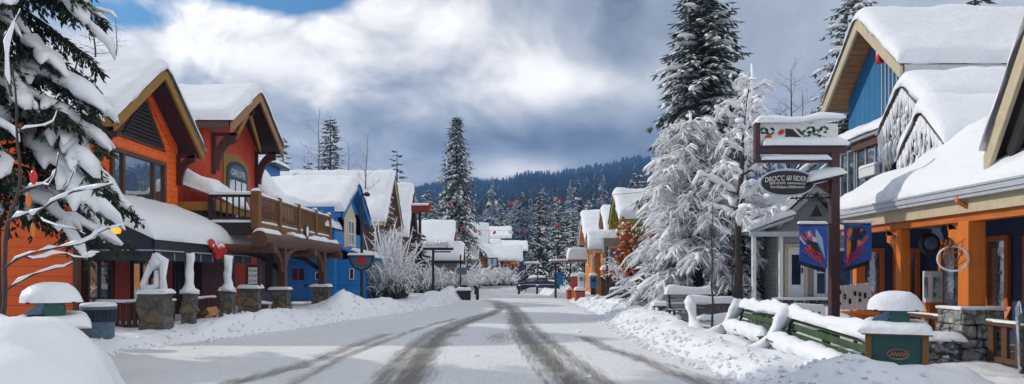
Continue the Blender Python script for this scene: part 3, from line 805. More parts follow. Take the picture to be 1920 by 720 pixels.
# ================================================================ ORANGE HOUSE
oh = thing('orange_house', 'bright orange gabled house with ochre barge boards and a plum soffit, behind the snowy fir', 'house', (-12, 24.3, 0))
XF = -12.05
gable_body(oh, 'x', XF, -20, 24.3, 2.62, 3.0, 6.25, 8.25, M['orange'], label='orange shingled upper wall with gable')
lw = MB(); lw.box(XF - .02, -20, 20.65, 27.1, -.3, 3.25); lw.build('wall', M['orange_lap'], oh)['label'] = 'orange lap sided lower wall'
for b_ in ((XF - .06, XF + .06, 20.59, 20.75, -.1, 3.3), (XF - .03, XF + .045, 26.86, 27.14, -.1, 3.2)): MB().box(*b_).build('corner_board', M['brown'], oh)
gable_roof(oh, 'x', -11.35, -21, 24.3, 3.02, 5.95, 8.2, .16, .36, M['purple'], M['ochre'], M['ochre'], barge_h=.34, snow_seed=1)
# inner barge trim, hugging the wall
for sg in (-1, 1):
    mb = MB(); mb.prism([V(XF, 24.3, 7.95), V(XF, 24.3 + sg * 2.1, 6.26), V(XF, 24.3 + sg * 2.1, 6.06), V(XF, 24.3, 7.70)], V(.07, 0, 0)); mb.build('gable_trim', M['orange_lap'], oh)
lv = MB(); zb, zt, hb = 6.02, 7.55, 1.45
lv.prism([V(XF, 24.3 - hb - .18, zb - .12), V(XF, 24.3 + hb + .18, zb - .12), V(XF, 24.3 + .0, zt + .16)], V(.05, 0, 0)); louv = lv.build('gable_louver', M['brown'], oh)
lv = MB()
for k in range(11):
    z = zb + .03 + k * .125; w = hb * (1 - (z - zb + .08) / (zt - zb))
    if w > .06: lv.obox(V(XF + .05, 24.3 - w, z), V(.05, 0, -.05), V(0, 2 * w, 0), V(.015, 0, .06))
lv.build('louver_slats', M['black'], louv)
window(oh, (XF, 0, 0), Y_, X, 22.35, 25.85, 3.75, 5.52, M['brown'], M['glass'], mull=(.20, .76), fw=.14, proud=.10, sill_snow=.05, bars=.07)
bracket(oh, (XF, 21.62, 5.95), (1, 0, 0), .9, .65, M['darkred']); bracket(oh, (XF, 26.85, 5.95), (1, 0, 0), .95, .65, M['darkred'])
# porch: lean-to with deep snow and navy fascia
PF, PY0, PY1 = -10.2, 21.2, 29.2
porch = MB()
porch.prism([V(XF, PY0, 3.55), V(PF, PY0, 2.62), V(PF, PY0, 2.72), V(XF, PY0, 3.68)], V(0, PY1 - PY0, 0))
pr = porch.build('porch_roof', M['navyboard'], oh)
ps = MB(); Lp = math.hypot(XF - PF, .95)
ps.blanket(lambda u, v: V(PF + .12 - u * (2.1 / (Lp + .1)), PY0 - .12 + v, 2.66 + u * (1.02 / (Lp + .1))), Lp + .25, PY1 - PY0 + .24, .52, r=.42, seed=4, step=.25, amp=.12)
ps.build('porch_snow', M['snow'], pr, smooth=True, angle=180)
mb = MB()
mb.box(PF, PF + .06, PY0, PY1, 2.36, 2.70); mb.box(-12.0, PF, PY0 - .06, PY0, 2.36, 2.70); mb.box(-12.0, PF, PY0 - .075, PY0 - .062, 2.30, 2.345); mb.box(PF + .062, PF + .08, PY0, PY1, 2.30, 2.345)
mb.box(PF - .05, PF + .03, PY0 + .06, PY1, 2.06, 2.32); mb.box(-12.0, PF, PY0 - .03, PY0 + .05, 2.06, 2.32)
mb.prism([V(-12.0, PY0 - .03, 2.70), V(PF, PY0 - .03, 2.70), V(-12.0, PY0 - .03, 3.50)], V(0, .06, 0))
pfas = mb.build('porch_fascia', M['navyboard'], oh)
mb = MB(); mb.box(PF + .062, PF + .085, PY0 - .07, PY1, 2.335, 2.365); mb.box(-12.0, PF + .05, PY0 - .10, PY0 - .078, 2.335, 2.365)
for k in range(9): y = PY0 + .3 + k * .95; mb.box(PF + .035, PF + .06, y, y + .03, 2.08, 2.33)
mb.build('pale_drip_edge', M['gutter'], pfas)
# ground floor shop front under the porch
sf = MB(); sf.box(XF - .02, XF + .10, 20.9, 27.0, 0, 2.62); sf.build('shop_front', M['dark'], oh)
for (a0, a1) in ((22.4, 23.3), (24.9, 26.2)):
    mb = MB(); mb.box(XF + .102, XF + .14, a0, a1, .15, 2.4); mb.build('wall_panel', M['redplain'], oh)
for (a0, a1) in ((20.95, 22.2), (23.4, 24.7), (26.25, 27.0)):
    window(oh, (XF + .10, 0, 0), Y_, X, a0, a1, .7, 2.35, M['dark'], M['glassblue'], mull=(.5,), fw=.08)
pb = MB(); pb.box(XF - .4, XF + .2, 20.60, 20.64, .5, 2.4)
lamp = MB(); lamp.lathe([(.02, 0), (.13, .02), (.16, .12), (.10, .2), (.02, .22)], (-11.2, 21.08, 2.80), 10); m_, nt_, b_ = nodes_of('lit_lamp_glass'); b_.inputs['Base Color'].default_value = (.9, .4, .05, 1); b_.inputs['Emission Color'].default_value = (1, .38, .03, 1); b_.inputs['Emission Strength'].default_value = 1.1
lamp.build('lit_lamp', m_, oh)
# porch rail boards
for (y0, y1) in ((21.9, 22.6), (23.6, 25.6)):
    mb = MB(); mb.box(PF - .05, PF + .05, y0, y1, .80, .88); mb.box(PF - .04, PF + .04, y0, y1, .18, .26)
    k = y0 + .05
    while k < y1 - .08: mb.box(PF - .025, PF + .025, k, k + .09, .26, .80); k += .17
    rl = mb.build('porch_rail', M['darkred'], oh)
    s = MB(); s.blanket(plane_pos((PF - .05, y0, .88), (1, 0, 0), (0, 1, 0)), .1, y1 - y0, .06, step=.2); s.build('rail_snow', M['snow'], rl, smooth=True, angle=180)
mb = MB(); mb.box(-11.9, -10.3, PY0 + .1, PY0 + .2, .80, .88); mb.box(-11.9, -10.3, PY0 + .11, PY0 + .19, .15, .23)
k = -11.85
while k < -10.4: mb.box(k, k + .10, PY0 + .12, PY0 + .18, .23, .80); k += .17
rl = mb.build('porch_rail', M['darkred'], oh)
s = MB(); s.blanket(plane_pos((-11.9, PY0 + .09, .88), (1, 0, 0), (0, 1, 0)), 1.6, .12, .07, step=.2); s.build('rail_snow', M['snow'], rl, smooth=True, angle=180)
# stone pillars of the porch, each with its snow-clad post
def stone_pillar(name, label, x, y, wx, wy, z0, z1, snow=.10, flare=.10, taper=.0, post=None, cat='pillar', mat=None, loose=False):
    t = thing(name, label, cat, (x, y, z0), group='stone pillars along the left shop fronts')
    bm = bmesh.new(); bmesh.ops.create_cube(bm, size=1)
    bmesh.ops.subdivide_edges(bm, edges=bm.edges[:], cuts=7, use_grid_fill=True)
    for v in bm.verts:
        q = v.co.z + .5; f = 1 + flare * (1 - q) ** 1.5
        v.co.x *= wx * f; v.co.y *= wy * f; v.co.z = q * (z1 - z0)
        w = Vector((x, y, z0)) + v.co; n_ = noise.noise(w * 2.3) * .09 + noise.noise(w * 6) * .05
        v.co.x += n_ * (1 if v.co.x > 0 else -1); v.co.y += n_ * (1 if v.co.y > 0 else -1)
    me = bpy.data.meshes.new('stone_base'); bm.to_mesh(me); bm.free()
    o = link_mesh('stone_base', me, mat or M['stone'], t)
    cp = MB(); cp.box(x - wx * .55, x + wx * .55, y - wy * .55, y + wy * .55, z1 - .01, z1 + .07); cp.build('cap_stone', M['stonegrey'] if loose else M['stone'], t, bevel=.015)
    s = MB(); s.blanket(plane_pos((x - wx * .62, y - wy * .62, z1 + .065), (1, 0, 0), (0, 1, 0)), wx * 1.24, wy * 1.24, snow, step=.12, wob=.06, amp=.25, seed=x); s.build('cap_snow', M['snow'], t, smooth=True, angle=180)
    if post == 'snowy':   # a stump of post caked in blown snow
        m_ = MB(); m_.box(x - .10, x + .08, y - .08, y + .10, z1 + .05, 2.35); m_.build('post', M['log'], t)
        m_ = MB(); pts = []; 
        for k in range(9):
            q = k / 8; pts.append(V(x + .03 + .03 * nz(q * 3, x), y - .05 + .03 * nz(q * 3, y), lerp(z1 + .02, 2.28, q)))
        m_.tube(pts, [.29, .18, .13, .115, .11, .105, .105, .11, .12], 14); m_.rough(.07, 6, x); m_.build('caked_snow', M['snow'], t, smooth=True, angle=180)
    return t
def arch_snow(t, x, y, z):
    """the odd snow loop that has built up on a pillar"""
    m_ = MB()
    pts = [V(x - .28, y, z), V(x - .30, y, z + .28), V(x - .25, y, z + .5), V(x - .12, y, z + .78), V(x + .06, y, z + .95), V(x + .20, y, z + .80), V(x + .22, y, z + .4), V(x + .22, y, z)]
    m_.tube(pts, [.11, .075, .07, .10, .12, .12, .10, .12], 12)
    m_.tube([V(x - .3, y - .03, z + .02), V(x - .18, y, z + .12), V(x + .05, y, z + .2), V(x + .06, y, z + .62)], [.12, .13, .10, .07], 8)
    m_.tube([V(x - .1, y, z + .7), V(x + .02, y, z + .86), V(x + .14, y, z + .75)], [.12, .18, .12], 9)
    m_.rough(.08, 5)
    m_.build('snow_arch', M['snow'], t, smooth=True, angle=180)
    f = MB(); f.tube([V(x + .14, y + .05, z), V(x + .12, y + .05, z + .3), V(x + .13, y + .05, z + .62)], [.06, .05, .04], 7); f.tube([V(x - .06, y + .06, z + .05), V(x - .1, y + .06, z + .4)], [.07, .03], 7); f.build('driftwood', M['tan'], t, smooth=True)
sp = stone_pillar('stone_pillar', 'large mossy stone pillar with a snow loop on top, nearest under the navy porch', -9.42, 19.75, .62, .55, .02, 1.10, .12, post=None)
arch_snow(sp, -9.42, 19.72, 1.17)
stone_pillar('stone_pillar', 'small stone pillar with a snow caked post under the middle of the porch', -9.52, 22.0, .36, .34, .1, 1.08, .10, post='snowy')
stone_pillar('stone_pillar', 'stone pillar with a thin snow speckled post, beside the short plank rail', -9.38, 24.6, .38, .36, .1, 1.08, .10, post='snowy')
stone_pillar('stone_pillar', 'wide stone pillar at the far porch end under the red menu board', -9.35, 26.75, .62, .5, .1, 1.10, .10)
# bow on the fascia
t = thing('red_bow', 'frosted red garland bow hung on the navy porch fascia', 'garland', (PF + .1, 25.5, 2.5))
mb = MB(); rb = random.Random(3)
for k in range(16):
    a = k / 15; y = 24.9 + a * 1.5; z = 2.62 - .22 * math.sin(a * math.pi * 1) + rb.uniform(-.12, .12) + (.12 if a < .15 else 0)
    mb.blob(V(PF + .14, y, z), .12, .15, .15, 8, 5, .5, k)
mb.build('bow_loops', M['redorn'], t, smooth=True, angle=180)
mb = MB()
for k in range(7): mb.blob(V(PF + .2, 24.95 + k * .22, 2.62 + rb.uniform(-.14, .1)), .06, .09, .06, 7, 5, .6, k)
mb.build('bow_frost', M['frost'], t, smooth=True, angle=180)
# menu board on the end pillar
t = thing('menu_board', 'dark red framed menu board with white sheet on the porch end pillar', 'notice board', (-9.15, 27.0, 1.2))
mb = MB(); mb.box(-9.5, -8.98, 26.62, 26.70, 1.22, 2.0); mb.build('frame', M['darkred'], t, bevel=.01)
mb = MB(); mb.box(-9.40, -9.08, 26.605, 26.618, 1.32, 1.9); mb.build('sheet', M['white'], t)
for k, s_ in enumerate(('MENU', 'SOUP', 'TODAY')): text_mesh('lettering', s_, M['black'], t, (-9.24, 26.603, 1.74 - k * .18), (1, 0, 0), (0, 0, 1), .09, .004)
# firewood in the snow
t = thing('split_log', 'orange split log lying in the snow bank before the pillars', 'log', (-8.62, 21.2, .45))
mb = MB(); mb.prism([V(-8.78, 21.0, .52), V(-8.5, 21.0, .56), V(-8.6, 21.0, .72)], V(.12, .42, .03)); mb.prism([V(-8.62, 20.92, .46), V(-8.42, 20.92, .52), V(-8.45, 20.92, .60)], V(.05, .35, .0)); mb.build('log', M['pine'], t)

# ================================================================ RED HOUSE
rh = thing('red_house', 'dark red board and batten house with tan barge boards above the balcony', 'house', (-12.5, 33.4, 0))
XR_ = -12.5
gable_body(rh, 'x', XR_, -21, 33.75, 2.85, -.2, 7.75, 9.75, M['red'])
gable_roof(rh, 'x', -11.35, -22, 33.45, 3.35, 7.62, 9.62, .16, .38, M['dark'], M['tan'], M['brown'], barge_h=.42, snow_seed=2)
mb = MB()
mb.prism([V(-11.75, 33.45, 9.15), V(-11.75, 33.45 + 1.5, 7.55), V(-11.75, 33.45 + 1.5, 7.35), V(-11.75, 33.45, 8.75)], V(-.08, 0, 0)); mb.prism([V(-11.75, 33.45, 9.15), V(-11.75, 33.45 - 1.9, 7.3), V(-11.75, 33.45 - 1.9, 7.1), V(-11.75, 33.45, 8.75)], V(-.08, 0, 0)); mb.build('inner_truss', M['ochre'], rh)
bracket(rh, (XR_, 31.15, 7.55), (1, 0, 0), 1.5, 1.0, M['darkred'], .18); bracket(rh, (XR_, 36.35, 7.6), (1, 0, 0), 1.5, 1.0, M['darkred'], .18); bracket(rh, (XR_, 33.45, 9.0), (1, 0, 0), .7, .9, M['darkred'], .14)
# arched balcony door with a fanlight
O_, U_, N_ = V(XR_, 0, 0), Y_, X
def arch_poly(a0, a1, z0, z1, rise, n=10):
    ac, hw = (a0 + a1) / 2, (a1 - a0) / 2
    return [V(XR_, a0, z0), V(XR_, a1, z0)] + [V(XR_, ac + hw * math.cos(math.pi * k / n), z1 - rise + rise * math.sin(math.pi * k / n)) for k in range(n + 1)]
mb = MB(); mb.prism([V(XR_, 32.25, 3.6), V(XR_, 35.35, 3.6), V(XR_, 35.35, 6.78), V(XR_, 33.8, 7.08), V(XR_, 32.25, 6.92)], V(.05, 0, 0)); dr = mb.build('arched_door', M['ochre'], rh)
mb = MB(); mb.prism(arch_poly(32.55, 35.05, 3.6, 6.72, .5), V(.09, 0, 0)); mb.build('door_frame', M['navyboard'], dr)
mb = MB()
for (a0, a1) in ((32.8, 33.4), (33.55, 34.15), (34.3, 34.85)): mb.box(XR_ + .09, XR_ + .102, a0, a1, 3.8, 5.85)
mb.build('pane', M['glassblue'], dr)
mb = MB(); p_ = arch_poly(32.75, 34.85, 5.98, 6.55, .42); mb.prism([q + V(.09, 0, 0) for q in p_], V(.015, 0, 0)); mb.build('fanlight', M['steel'], dr)
text_mesh('lettering', 'GRE.STE', M['white'], dr, (XR_ + .106, 33.8, 6.06), (0, 1, 0), (0, 0, 1), .26, .01, width=1.65)
# low roof between orange and red house
lo = MB(); lo.box(-16, -11.35, 27.35, 30.6, -.1, 4.1); lo.build('bay_wall', M['darkred'], rh)
mb = MB(); mb.box(-16, -10.85, 27.2, 30.65, 4.1, 4.22); mb.box(-10.85, -10.77, 27.15, 30.65, 3.98, 4.30); mb.box(-16, -10.85, 27.14, 27.2, 3.98, 4.30); by = mb.build('bay_roof', M['ochre'], rh)
s = MB(); s.blanket(lambda u, v: V(-10.72 - u, 27.1 + v, 4.24 + u * .36 + .25 * sm(2.8, 0, v)), 3.0, 3.5, .62, r=.35, seed=8); s.build('bay_snow', M['snow'], by, smooth=True, angle=180)
mb = MB(); mb.box(-11.34, -11.30, 28.2, 29.0, 2.6, 3.9); mb.box(-11.34, -11.30, 29.2, 29.9, 2.6, 3.9); mb.build('red_shutters', M['redplain'], rh)

# ================================================================ BALCONY and LOG PERGOLA
bal = thing('timber_balcony', 'brown timber balcony with slatted railing and snow on its handrail, over the log pergola', 'balcony', (-9.3, 32, 3.4))
BX, B0, B1, ZF, ZR = -9.25, 26.9, 37.8, 3.52, 4.55
mb = MB(); mb.box(-11.3, BX, B0 + .1, B1, ZF - .12, ZF); mb.build('deck', M['deck'], bal)
mb = MB(); mb.box(BX, BX + .09, B0 + .1, B1, ZF - .42, ZF + .02); mb.build('rim_beam', M['decky'], bal)
mb = MB(); mb.box(-10.9, BX, B0 + .02, B0 + .1, ZF - .45, ZF + .02); mb.build('rim_beam', M['dark'], bal)
s = MB(); s.blanket(plane_pos((-10.9, B0 + .0, ZF + .02), (1, 0, 0), (0, 1, 0)), 1.7, .3, .10); s.blanket(plane_pos((BX - .3, B0 + .2, ZF + .02), (1, 0, 0), (0, 1, 0)), .36, B1 - B0 - .3, .10); s.build('deck_snow', M['snow'], bal, smooth=True, angle=180)
ps_ = [B0 + .1, 29.55, 32.2, 35.0, B1 - .1]
for k, y in enumerate(ps_):
    mb = MB(); w = .15 if k == 0 else .12
    mb.box(BX - w, BX + w, y - w, y + w, ZF - (.5 if k == 1 else .25), ZR + .12); pz = mb.build('post', M['deck'], bal, bevel=.02)
    s = MB(); s.blob(V(BX, y, ZR + .10), w * 1.15, w * 1.15, .12, 9, 6, .3, k, zmin=0); s.build('post_snow', M['snow'], pz, smooth=True, angle=180)
for y0, y1 in zip(ps_, ps_[1:]):
    mb = MB(); mb.box(BX - .05, BX + .05, y0 + .12, y1 - .12, ZR - .10, ZR); mb.box(BX - .04, BX + .04, y0 + .12, y1 - .12, ZF + .12, ZF + .20)
    n = int((y1 - y0) / .21)
    for k in range(n):
        y = y0 + .2 + (y1 - y0 - .4) * k / (n - 1); mb.tube([V(BX, y, ZF + .18), V(BX, y, ZR - .08)], .028, 5, cap=False)
    rl = mb.build('railing', M['deck'], bal)
    s = MB(); s.blanket(plane_pos((BX - .07, y0 + .12, ZR), (1, 0, 0), (0, 1, 0)), .14, y1 - y0 - .24, .09, step=.3, amp=.3); s.build('rail_snow', M['snow'], rl, smooth=True, angle=180)
mb = MB(); mb.box(-10.9, BX - .15, B0 + .06, B0 + .16, ZR - .10, ZR); mb.box(-10.9, BX - .15, B0 + .07, B0 + .15, ZF + .12, ZF + .2); mb.box(-10.98, -10.84, B0 + .04, B0 + .18, ZF - .3, ZR + .05)
for k in range(7): x = -10.75 + k * .22; mb.tube([V(x, B0 + .11, ZF + .18), V(x, B0 + .11, ZR - .08)], .035, 5, cap=False)
rl = mb.build('railing', M['dark'], bal)
s = MB(); s.blanket(plane_pos((-10.95, B0 + .03, ZR), (1, 0, 0), (0, 1, 0)), 1.6, .16, .10); s.build('rail_snow', M['snow'], rl, smooth=True, angle=180)

pg = thing('log_pergola', 'heavy log pergola with curved braces on stone piers below the balcony', 'pergola', (-8.7, 31, 0))
LX = -8.72
mb = MB(); mb.tube([V(LX, 25.7, 2.88), V(LX, 29, 2.90), V(LX, 33, 2.93), V(LX, 37.2, 2.93)], [.29, .30, .28, .27], 14); lg = mb.build('log_beam', M['log'], pg, smooth=True, angle=60)
s = MB(); s.blanket(lambda u, v: V(LX - .22 + u, 29.3 + v, 3.16 - .5 * (u - .22) ** 2), .44, 7.4, .12, amp=.5); s.build('log_snow', M['snow'], lg, smooth=True, angle=180); s = MB(); s.blanket(lambda u, v: V(LX - .24 + u, 25.8 + v, 3.12 - .4 * (u - .24) ** 2), .46, 1.8, .16); s.build('log_snow', M['snow'], lg, smooth=True, angle=180)
for y in (26.2, 36.4, 31.6): MB().tube([V(LX - 1.6, y, 2.56), V(LX + .42, y, 2.56)], .17, 10).build('cross_log', M['log'], pg, smooth=True, angle=60)
mb = MB(); mb.lathe([(.02, 0), (.26, .0), (.30, .05), (.26, .12), (.02, .12)], (0, 0, 0), 14)
mb.v = [(LX + .12 + v[2], 31.0 + v[0], 3.42 + v[1] * 1.15) for v in mb.v]; dsk = mb.build('log_slice', M['black'], pg, smooth=True)
s = MB(); s.blob(V(LX + .22, 30.98, 3.42), .05, .2, .24, 8, 6, .2); s.build('snow_face', M['snow'], dsk, smooth=True, angle=180)
for y, pair in ((28.35, 1), (34.3, 0)):
    mb = MB(); mb.box(LX - .15, LX + .15, y - .15, y + .15, 1.0, 2.72); mb.build('post', M['logz'], pg, bevel=.02)
    if pair:
        mb = MB(); mb.box(LX - .62, LX - .34, y - .12, y + .16, 1.0, 2.72); mb.build('post', M['dark'], pg, bevel=.02)
    for sg in (-1, 1):
        if y > 30 and sg > 0: continue
        mb = MB(); pts = []
        for k in range(7):
            t_ = k / 6; pts.append(V(LX, y + sg * (.16 + 1.55 * (1 - math.cos(t_ * math.pi / 2)) if True else 0), 1.75 + .95 * math.sin(t_ * math.pi / 2)))
        mb.tube(pts, .13, 6); mb.build('brace', M['logz'] if sg < 0 else M['log'], pg)
    mb = MB(); mb.tube([V(LX - .16, y, 1.9), V(LX - .8, y, 2.35), V(LX - 1.4, y, 2.5)], .12, 6); mb.build('brace', M['dark'], pg)
stone_pillar('stone_pillar', 'stone pier under the nearer log pergola post with yellow lichen on one side', LX - .05, 28.3, .62, .6, -.05, 1.02, .10, flare=.06)
stone_pillar('stone_pillar', 'stone pier under the farther log pergola post before the blue wall', LX - .05, 34.4, .72, .65, -.05, 1.02, .10, flare=.22)
t = thing('planter_trough', 'dark snow dusted planter troughs between the stone piers', 'planter', (-9.3, 28.2, 0))
mb = MB(); mb.box(-9.75, -9.3, 27.2, 27.8, .1, .5); mb.box(-9.32, -8.95, 26.9, 27.45, .15, .55); mb.build('trough', M['black'], t, bevel=.02)
s = MB(); s.blanket(plane_pos((-9.75, 27.2, .5), (1, 0, 0), (0, 1, 0)), .45, .6, .1); s.build('snow_cover', M['snow'], t, smooth=True, angle=180)

# ================================================================ BLUE HOUSE
bh = thing('blue_house', 'bright blue clapboard house with blue barge boards and a deep drifted snow roof', 'house', (-10, 43, 0))
mb = MB(); mb.box(-13.6, -9.35, 39.3, 47.0, -.2, 5.2); mb.build('wall', M['blue'], bh)
gable_body(bh, 'x', -9.35, -16, 43.1, 3.0, 4.0, 4.85, 6.5, M['blue'], label='blue gable wall')
gable_roof(bh, 'x', -8.95, -17.5, 43.1, 3.75, 4.72, 6.72, .14, .45, M['blueplain'], M['blueplain'], M['blueplain'], barge_h=.34, snow_seed=3)
mb = MB(); mb.prism([V(-9.35, 41.5, 3.0), V(-9.35, 44.6, 3.0), V(-9.35, 44.6, 4.9), V(-9.35, 43.1, 5.8), V(-9.35, 41.5, 4.9)], V(.03, 0, 0)); mb.build('cream_panel', M['cream'], bh)
window(bh, (-9.32, 0, 0), Y_, X, 42.3, 43.9, 3.15, 4.75, M['white'], M['glassblue'], mull=(.5,), trans=(.5,), sill_snow=.06)
# drifted hump over the link roof
mb = MB(); mb.box(-16, -9.4, 37.2, 40, 3.9, 4.02); lr = mb.build('link_roof', M['blueplain'], bh)
s = MB(); s.blanket(lambda u, v: V(-9.2 - u, 36.9 + v, 4.05 + .42 * u * sm(0, 5, u) + 1.1 * math.exp(-((u - 4.6) / 1.6) ** 2)), 7.2, 3.6, .7, r=.6, amp=.15, seed=6); s.build('drift', M['snow'], lr, smooth=True, angle=180)
# street lean-to with a blue door
mb = MB(); mb.box(-9.34, -8.1, 40.2, 46.5, -.2, 2.45); mb.build('lean_to_wall', M['blue'], bh)
mb = MB(); mb.prism([V(-7.75, 40.0, 2.42), V(-9.34, 40.0, 3.05), V(-9.34, 40.0, 3.15), V(-7.75, 40.0, 2.54)], V(0, 6.8, 0)); mb.box(-7.78, -7.7, 40.0, 46.8, 2.32, 2.56); lt = mb.build('lean_to_roof', M['blueplain'], bh)
s = MB(); s.blanket(lambda u, v: V(-7.62 - u, 40.02 + v, 2.56 + u * .38), 1.0, 6.7, .14, seed=3); s.build('lean_to_snow', M['snow'], lt, smooth=True, angle=180)
door(bh, (0, 39.3, 0), X, -Y_, -11.75, -10.75, .0, 2.15, M['blueplain'], M['blueplain'], M['glassdark'], [(.18, .47, .62, .9), (.53, .82, .62, .9)])
window(bh, (-8.1, 0, 0), Y_, X, 43.6, 45.8, .9, 2.1, M['white'], M['glass'], sill_snow=.12)
for (a0, a1, z0, z1) in ((-10.35, -10.1, 1.35, 1.75),):
    window(bh, (0, 39.3, 0), X, -Y_, a0, a1, z0, z1, M['white'], M['glassdark'], fw=.03, proud=.04, name='wall_lamp_panel')
window(bh, (0, 40.2, 0), X, -Y_, -8.75, -8.5, 1.35, 1.95, M['white'], M['glassdark'], fw=.04, name='notice_frame')
mb = MB(); mb.box(-13.4, -12.3, 39.27, 39.299, .0, 3.2); mb.build('pale_blue_panel', M['steel'], bh)
# tower with a flat roof behind, and dish
mb = MB(); mb.box(-15.9, -14.6, 45.0, 47, 4, 8.15); mb.build('stair_tower', M['blueplain'], bh)
mb = MB(); mb.box(-16.2, -14.1, 44.6, 47.3, 8.15, 8.32); tw = mb.build('tower_roof', M['navyboard'], bh)
s = MB(); s.blanket(plane_pos((-16.2, 44.6, 8.32), (1, 0, 0), (0, 1, 0)), 2.1, 2.7, .28); s.build('tower_snow', M['snow'], tw, smooth=True, angle=180)
t = thing('roof_dormer', 'small dark dormer hooded with rounded snow behind the blue house ridge', 'dormer', (-14.2, 47.5, 6.5))
mb = MB(); mb.box(-14.9, -12.9, 46.8, 48.2, 6.0, 7.3); mb.build('hood', M['navyboard'], t); 
s = MB(); s.blob(V(-14.6, 47.3, 7.3), 1.0, 1.1, .62, 14, 8, .3, 2); s.blob(V(-13.2, 47.4, 7.35), .95, 1.1, .75, 14, 8, .25, 5); s.blob(V(-14.2, 46.8, 6.8), 1.3, .8, .4, 12, 7, .3, 7); s.build('snow_hood', M['snow'], t, smooth=True, angle=180)

# ================================================================ further houses on the left
def cottage(name, label, ax, a_f, a_b, bc, half, z0, ze, za, wall, barge, snow_t=.4, inset=.6, ov=.45, win=(), snow_seed=0, soffit=None, bh_=.25):
    s = 1 if a_f > a_b else -1
    t = thing(name, label, 'house', (a_f, bc, 0) if ax == 'x' else (bc, a_f, 0))
    gable_body(t, ax, a_f - s * inset, a_b, bc, half - ov, z0, ze + .08, za - .08, wall)
    gable_roof(t, ax, a_f, a_b - s * .3, bc, half, ze, za, .12, snow_t, soffit or M['brown'], barge, barge, barge_h=bh_, snow_seed=snow_seed)
    T = (lambda a, b: V(a, b, 0)) if ax == 'x' else (lambda a, b: V(b, a, 0))
    u = Y_ if ax == 'x' else X; n = X * s if ax == 'x' else Y_ * s
    for (b0, b1, z0_, z1_, fr) in win:
        window(t, T(a_f - s * inset, 0), u, n, b0, b1, z0_, z1_, fr, M['glassdark'], mull=(.5,), sill_snow=.05)
    return t
hb = cottage('log_cottage', 'tan log cottage with snowy stacked logs in its gable, behind the blue house', 'x', -9.2, -23, 58, 4.4, -.2, 5.2, 9.2, M['brownx'], M['cream'], .4, .5, win=((56.6, 59.2, 2.6, 4.6, M['white']),), snow_seed=11, soffit=M['tan'])
mb = MB(); rr = random.Random(2)
for k in range(8):
    z = 5.4 + k * .42; w = 3.6 * (1 - (z - 5.0) / 4.2)
    if w > .3: mb.tube([V(-9.55, 58 - w, z), V(-9.55, 58 + w, z)], .15, 6)
mb.build('gable_logs', M['log'], hb)
mb = MB()
for k in range(8):
    z = 5.55 + k * .42; w = 3.5 * (1 - (z - 5.0) / 4.2)
    if w > .3:
        for q in range(5): a = rr.uniform(-w, w * .6); mb.tube([V(-9.42, 58 + a, z), V(-9.42, 58 + min(w, a + .7), z + .02)], .05, 5)
mb.build('log_snow', M['snow'], hb, smooth=True)
cottage('brown_cottage', 'narrow brown cottage with steep snow roof, next beyond the log cottage', 'x', -9.0, -20, 67.5, 3.3, -.2, 4.6, 9.4, M['brown'], M['brown'], .4, .5, win=((66.3, 68.6, 1.6, 3.6, M['white']),), snow_seed=12)
cottage('low_cottage', 'low white roofed cottage with a brown gable behind the snow topped sign', 'x', -5.85, -16, 76, 3.1, -.2, 4.3, 6.7, M['brownx'], M['cream'], .3, .6, win=((74.8, 77.2, 1.2, 3.0, M['white']),), snow_seed=13, soffit=M['tan'])
t = cottage('swoop_roof_shed', 'small shed with a swooping snow roof behind the blue kerb sign', 'x', -4.35, -7.6, 66, 1.7, -.2, 2.6, 4.0, M['grey'], M['black'], .4, .4, win=((65.2, 66.8, 1.0, 2.3, M['white']),), snow_seed=14)
cottage('white_tall_cottage', 'tall cottage whose steep roof is wholly white with snow, right of the tall fir', 'x', -3.4, -9, 105, 2.6, -.2, 4.6, 8.4, M['beige'], M['redplain'], .3, .4, snow_seed=15)
cottage('amber_gable_cottage', 'small cottage with an amber gable peeping from its snow roof at the street end', 'y', 90, 98, -4.4, 1.8, -.2, 2.9, 5.0, M['amber'], M['tan'], .3, .5, snow_seed=16)
cottage('long_low_lodge', 'long low lodge under a flat white roof at the street end', 'x', 2.2, -4, 112, 3.4, -.2, 4.7, 6.2, M['navy'], M['navyboard'], .3, .4, snow_seed=17)
t = cottage('brown_lodge', 'brown timber lodge with rust planting under its eaves, before the long low lodge', 'x', 1.2, -3.6, 96, 2.6, -.2, 3.0, 5.0, M['brown'], M['brown'], .3, .5, win=((95, 97, 1.0, 2.4, M['white']),), snow_seed=18)
cottage('small_white_annex', 'small square annex capped with snow between the tall cottage and the lodge', 'x', -1.7, -4, 108, 1.6, -.2, 5.2, 6.3, M['beige'], M['grey'], .3, .3, snow_seed=19)

t = thing('glazed_porch', 'slim navy framed glass porch standing before the amber gabled cottage', 'porch', (-2.2, 88, 0))
mb = MB()
for x in (-2.95, -2.35, -1.75): mb.box(x - .07, x + .07, 87.9, 88.05, -.1, 3.5)
for z in (1.2, 2.4, 3.4): mb.box(-2.95, -1.75, 87.92, 88.03, z, z + .12)
mb.build('frame', M['navyboard'], t)
mb = MB(); mb.box(-2.9, -1.8, 87.97, 88.0, .1, 3.4); mb.build('pane', M['glassblue'], t)
cottage('slate_cottage', 'slate grey cottage with twin white windows behind the frosted shrubs at left', 'x', -3.9, -10, 86, 2.4, -.2, 3.0, 4.9, M['greyp'], M['cream'], .3, .5, win=((84.9, 85.8, 1.0, 2.4, M['white']), (86.2, 87.1, 1.0, 2.4, M['white'])), snow_seed=23, soffit=M['tan'])

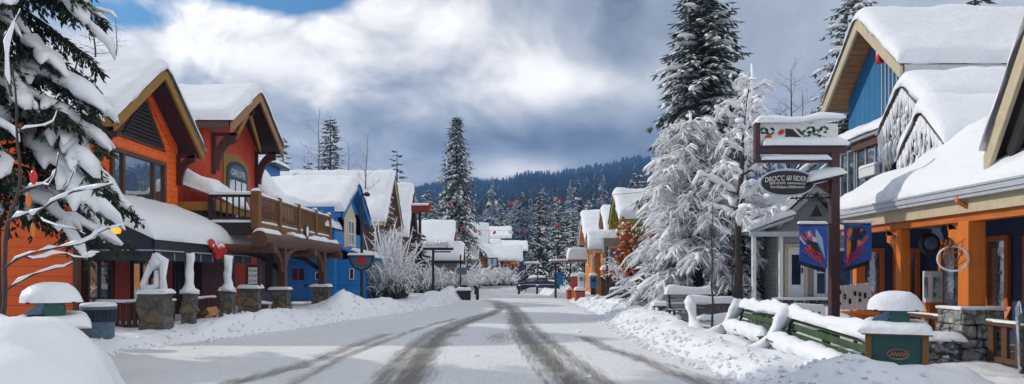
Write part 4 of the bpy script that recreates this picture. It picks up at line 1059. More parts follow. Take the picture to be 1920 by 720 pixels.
cottage('tall_beige_lodge', 'tall beige lodge whose snow roof overtops the brown lodge at the street end', 'x', -.2, -6, 119, 3.4, -.2, 6.9, 8.7, M['beige'], M['brown'], .35, .5, snow_seed=24)
cottage('cream_cottage', 'small cream cottage wedged between the swooping shed and the white tall cottage', 'x', -5.2, -10, 96, 2.4, -.2, 3.9, 5.9, M['cream'], M['redplain'], .3, .5, win=((95.2, 96.8, 1.4, 2.8, M['white']),), snow_seed=25)
# ================================================================ BLUE CHALET on the right
ch = thing('blue_chalet', 'tall chalet with blue batten gable wall and pine soffit under a huge snow roof', 'chalet', (14, 28, 0))
CXW = 13.75
gable_body(ch, 'x', CXW, 27, 27.95, 2.55, -.2, 8.75, 10.9, M['bluebatten'])
gable_roof(ch, 'x', 13.0, 28, 27.95, 3.1, 8.42, 11.05, .18, .42, M['pine'], M['fascia'], M['gutter'], barge_h=.40, barge_w=.1, snow_seed=21)
sw = MB(); sw.box(14.9, 27, 25.32, 25.42, 3, 8.7); sw.build('wall', M['navy'], ch)
mb = MB()
for k in range(9): mb.box(CXW - .05, CXW - .0, 25.5 + k * .27, 25.5 + k * .27 + .05, 7.1, 9.0 + k * .15)
mb.build('pale_wall_slats', M['gutter'], ch)
rl_ = MB(); rl_.lathe([(.02, 0), (.14, .02), (.16, .4), (.12, .5), (.02, .52)], (CXW - .4, 27.1, 9.3), 10); rl_.build('red_lantern', M['redorn'], ch, smooth=True)
mb = MB(); mb.box(13.5, 13.95, 25.05, 25.4, 8.0, 8.5); mb.build('beam_end', M['pine'], ch)
# bay window
mb = MB(); mb.box(13.1, 13.8, 26.1, 29.7, 4.2, 6.6); bay = mb.build('bay', M['bluebatten'], ch)
window(bay, (13.1, 0, 0), Y_, -X, 26.15, 28.3, 4.55, 6.4, M['greyp'], M['glassblue'], mull=(.33, .66), fw=.08)
window(bay, (13.1, 0, 0), Y_, -X, 28.4, 29.65, 4.4, 6.45, M['greyp'], M['glassblue'], mull=(.5,), fw=.08)
window(bay, (0, 26.1, 0), X, -Y_, 13.15, 13.7, 4.55, 6.4, M['pine'], M['glassdark'], fw=.07)
mb = MB(); mb.box(12.75, 13.76, 25.85, 29.95, 6.6, 6.75); br = mb.build('bay_roof', M['greyp'], bay)
mb = MB(); mb.box(12.9, 13.09, 26.2, 28.4, 6.3, 6.6); mb.build('awning_board', M['brown'], bay)
s = MB(); s.blanket(lambda u, v: V(12.68 + u, 25.8 + v, 6.75 + .3 * u), 1.12, 4.25, .36, r=.3, seed=31); s.build('bay_snow', M['snow'], br, smooth=True, angle=180)
mb = MB(); mb.box(12.85, 13.08, 26.5, 27.7, 5.2, 5.55); ac = mb.build('window_box', M['white'], bay, bevel=.02)
s = MB(); s.blanket(plane_pos((12.83, 26.48, 5.55), (1, 0, 0), (0, 1, 0)), .26, 1.24, .12); s.build('box_snow', M['snow'], ac, smooth=True, angle=180)
# two snow-buried dormers with icy faces
def icicles(mb, p, q, n, lmax, seed, r=.035):
    rr = random.Random(seed); p, q = Vector(p), Vector(q)
    for k in range(n):
        t = (k + rr.uniform(.2, .8)) / n; a = p.lerp(q, t); L = lmax * rr.uniform(.25, 1) ** 1.3
        mb.tube([a + Z * .05, a - Z * L * .5, a - Z * L], [r * rr.uniform(.8, 1.3), r * .6, .004], 5, cap=False)
for (nm, a_f, a_b, bc, half, ze, za, sd) in (('upper_dormer', 12.1, 21, 23.0, 1.5, 6.05, 7.35, 41), ('lower_dormer', 11.2, 17, 20.3, 1.25, 4.75, 5.95, 47)):
    gable_body(ch, 'x', a_f + .5, a_b, bc, half - .3, 3.4, ze, za - .15, M['gutter'], name=nm + '_wall')
    r_ = gable_roof(ch, 'x', a_f, a_b, bc, half, ze, za, .12, .52, M['brown'], M['brownx'], M['gutter'], barge_h=.16, snow_seed=sd)
    for (p_, q_, n_, l_, w_) in (((a_f - .08, bc - half, ze + .05), (a_f - .08, bc, za), 22, .9, .04), ((a_f - .08, bc, za), (a_f - .08, bc + half, ze + .05), 22, .9, .04), ((a_f, bc - half - .08, ze), (a_f + 2.0, bc - half - .08, ze), 12, .5, .04)):
        mb = MB(); icicles(mb, p_, q_, n_, l_, sd + int(l_ * 7), w_); mb.build('icicles', M['frost'], ch, smooth=True, angle=180)
    # rime-caked lattice of ice hanging across the gable
    mb = MB(); rr = random.Random(sd)
    for k in range(300):
        b = rr.uniform(-half, half) * .95; zt = ze + (za - ze) * (1 - abs(b) / half); z = zt - rr.uniform(.0, .95) * (zt - ze + .75)
        l_ = rr.uniform(.10, .34); s__ = rr.uniform(.018, .045); xo = rr.uniform(-.1, .3)
        pts = [V(a_f + xo, bc + b, z + l_ * .6), V(a_f - .03 + xo, bc + b + rr.uniform(-.05, .05), z), V(a_f + xo, bc + b + rr.uniform(-.09, .09), z - l_)]
        mb.tube(pts, [s__ * .8, s__ * 1.2, s__ * .3], 5)
    mb.build('rime', M['frost'], ch, smooth=True, angle=180)
mb = MB()
for k in range(6): mb.box(11.55, 11.66, 20.35, 21.3, 4.0 + k * .16, 4.1 + k * .16)
mb.build('orange_louver_boards', M['cedary'], ch)

# ================================================================ TIMBER PORCH RESTAURANT on the right
pr_ = thing('timber_porch_shop', 'navy walled shop with a deep porch on orange cedar posts under drifted snow', 'shop', (10, 16, 0))
EX, E0, E1 = 8.8, 8.0, 20.4
EZ = 3.22
mb = MB(); mb.prism([V(EX, E0, EZ), V(14.4, E0, EZ + 2.95), V(14.4, E0, EZ + 3.1), V(EX, E0, EZ + .12)], V(0, E1 - E0, 0)); prf = mb.build('porch_roof', M['pine'], pr_)
s = MB()
def pz(u, v):
    x = EX - .1 + u; y = E0 + v
    z = EZ + .12 + (x - EX) * .527
    z += .20 * math.exp(-((x - 11.6) / 1.3) ** 2) * math.exp(-((y - 17.6) / 1.6) ** 2) + .55 * sm(12, 14.2, x) * sm(20, 16, y) + .28 * math.exp(-((x - 10.6) / .8) ** 2 - ((y - 15.6) / 1.3) ** 2)
    z += .16 * math.sin((x * 1.1 - y * .8) * 1.9 + 1.5 * nz(x * .6, y * .6)) * sm(9.0, 10.5, x)
    return V(x, y, z)
s.blanket(pz, 5.8, E1 - E0 + .15, .42, r=.32, seed=51, amp=.14, step=.2); s.build('porch_snow', M['snow'], prf, smooth=True, angle=180)
mb = MB(); mb.box(EX - .13, EX + .0, E0, E1 + .02, EZ + .0, EZ + .15); mb.box(EX - .16, EX - .131, E0, E1 + .02, EZ + .11, EZ + .15); mb.box(EX - .10, EX - .0, E0, E1, EZ - .07, EZ - .004); mb.build('gutter', M['gutter'], pr_)
mb = MB(); mb.box(EX + .06, EX + .10, E0, E1, EZ - .34, EZ - .0); mb.build('fascia', M['fascia'], pr_)
mb = MB(); mb.box(EX + .16, EX + .40, E0, E1 - .1, EZ - .50, EZ - .32); mb.build('porch_beam', M['cedary'], pr_)
mb = MB(); mb.prism([V(EX + .06, E1, EZ - .3), V(13.0, E1, EZ - .3), V(13.0, E1, EZ + 2.1), V(EX + .06, E1, EZ - .0)], V(0, -.08, 0)); mb.build('end_board', M['fascia'], pr_)
PXC = 9.08
for (y, w, z0) in ((14.75, .35, .98), (17.35, .235, -.1), (19.55, .235, -.1), (11.5, .35, .98)):
    mb = MB(); mb.box(PXC - w / 2, PXC + w / 2, y - w / 2, y + w / 2, z0, EZ - .50); mb.build('post', M['cedar'], pr_, bevel=.02, seg=2)
    if w < .4:
        bracket(pr_, (PXC + .05, y + w / 2 - .02, EZ - .50), (0, 1, 0), .9, .62, M['cedar'], .12)
    else: 
        mb = MB(); mb.box(PXC - .12, PXC + .12, y + .26, y + .95, EZ - .95, EZ - .60); mb.build('corbel', M['cedary'], pr_, bevel=.02)
WX = 11.7
mb = MB(); mb.box(WX, 14.3, E0, 21.2, -.3, EZ + 1.2); mb.build('wall', M['navy'], pr_)
mb = MB(); mb.box(9.6, WX, 21.1, 21.2, -.3, EZ + .1); mb.build('end_wall', M['navy'], pr_)
mb = MB(); mb.box(8.7, WX, E0, 21.0, -.22, -.06); mb.build('porch_floor', M['deck'], pr_)
for (a0, a1, z0, z1, mm) in ((19.1, 20.35, .55, 2.6, ()), (15.9, 17.0, .1, 2.55, (.5,)), (17.5, 18.4, .4, 2.6, ()), (12.3, 14.9, .4, 2.5, (.33, .66))):
    window(pr_, (WX, 0, 0), Y_, -X, a0, a1, z0, z1, M['cedary'], M['glassblue'] if a0 > 19 else M['glass'], mull=mm, fw=.13, proud=.09)
for (x0, x1, z0, z1) in ((9.75, 10.5, .1, 2.4), (10.75, 11.5, .6, 2.4)):
    window(pr_, (0, 21.1, 0), X, -Y_, x0, x1, z0, z1, M['cedary'], M['glassblue'], fw=.11)
# railings between the posts
def porch_rail(y0, y1, x=9.05):
    mb = MB(); mb.box(x - .07, x + .07, y0, y1, .72, .80); mb.box(x - .04, x + .04, y0, y1, .05, .14)
    n = max(2, int((y1 - y0) / .33))
    for k in range(n): y = lerp(y0 + .08, y1 - .2, k / (n - 1)); mb.box(x - .03, x + .03, y, y + .16, .14, .72)
    r = mb.build('porch_rail', M['brown'], pr_)
    s = MB(); s.blanket(plane_pos((x - .08, y0, .80), (1, 0, 0), (0, 1, 0)), .16, y1 - y0, .035); s.build('rail_snow', M['snow'], r, smooth=True, angle=180)
porch_rail(15.3, 17.15); porch_rail(17.6, 19.3); porch_rail(12.0, 14.2)
# entrance gable at the right edge
gable_roof(pr_, 'x', 8.95, 16, 11.15, 2.85, 3.75, 8.7, .2, .40, M['dark'], M['fascia'], M['gutter'], barge_h=.30, snow_seed=61)
mb = MB(); mb.prism([V(9.02, 11.15 + 2.5, 3.95), V(9.02, 11.15, 8.2), V(9.02, 11.15, 7.8), V(9.02, 11.15 + 2.35, 3.75)], V(.1, 0, 0)); mb.build('inner_barge', M['black'], pr_)
mb = MB(); mb.prism([V(9.6, 8.9, 3.4), V(9.6, 13.4, 3.4), V(9.6, 13.4, 4.2), V(9.6, 11.15, 8.3), V(9.6, 8.9, 4.2)], V(.2, 0, 0)); mb.build('entrance_gable_wall', M['navy'], pr_)
mb = MB(); icicles(mb, (14.0, 24.82, 8.4), (20, 24.82, 8.4), 40, .4, 6, .025); mb.build('eave_icicles', M['frost'], ch, smooth=True, angle=180)
# copper downpipe
mb = MB(); mb.tube([V(EX - .06, 14.62, EZ + .05), V(EX - .08, 14.6, EZ - .12), V(EX + .06, 14.55, EZ - .22), V(9.6, 14.3, EZ - .24), V(10.5, 14.1, EZ - .30)], .055, 8); mb.build('downpipe', M['cedary'], pr_, smooth=True)
# stone pier under the big post: stacked blocks in one irregular mass
def block_pier(name, label, x, y, w, z0, z1, seed):
    t = thing(name, label, 'pier', (x, y, z0)); rr = random.Random(seed); z = z0; mb = MB()
    core = MB(); core.box(x - w * .44, x + w * .44, y - w * .44, y + w * .44, z0, z1 - .02); core.build('core', M['black'], t)
    bm = bmesh.new()
    row = 0
    while z < z1 - .05:
        h = min(rr.uniform(.14, .30), z1 - z); 
        if z1 - z - h < .08: h = z1 - z
        ww = w * lerp(1.06, .93, (z - z0) / (z1 - z0))
        for (ax_, sgn) in ((0, 1), (0, -1), (1, 1), (1, -1)):
            a = -ww / 2
            while a < ww / 2 - .02:
                L = min(rr.uniform(.2, .5), ww / 2 - a)
                if ww / 2 - a - L < .12: L = ww / 2 - a
                dp = ww / 2 + rr.uniform(-.02, .05); d0 = dp - .22
                g = .010
                lo, hi = (a + g, a + L - g)
                if ax_ == 0: b_ = (x + lo, x + hi, y + sgn * dp, y + sgn * d0)
                else: b_ = (x + sgn * dp, x + sgn * d0, y + lo, y + hi)
                r = bmesh.ops.create_cube(bm, size=1)
                for v in r['verts']:
                    v.co.x = lerp(b_[0], b_[1], v.co.x + .5); v.co.y = lerp(b_[2], b_[3], v.co.y + .5); v.co.z = lerp(z + g, z + h - g, v.co.z + .5)
                    v.co += Vector((rr.uniform(-1, 1), rr.uniform(-1, 1), rr.uniform(-1, 1))) * .016
                a += L
        z += h
    bmesh.ops.recalc_face_normals(bm, faces=bm.faces[:])
    off = ORG[t.name]
    for v in bm.verts: v.co -= off
    me = bpy.data.meshes.new('stone_blocks'); bm.to_mesh(me); bm.free()
    o = link_mesh('stone_blocks', me, M['stonegrey'], t); m_ = o.modifiers.new('Bevel', 'BEVEL'); m_.width = .03; m_.segments = 2
    return t
bp = block_pier('stone_block_pier', 'pale grey stacked stone pier carrying the thick orange cedar post', 9.06, 14.75, .86, -.2, 1.0, 4)
s = MB(); s.blanket(plane_pos((8.62, 14.32, 1.0), (1, 0, 0), (0, 1, 0)), .2, .86, .05); s.blanket(plane_pos((8.62, 14.32, 1.0), (1, 0, 0), (0, 1, 0)), .86, .2, .05); s.build('ledge_snow', M['snow'], bp, smooth=True, angle=180)
block_pier('stone_block_pier', 'pale stone pier at the right picture edge under the entrance gable', 9.06, 11.5, .86, -.2, 1.0, 9)
# low rubble wall
t = thing('rubble_wall', 'low dark rubble wall with snow top between green bin and stone pier', 'wall', (7.8, 14.6, 0))
mb = MB(); rr = random.Random(8)
core = MB(); core.bar((7.0, 14.9, .1), (8.55, 14.35, .1), .30, .55); core.build('core', M['stonewall'], t)
for k in range(95):
    q = rr.random(); p = V(lerp(7.0, 8.55, q), lerp(14.9, 14.35, q) - .14 + rr.uniform(-.05, .04), rr.uniform(-.15, .40)); r_ = rr.uniform(.05, .11)
    mb.blob(p, r_ * 1.3, r_, r_ * .8, 7, 5, .6, k)
mb.build('rubble', M['stonewall'], t, smooth=True, angle=50)
s = MB(); s.blanket(plane_pos((6.95, 14.72, .40), (1.55, -.55, 0), (.55, 1.55, 0)), 1.75, .45, .16, wob=.06, seed=5); s.build('wall_snow', M['snow'], t, smooth=True, angle=180)

# things on the porch
t = thing('white_dispenser_box', 'white metal dispenser box with dark slot on an orange stand by the blue wall', 'box', (9.9, 17.6, 0))
mb = MB(); mb.box(9.75, 10.05, 17.4, 17.75, 1.0, 1.75); mb.build('case', M['white'], t, bevel=.02)
mb = MB(); mb.box(9.735, 9.75, 17.5, 17.64, 1.12, 1.6); mb.box(9.82, 9.98, 17.385, 17.4, 1.12, 1.6); mb.build('slot_window', M['glassdark'], t)
mb = MB(); mb.box(9.72, 10.15, 17.38, 17.85, -.06, 1.0); mb.build('stand', M['cedar'], t, bevel=.01)
t = thing('black_round_lantern', 'black round lantern hanging from the porch beam beside the second post', 'lantern', (9.5, 16.8, 2.35))
mb = MB(); mb.lathe([(.02, -.06), (.22, -.05), (.26, 0), (.22, .05), (.02, .06)], (0, 0, 0), 18); mb.v = [(9.45 + v[0], 16.9 + v[2], 2.35 + v[1]) for v in mb.v]; mb.build('drum', M['black'], t, smooth=True)
mb = MB(); mb.lathe([(.02, -.03), (.14, -.02), (.15, 0), (.14, .02), (.02, .03)], (0, 0, 0), 16); mb.v = [(9.45 + v[0], 16.83 + v[2], 2.37 + v[1]) for v in mb.v]; mb.build('face', M['steel'], t, smooth=True)
mb = MB(); mb.tube([V(9.45, 16.9, 2.58), V(9.45, 16.9, 2.68)], .02, 6); mb.bar((9.2, 16.9, 2.66), (9.5, 16.9, 2.66), .04, .04); mb.build('hanger', M['black'], t)
t = thing('white_hoop', 'white wire hoop with dry twigs hung on the inner side of the thick cedar post', 'wreath', (8.95, 15.2, 2.1))
mb = MB(); mb.tube([V(8.62 + .26 * math.cos(k / 20 * 6.283) * .9, 14.6 - .12 * math.cos(k / 20 * 6.283), 1.98 + .24 * math.sin(k / 20 * 6.283)) for k in range(21)], .022, 6, cap=False); mb.build('hoop', M['white'], t, smooth=True)
mb = MB(); rr = random.Random(6)
for k in range(22): a = rr.uniform(0, 6.28); mb.tube([V(8.62 + .2 * math.cos(a), 14.6, 2.02 + .2 * math.sin(a)), V(8.62 + rr.uniform(-.2, .25), 14.55, 2.15 + rr.uniform(-.2, .25))], .009, 4, cap=False)
mb.build('twigs', M['tan'], t)
def slat_chair(name, label, x, y, rz, mat):
    t = thing(name, label, 'chair', (x, y, -.06), group='wooden chairs on the timber porch')
    c, s_ = math.cos(rz), math.sin(rz)
    def W(a, b, z): return V(x + a * c - b * s_, y + a * s_ + b * c, z - .06)
    mb = MB()
    for k in range(5): u = -.24 + k * .12; mb.bar(W(u, .25, .35), W(u * 1.15, .62, 1.05), .10, .025, up=W(0, 1, 0) - W(0, 0, 0))
    mb.build('backrest', mat, t)
    mb = MB()
    for k in range(4): v = -.25 + k * .13; mb.bar(W(-.28, v, .42 - k * .02), W(.28, v, .42 - k * .02), .11, .025)
    mb.build('seat', mat, t)
    for a in (-.32, .32):
        mb = MB(); mb.bar(W(a, -.35, .58), W(a, .4, .58), .12, .03); mb.build('armrest', mat, t)
        mb = MB(); mb.bar(W(a, -.28, 0), W(a, -.28, .57), .09, .05); mb.build('leg', mat, t)
        mb = MB(); mb.bar(W(a, -.2, .36), W(a, .55, .0), .05, .11); mb.build('leg', mat, t)
    return t
slat_chair('slatted_chair', 'dark brown slatted garden chair on the porch, nearer the white dispenser', 9.9, 16.6, R(-60), M['brown'])
slat_chair('slatted_chair', 'orange brown slatted garden chair on the porch beside the stone pier', 9.75, 15.75, R(-75), M['cedar'])
slat_chair('slatted_chair', 'pale wooden garden chair at the porch rail near the right picture edge', 10.3, 13.9, R(-70), M['tan'])
t = thing('blue_and_white_figure', 'blue and white painted ski leaning at the right picture edge', 'ski', (9.3, 12.9, -.1))
mb = MB(); mb.tube([V(8.88, 12.95, -.1), V(8.87, 12.95, .4), V(8.86, 12.96, .9), V(8.84, 12.97, 1.12), V(8.80, 12.95, 1.22)], [.10, .11, .12, .10, .03], 10, flat=.25); mb.build('board', M['glassblue'], t, smooth=True)

# ================================================================ GREY SHOP
gs = thing('grey_shop', 'small grey clapboard shop with a pointed gable and two green skylights', 'shop', (10, 26, 0))
GY = 25.4
mb = MB(); mb.box(9.0, 12.6, GY, 29, .1, 3.5); mb.build('wall', M['grey'], gs)
mb = MB(); mb.prism([V(9.35, GY - .02, 3.45), V(11.1, GY - .02, 3.45), V(10.22, GY - .02, 4.4)], V(0, 3, 0)); mb.build('gable_wall', M['grey'], gs)
gr = gable_roof(gs, 'y', GY - .35, 30, 10.22, 1.25, 3.35, 4.55, .1, .26, M['greyp'], M['greyp'], M['gutter'], barge_h=.2, snow_seed=71)
mb = MB(); mb.prism([V(10.02, GY - .36, 3.6), V(10.42, GY - .36, 3.6), V(10.22, GY - .36, 4.0)], V(0, .04, 0)); mb.build('gable_vent', M['black'], gs)
sl_ = (4.55 - 3.35) / 1.25
for k in range(2):
    mb = MB(); y0 = GY + .2 + k * .9
    o = V(9.25, y0, 3.35 + .28 * sl_ + .36); ux = V(.72, 0, .72 * sl_)
    mb.obox(o, ux, V(0, .8, 0), V(-.06, 0, .06)); sk = mb.build('skylight', M['greyp'], gs)
    mb = MB(); mb.obox(o + ux * .08 + V(-.062, .07, .062), ux * .84, V(0, .66, 0), V(-.01, 0, .01)); mb.build('pane', m_glass('green_skylight', (.01, .06, .05), .25) if k == 0 else bpy.data.materials['green_skylight'], sk)
mb = MB(); mb.prism([V(7.95, GY - .5, 3.0), V(9.4, GY - .5, 3.5), V(9.4, GY - .5, 3.6), V(7.95, GY - .5, 3.1)], V(0, 4.0, 0)); mb.box(7.9, 10.0, GY - .56, GY - .5, 2.92, 3.08); lt = mb.build('lean_to_roof', M['gutter'], gs)
s = MB(); s.blanket(lambda u, v: V(7.85 + u, GY - .6 + v, 3.1 + .38 * u), 1.6, 4.2, .22, r=.2, seed=3); s.build('lean_to_snow', M['snow'], lt, smooth=True, angle=180)
mb = MB()
for x in (8.1, 9.0): mb.box(x - .06, x + .06, GY - .45, GY - .33, .2, 2.95)
mb.build('porch_posts', M['white'], gs)
door(gs, (0, GY, 0), X, -Y_, 9.35, 9.95, .75, 2.6, M['white'], M['cream'], M['glassdark'], [(.25, .75, .3, .85)])
window(gs, (0, GY, 0), X, -Y_, 10.25, 10.75, .9, 2.55, M['white'], M['glass'], trans=(.5,))
window(gs, (0, GY, 0), X, -Y_, 10.95, 12.3, .9, 2.55, M['white'], M['glassblue'], mull=(.5,))
mb = MB(); mb.box(8.8, 12.6, GY - .55, GY - .02, -.2, .82); fw_ = mb.build('stone_footing', M['stonewall'], gs)
s = MB(); s.blanket(plane_pos((8.75, GY - .6, .82), (1, 0, 0), (0, 1, 0)), 3.9, .55, .08); s.build('footing_snow', M['snow'], fw_, smooth=True, angle=180)

# ================================================================ far houses on the right
cottage('lime_cottage', 'cottage with a lime green gable and broad white roof above the rust bush', 'x', 6.55, 16, 47.4, 2.55, -.2, 4.75, 6.55, M['lime'], M['lime'], .42, .5, win=((46.6, 48.2, 2.6, 4.2, M['white']),), snow_seed=81, soffit=M['lime'])
cottage('narrow_orange_cottage', 'narrow orange gabled cottage between lime cottage and the curved amber one', 'x', 6.5, 15, 53.2, 1.9, -.2, 4.2, 6.1, M['amber'], M['tan'], .36, .5, snow_seed=82, soffit=M['amber'])
am = cottage('amber_cottage', 'amber boarded cottage with white curved barge boards at the right street bend', 'x', 5.75, 14, 61, 3.0, -.2, 4.2, 6.35, M['amber'], M['white'], .40, .5, win=((59.6, 61.0, 2.3, 3.7, M['cream']),), snow_seed=83, soffit=M['amber'])
ag = cottage('amber_shop', 'small amber shop with pointed white trimmed gable behind the orange barrels', 'x', 5.25, 9, 51.0, 1.25, -.2, 3.1, 4.35, M['amber'], M['cream'], .2, .35, win=((50.6, 51.5, 1.9, 2.9, M['white']),), snow_seed=84, soffit=M['amber'], bh_=.14)
mb = MB(); mb.box(6.0, 9.5, 48.9, 50.2, 3.0, 4.0); wk = mb.build('shingled_parapet', M['grey'], ag); mb = MB(); mb.box(5.9, 9.6, 48.7, 50.3, 1.4, 3.0); mb.build('lower_wall', M['amber'], ag)
mb = MB(); icicles(mb, (5.95, 48.65, 2.6), (8.5, 48.65, 2.6), 30, .8, 6, .06); mb.build('icicles', M['frost'], ag)
cn = thing('street_canopy', 'slim timber canopy on thin black posts with thick square snow at one end', 'canopy', (3.6, 50.5, 0))
mb = MB(); mb.box(2.6, 3.85, 49.9, 51.2, 2.42, 2.54); mb.box(3.85, 5.0, 49.9, 51.4, 2.42, 2.62); cr_ = mb.build('roof', M['tan'], cn)
s = MB(); s.blanket(plane_pos((3.75, 49.8, 2.62), (1, 0, 0), (0, 1, 0)), 1.3, 1.7, .75, r=.14); s.blanket(plane_pos((2.55, 49.85, 2.54), (1, 0, 0), (0, 1, 0)), 1.2, 1.4, .1); s.build('roof_snow', M['snow'], cn, smooth=True, angle=180)
for (x, y) in ((2.95, 50.0), (3.9, 50.0), (4.85, 50.0), (2.95, 51.1), (4.85, 51.2)):
    mb = MB(); mb.tube([V(x, y, 0), V(x, y, 2.42)], .045, 6); mb.build('post', M['black'], cn)
mb = MB(); mb.box(3.0, 3.5, 50.9, 50.98, .9, 1.75); mb.build('blue_notice', M['blueplain'], cn)
# ================================================================ STREET FURNITURE
def snow_on(par, name, pos, Lu, Lv, t, **k):
    s = MB(); s.blanket(pos, Lu, Lv, t, **k); return s.build(name, M['snow'], par, smooth=True, angle=180)
def place(t, loc, rz=0, rx=0, ry=0):
    t.location = loc; t.rotation_euler = (rx, ry, rz)
# ---- litter bin huts
def bin_hut(label, loc, rz, body_h, sc=1.0):
    t = thing('litter_bin', label, 'litter bin')
    w, z1 = .375, body_h
    mb = MB(); mb.box(-w, w, -w, w, -.3, z1); mb.build('body', M['greenbin'], t)
    for sx in (-1, 1):
        for sy in (-1, 1):
            mb = MB(); mb.obox((sx * w - .045, sy * w - .045, -.3), (.09, 0, 0), (0, .09, 0), (0, 0, z1 + .3)); mb.build('corner_post', M['deck'], t, bevel=.008)
    mb = MB(); mb.box(-.47, .47, -.47, .47, z1, z1 + .035); rf = mb.build('roof_board', M['deck'], t)
    snow_on(rf, 'roof_snow', plane_pos((-.5, -.5, z1 + .035), X, Y_), 1.0, 1.0, .17, r=.14, step=.08, amp=.18, wob=.06, seed=loc[0])
    mb = MB(); mb.lathe([(.02, 0), (.135, 0), (.14, .01), (.14, .40), (.02, .40)], (0, 0, 0), 20); mb.v = [(.04 + v[0], -.30 + v[2], z1 + .245 + v[1]) for v in mb.v]; mb.build('hood', M['greenbin'], t, smooth=True)
    mb = MB(); mb.prism([V(-.34, -.28, z1 + .2), V(-.12, -.28, z1 + .2), V(-.06, -.28, z1 + .36), V(-.14, -.28, z1 + .36)], V(0, .5, 0)); mb.build('chute_flap', M['steel'], t)
    mb = MB(); mb.box(-.30, .30, -.28, .3, z1 + .345, z1 + .37); mb.build('cap_board', M['black'], t)
    s = MB(); s.blob(V(0, 0, z1 + .36), .375, .36, .30, 18, 12, .12, 3, zmin=0); 
    s.v = [(v[0] * (1 + .10 * (1 - min(1, abs(v[2] - z1 - .36) / .3))), v[1], v[2]) for v in s.v]
    s.build('cap_snow', M['snow'], t, smooth=True, angle=70)
    em = MB(); em.tube([V(.14 * math.cos(k / 24 * 6.283) + .02, -w - .012, z1 - .28 + .075 * math.sin(k / 24 * 6.283)) for k in range(25)], .010, 6, cap=False)
    for k in range(5): a = -.085 + k * .045; em.bar((a, -w - .012, z1 - .315), (a + .028, -w - .012, z1 - .25), .010, .012); em.bar((a + .028, -w - .012, z1 - .25), (a + .045, -w - .012, z1 - .315), .010, .012)
    em.build('oval_emblem', M['tan'], t)
    place(t, loc, rz); t.scale = (sc, sc, sc); return t
bin_hut('bottle green litter bin with domed snow cap and oval emblem, beside the bench end', (5.86, 11.4, .08), R(-26), .70)
bin_hut('dark green litter bin almost buried by the left snow drift under a thick snow cap', (-7.15, 11.6, .06), R(30), .74, 1.08)
# ---- ribbed steel bin
t = thing('steel_bin', 'ribbed blue grey steel bin with flat snow lid, left of the road by the porch', 'bin', (-9.25, 16.7, 0))
mb = MB(); mb.lathe([(.31, -.05), (.325, 0), (.33, .58), (.34, .60), (.34, .62)], (-9.25, 16.7, 0), 28); mb.build('drum', M['steel'], t, smooth=True)
mb = MB()
for k in range(26): a = k / 26 * 6.283; mb.tube([V(-9.25 + .335 * math.cos(a), 16.7 + .335 * math.sin(a), .60), V(-9.25 + .345 * math.cos(a), 16.7 + .345 * math.sin(a), .90)], .017, 5)
mb.lathe([(.30, .6), (.30, .88)], (-9.25, 16.7, 0), 20); mb.build('slats', M['navyboard'], t)
mb = MB(); mb.lathe([(.33, .88), (.375, .89), (.375, .95), (.33, .96)], (-9.25, 16.7, 0), 28); mb.build('rim', M['steel'], t, smooth=True, angle=40)
mb = MB(); mb.lathe([(.37, .955), (.375, .99), (.34, 1.03), (.18, 1.05), (.01, 1.05)], (-9.25, 16.7, 0), 28); mb.build('lid_snow', M['snow'], t, smooth=True, angle=180)
# ---- benches
def bench(label, loc, rz, L, tilt=0, mat=None, fins=(1, 0), heavy=1.0, back_h=.84, seat=True):
    t = thing('park_bench', label, 'bench', group='snow covered benches by the right walk'); mat = mat or M['benchgreen']
    mb = MB()
    for k in range(3): z = .42 + k * .155; mb.box(0, L, .02 + (z - .4) * .22, .055 + (z - .4) * .22, z, z + .125)
    mb.build('backrest', mat, t, bevel=.012)
    mb = MB()
    for k in range(4): mb.box(0, L, -.46 + k * .115, -.36 + k * .115, .36, .395)
    mb.build('seat', mat, t, bevel=.01)
    for x in (.1, L - .1):
        mb = MB(); mb.prism([V(x - .03, -.46, -.15), V(x - .03, -.40, -.15), V(x - .03, -.36, .36), V(x - .03, .03, .36), V(x - .03, .14, .84), V(x - .03, .10, .84), V(x - .03, -.02, .40), V(x - .03, -.44, .40)], V(.06, 0, 0)); mb.box(x - .03, x + .03, .0, .06, -.15, .4); mb.build('leg', M['black'], t)
    snow_on(t, 'back_snow', plane_pos((-.02, -.03, back_h + .0), X, Y_), L + .04, .24, .20 * heavy, r=.13, step=.12, amp=.35, wob=.07, seed=loc[1])
    if seat:
        mb = MB(); n = int(L / .1); pts = []; rad = []
        for k in range(n + 1):
            x = lerp(.12, L - .06, k / n); pts.append(V(x, -.33 + .04 * nz(x * 1.2, loc[0]), .41 + .03 * nz(x * 2, 3) - .0)); rad.append((.175 + .03 * nz(x * 1.5, loc[1]) + .012 * nz(x * 7, 1)) * heavy * min(1, .55 + 3 * min(k / n, 1 - k / n)))
        mb.tube(pts, rad, 20); mb.rough(.05, 4, loc[1]); mb.rough(.025, 13); mb.build('seat_snow', M['snow'], t, smooth=True, angle=180)
    for e, f in ((0, fins[0]), (1, fins[1])):
        if not f: continue
        mb = MB(); x = .05 if e == 0 else L - .05
        pts = [V(x, .14, back_h + .05), V(x, .02, back_h + .06), V(x, -.09, .74), V(x, -.17, .58), V(x, -.30, .40), V(x, -.50, .22), V(x, -.72, .05), V(x, -.92, -.10)]
        mb.tube(pts, [.10, .16, .14, .115, .12, .15, .21, .26], 16); mb.rough(.09, 4, loc[1]); mb.rough(.03, 12); mb.build('arm_snow', M['snow'], t, smooth=True, angle=180)
    place(t, loc, rz, ry=tilt); return t
d = V(5.72, 11.75, 0) - V(5.46, 15.0, 0)
bench('long green bench with snow roll on its seat, next to the bottle green bin', (5.46, 15.0, .02), math.atan2(d.y, d.x), d.length, tilt=.075, fins=(1, 0), heavy=1.05)
d = V(5.46, 15.05, 0) - V(5.66, 18.7, 0)
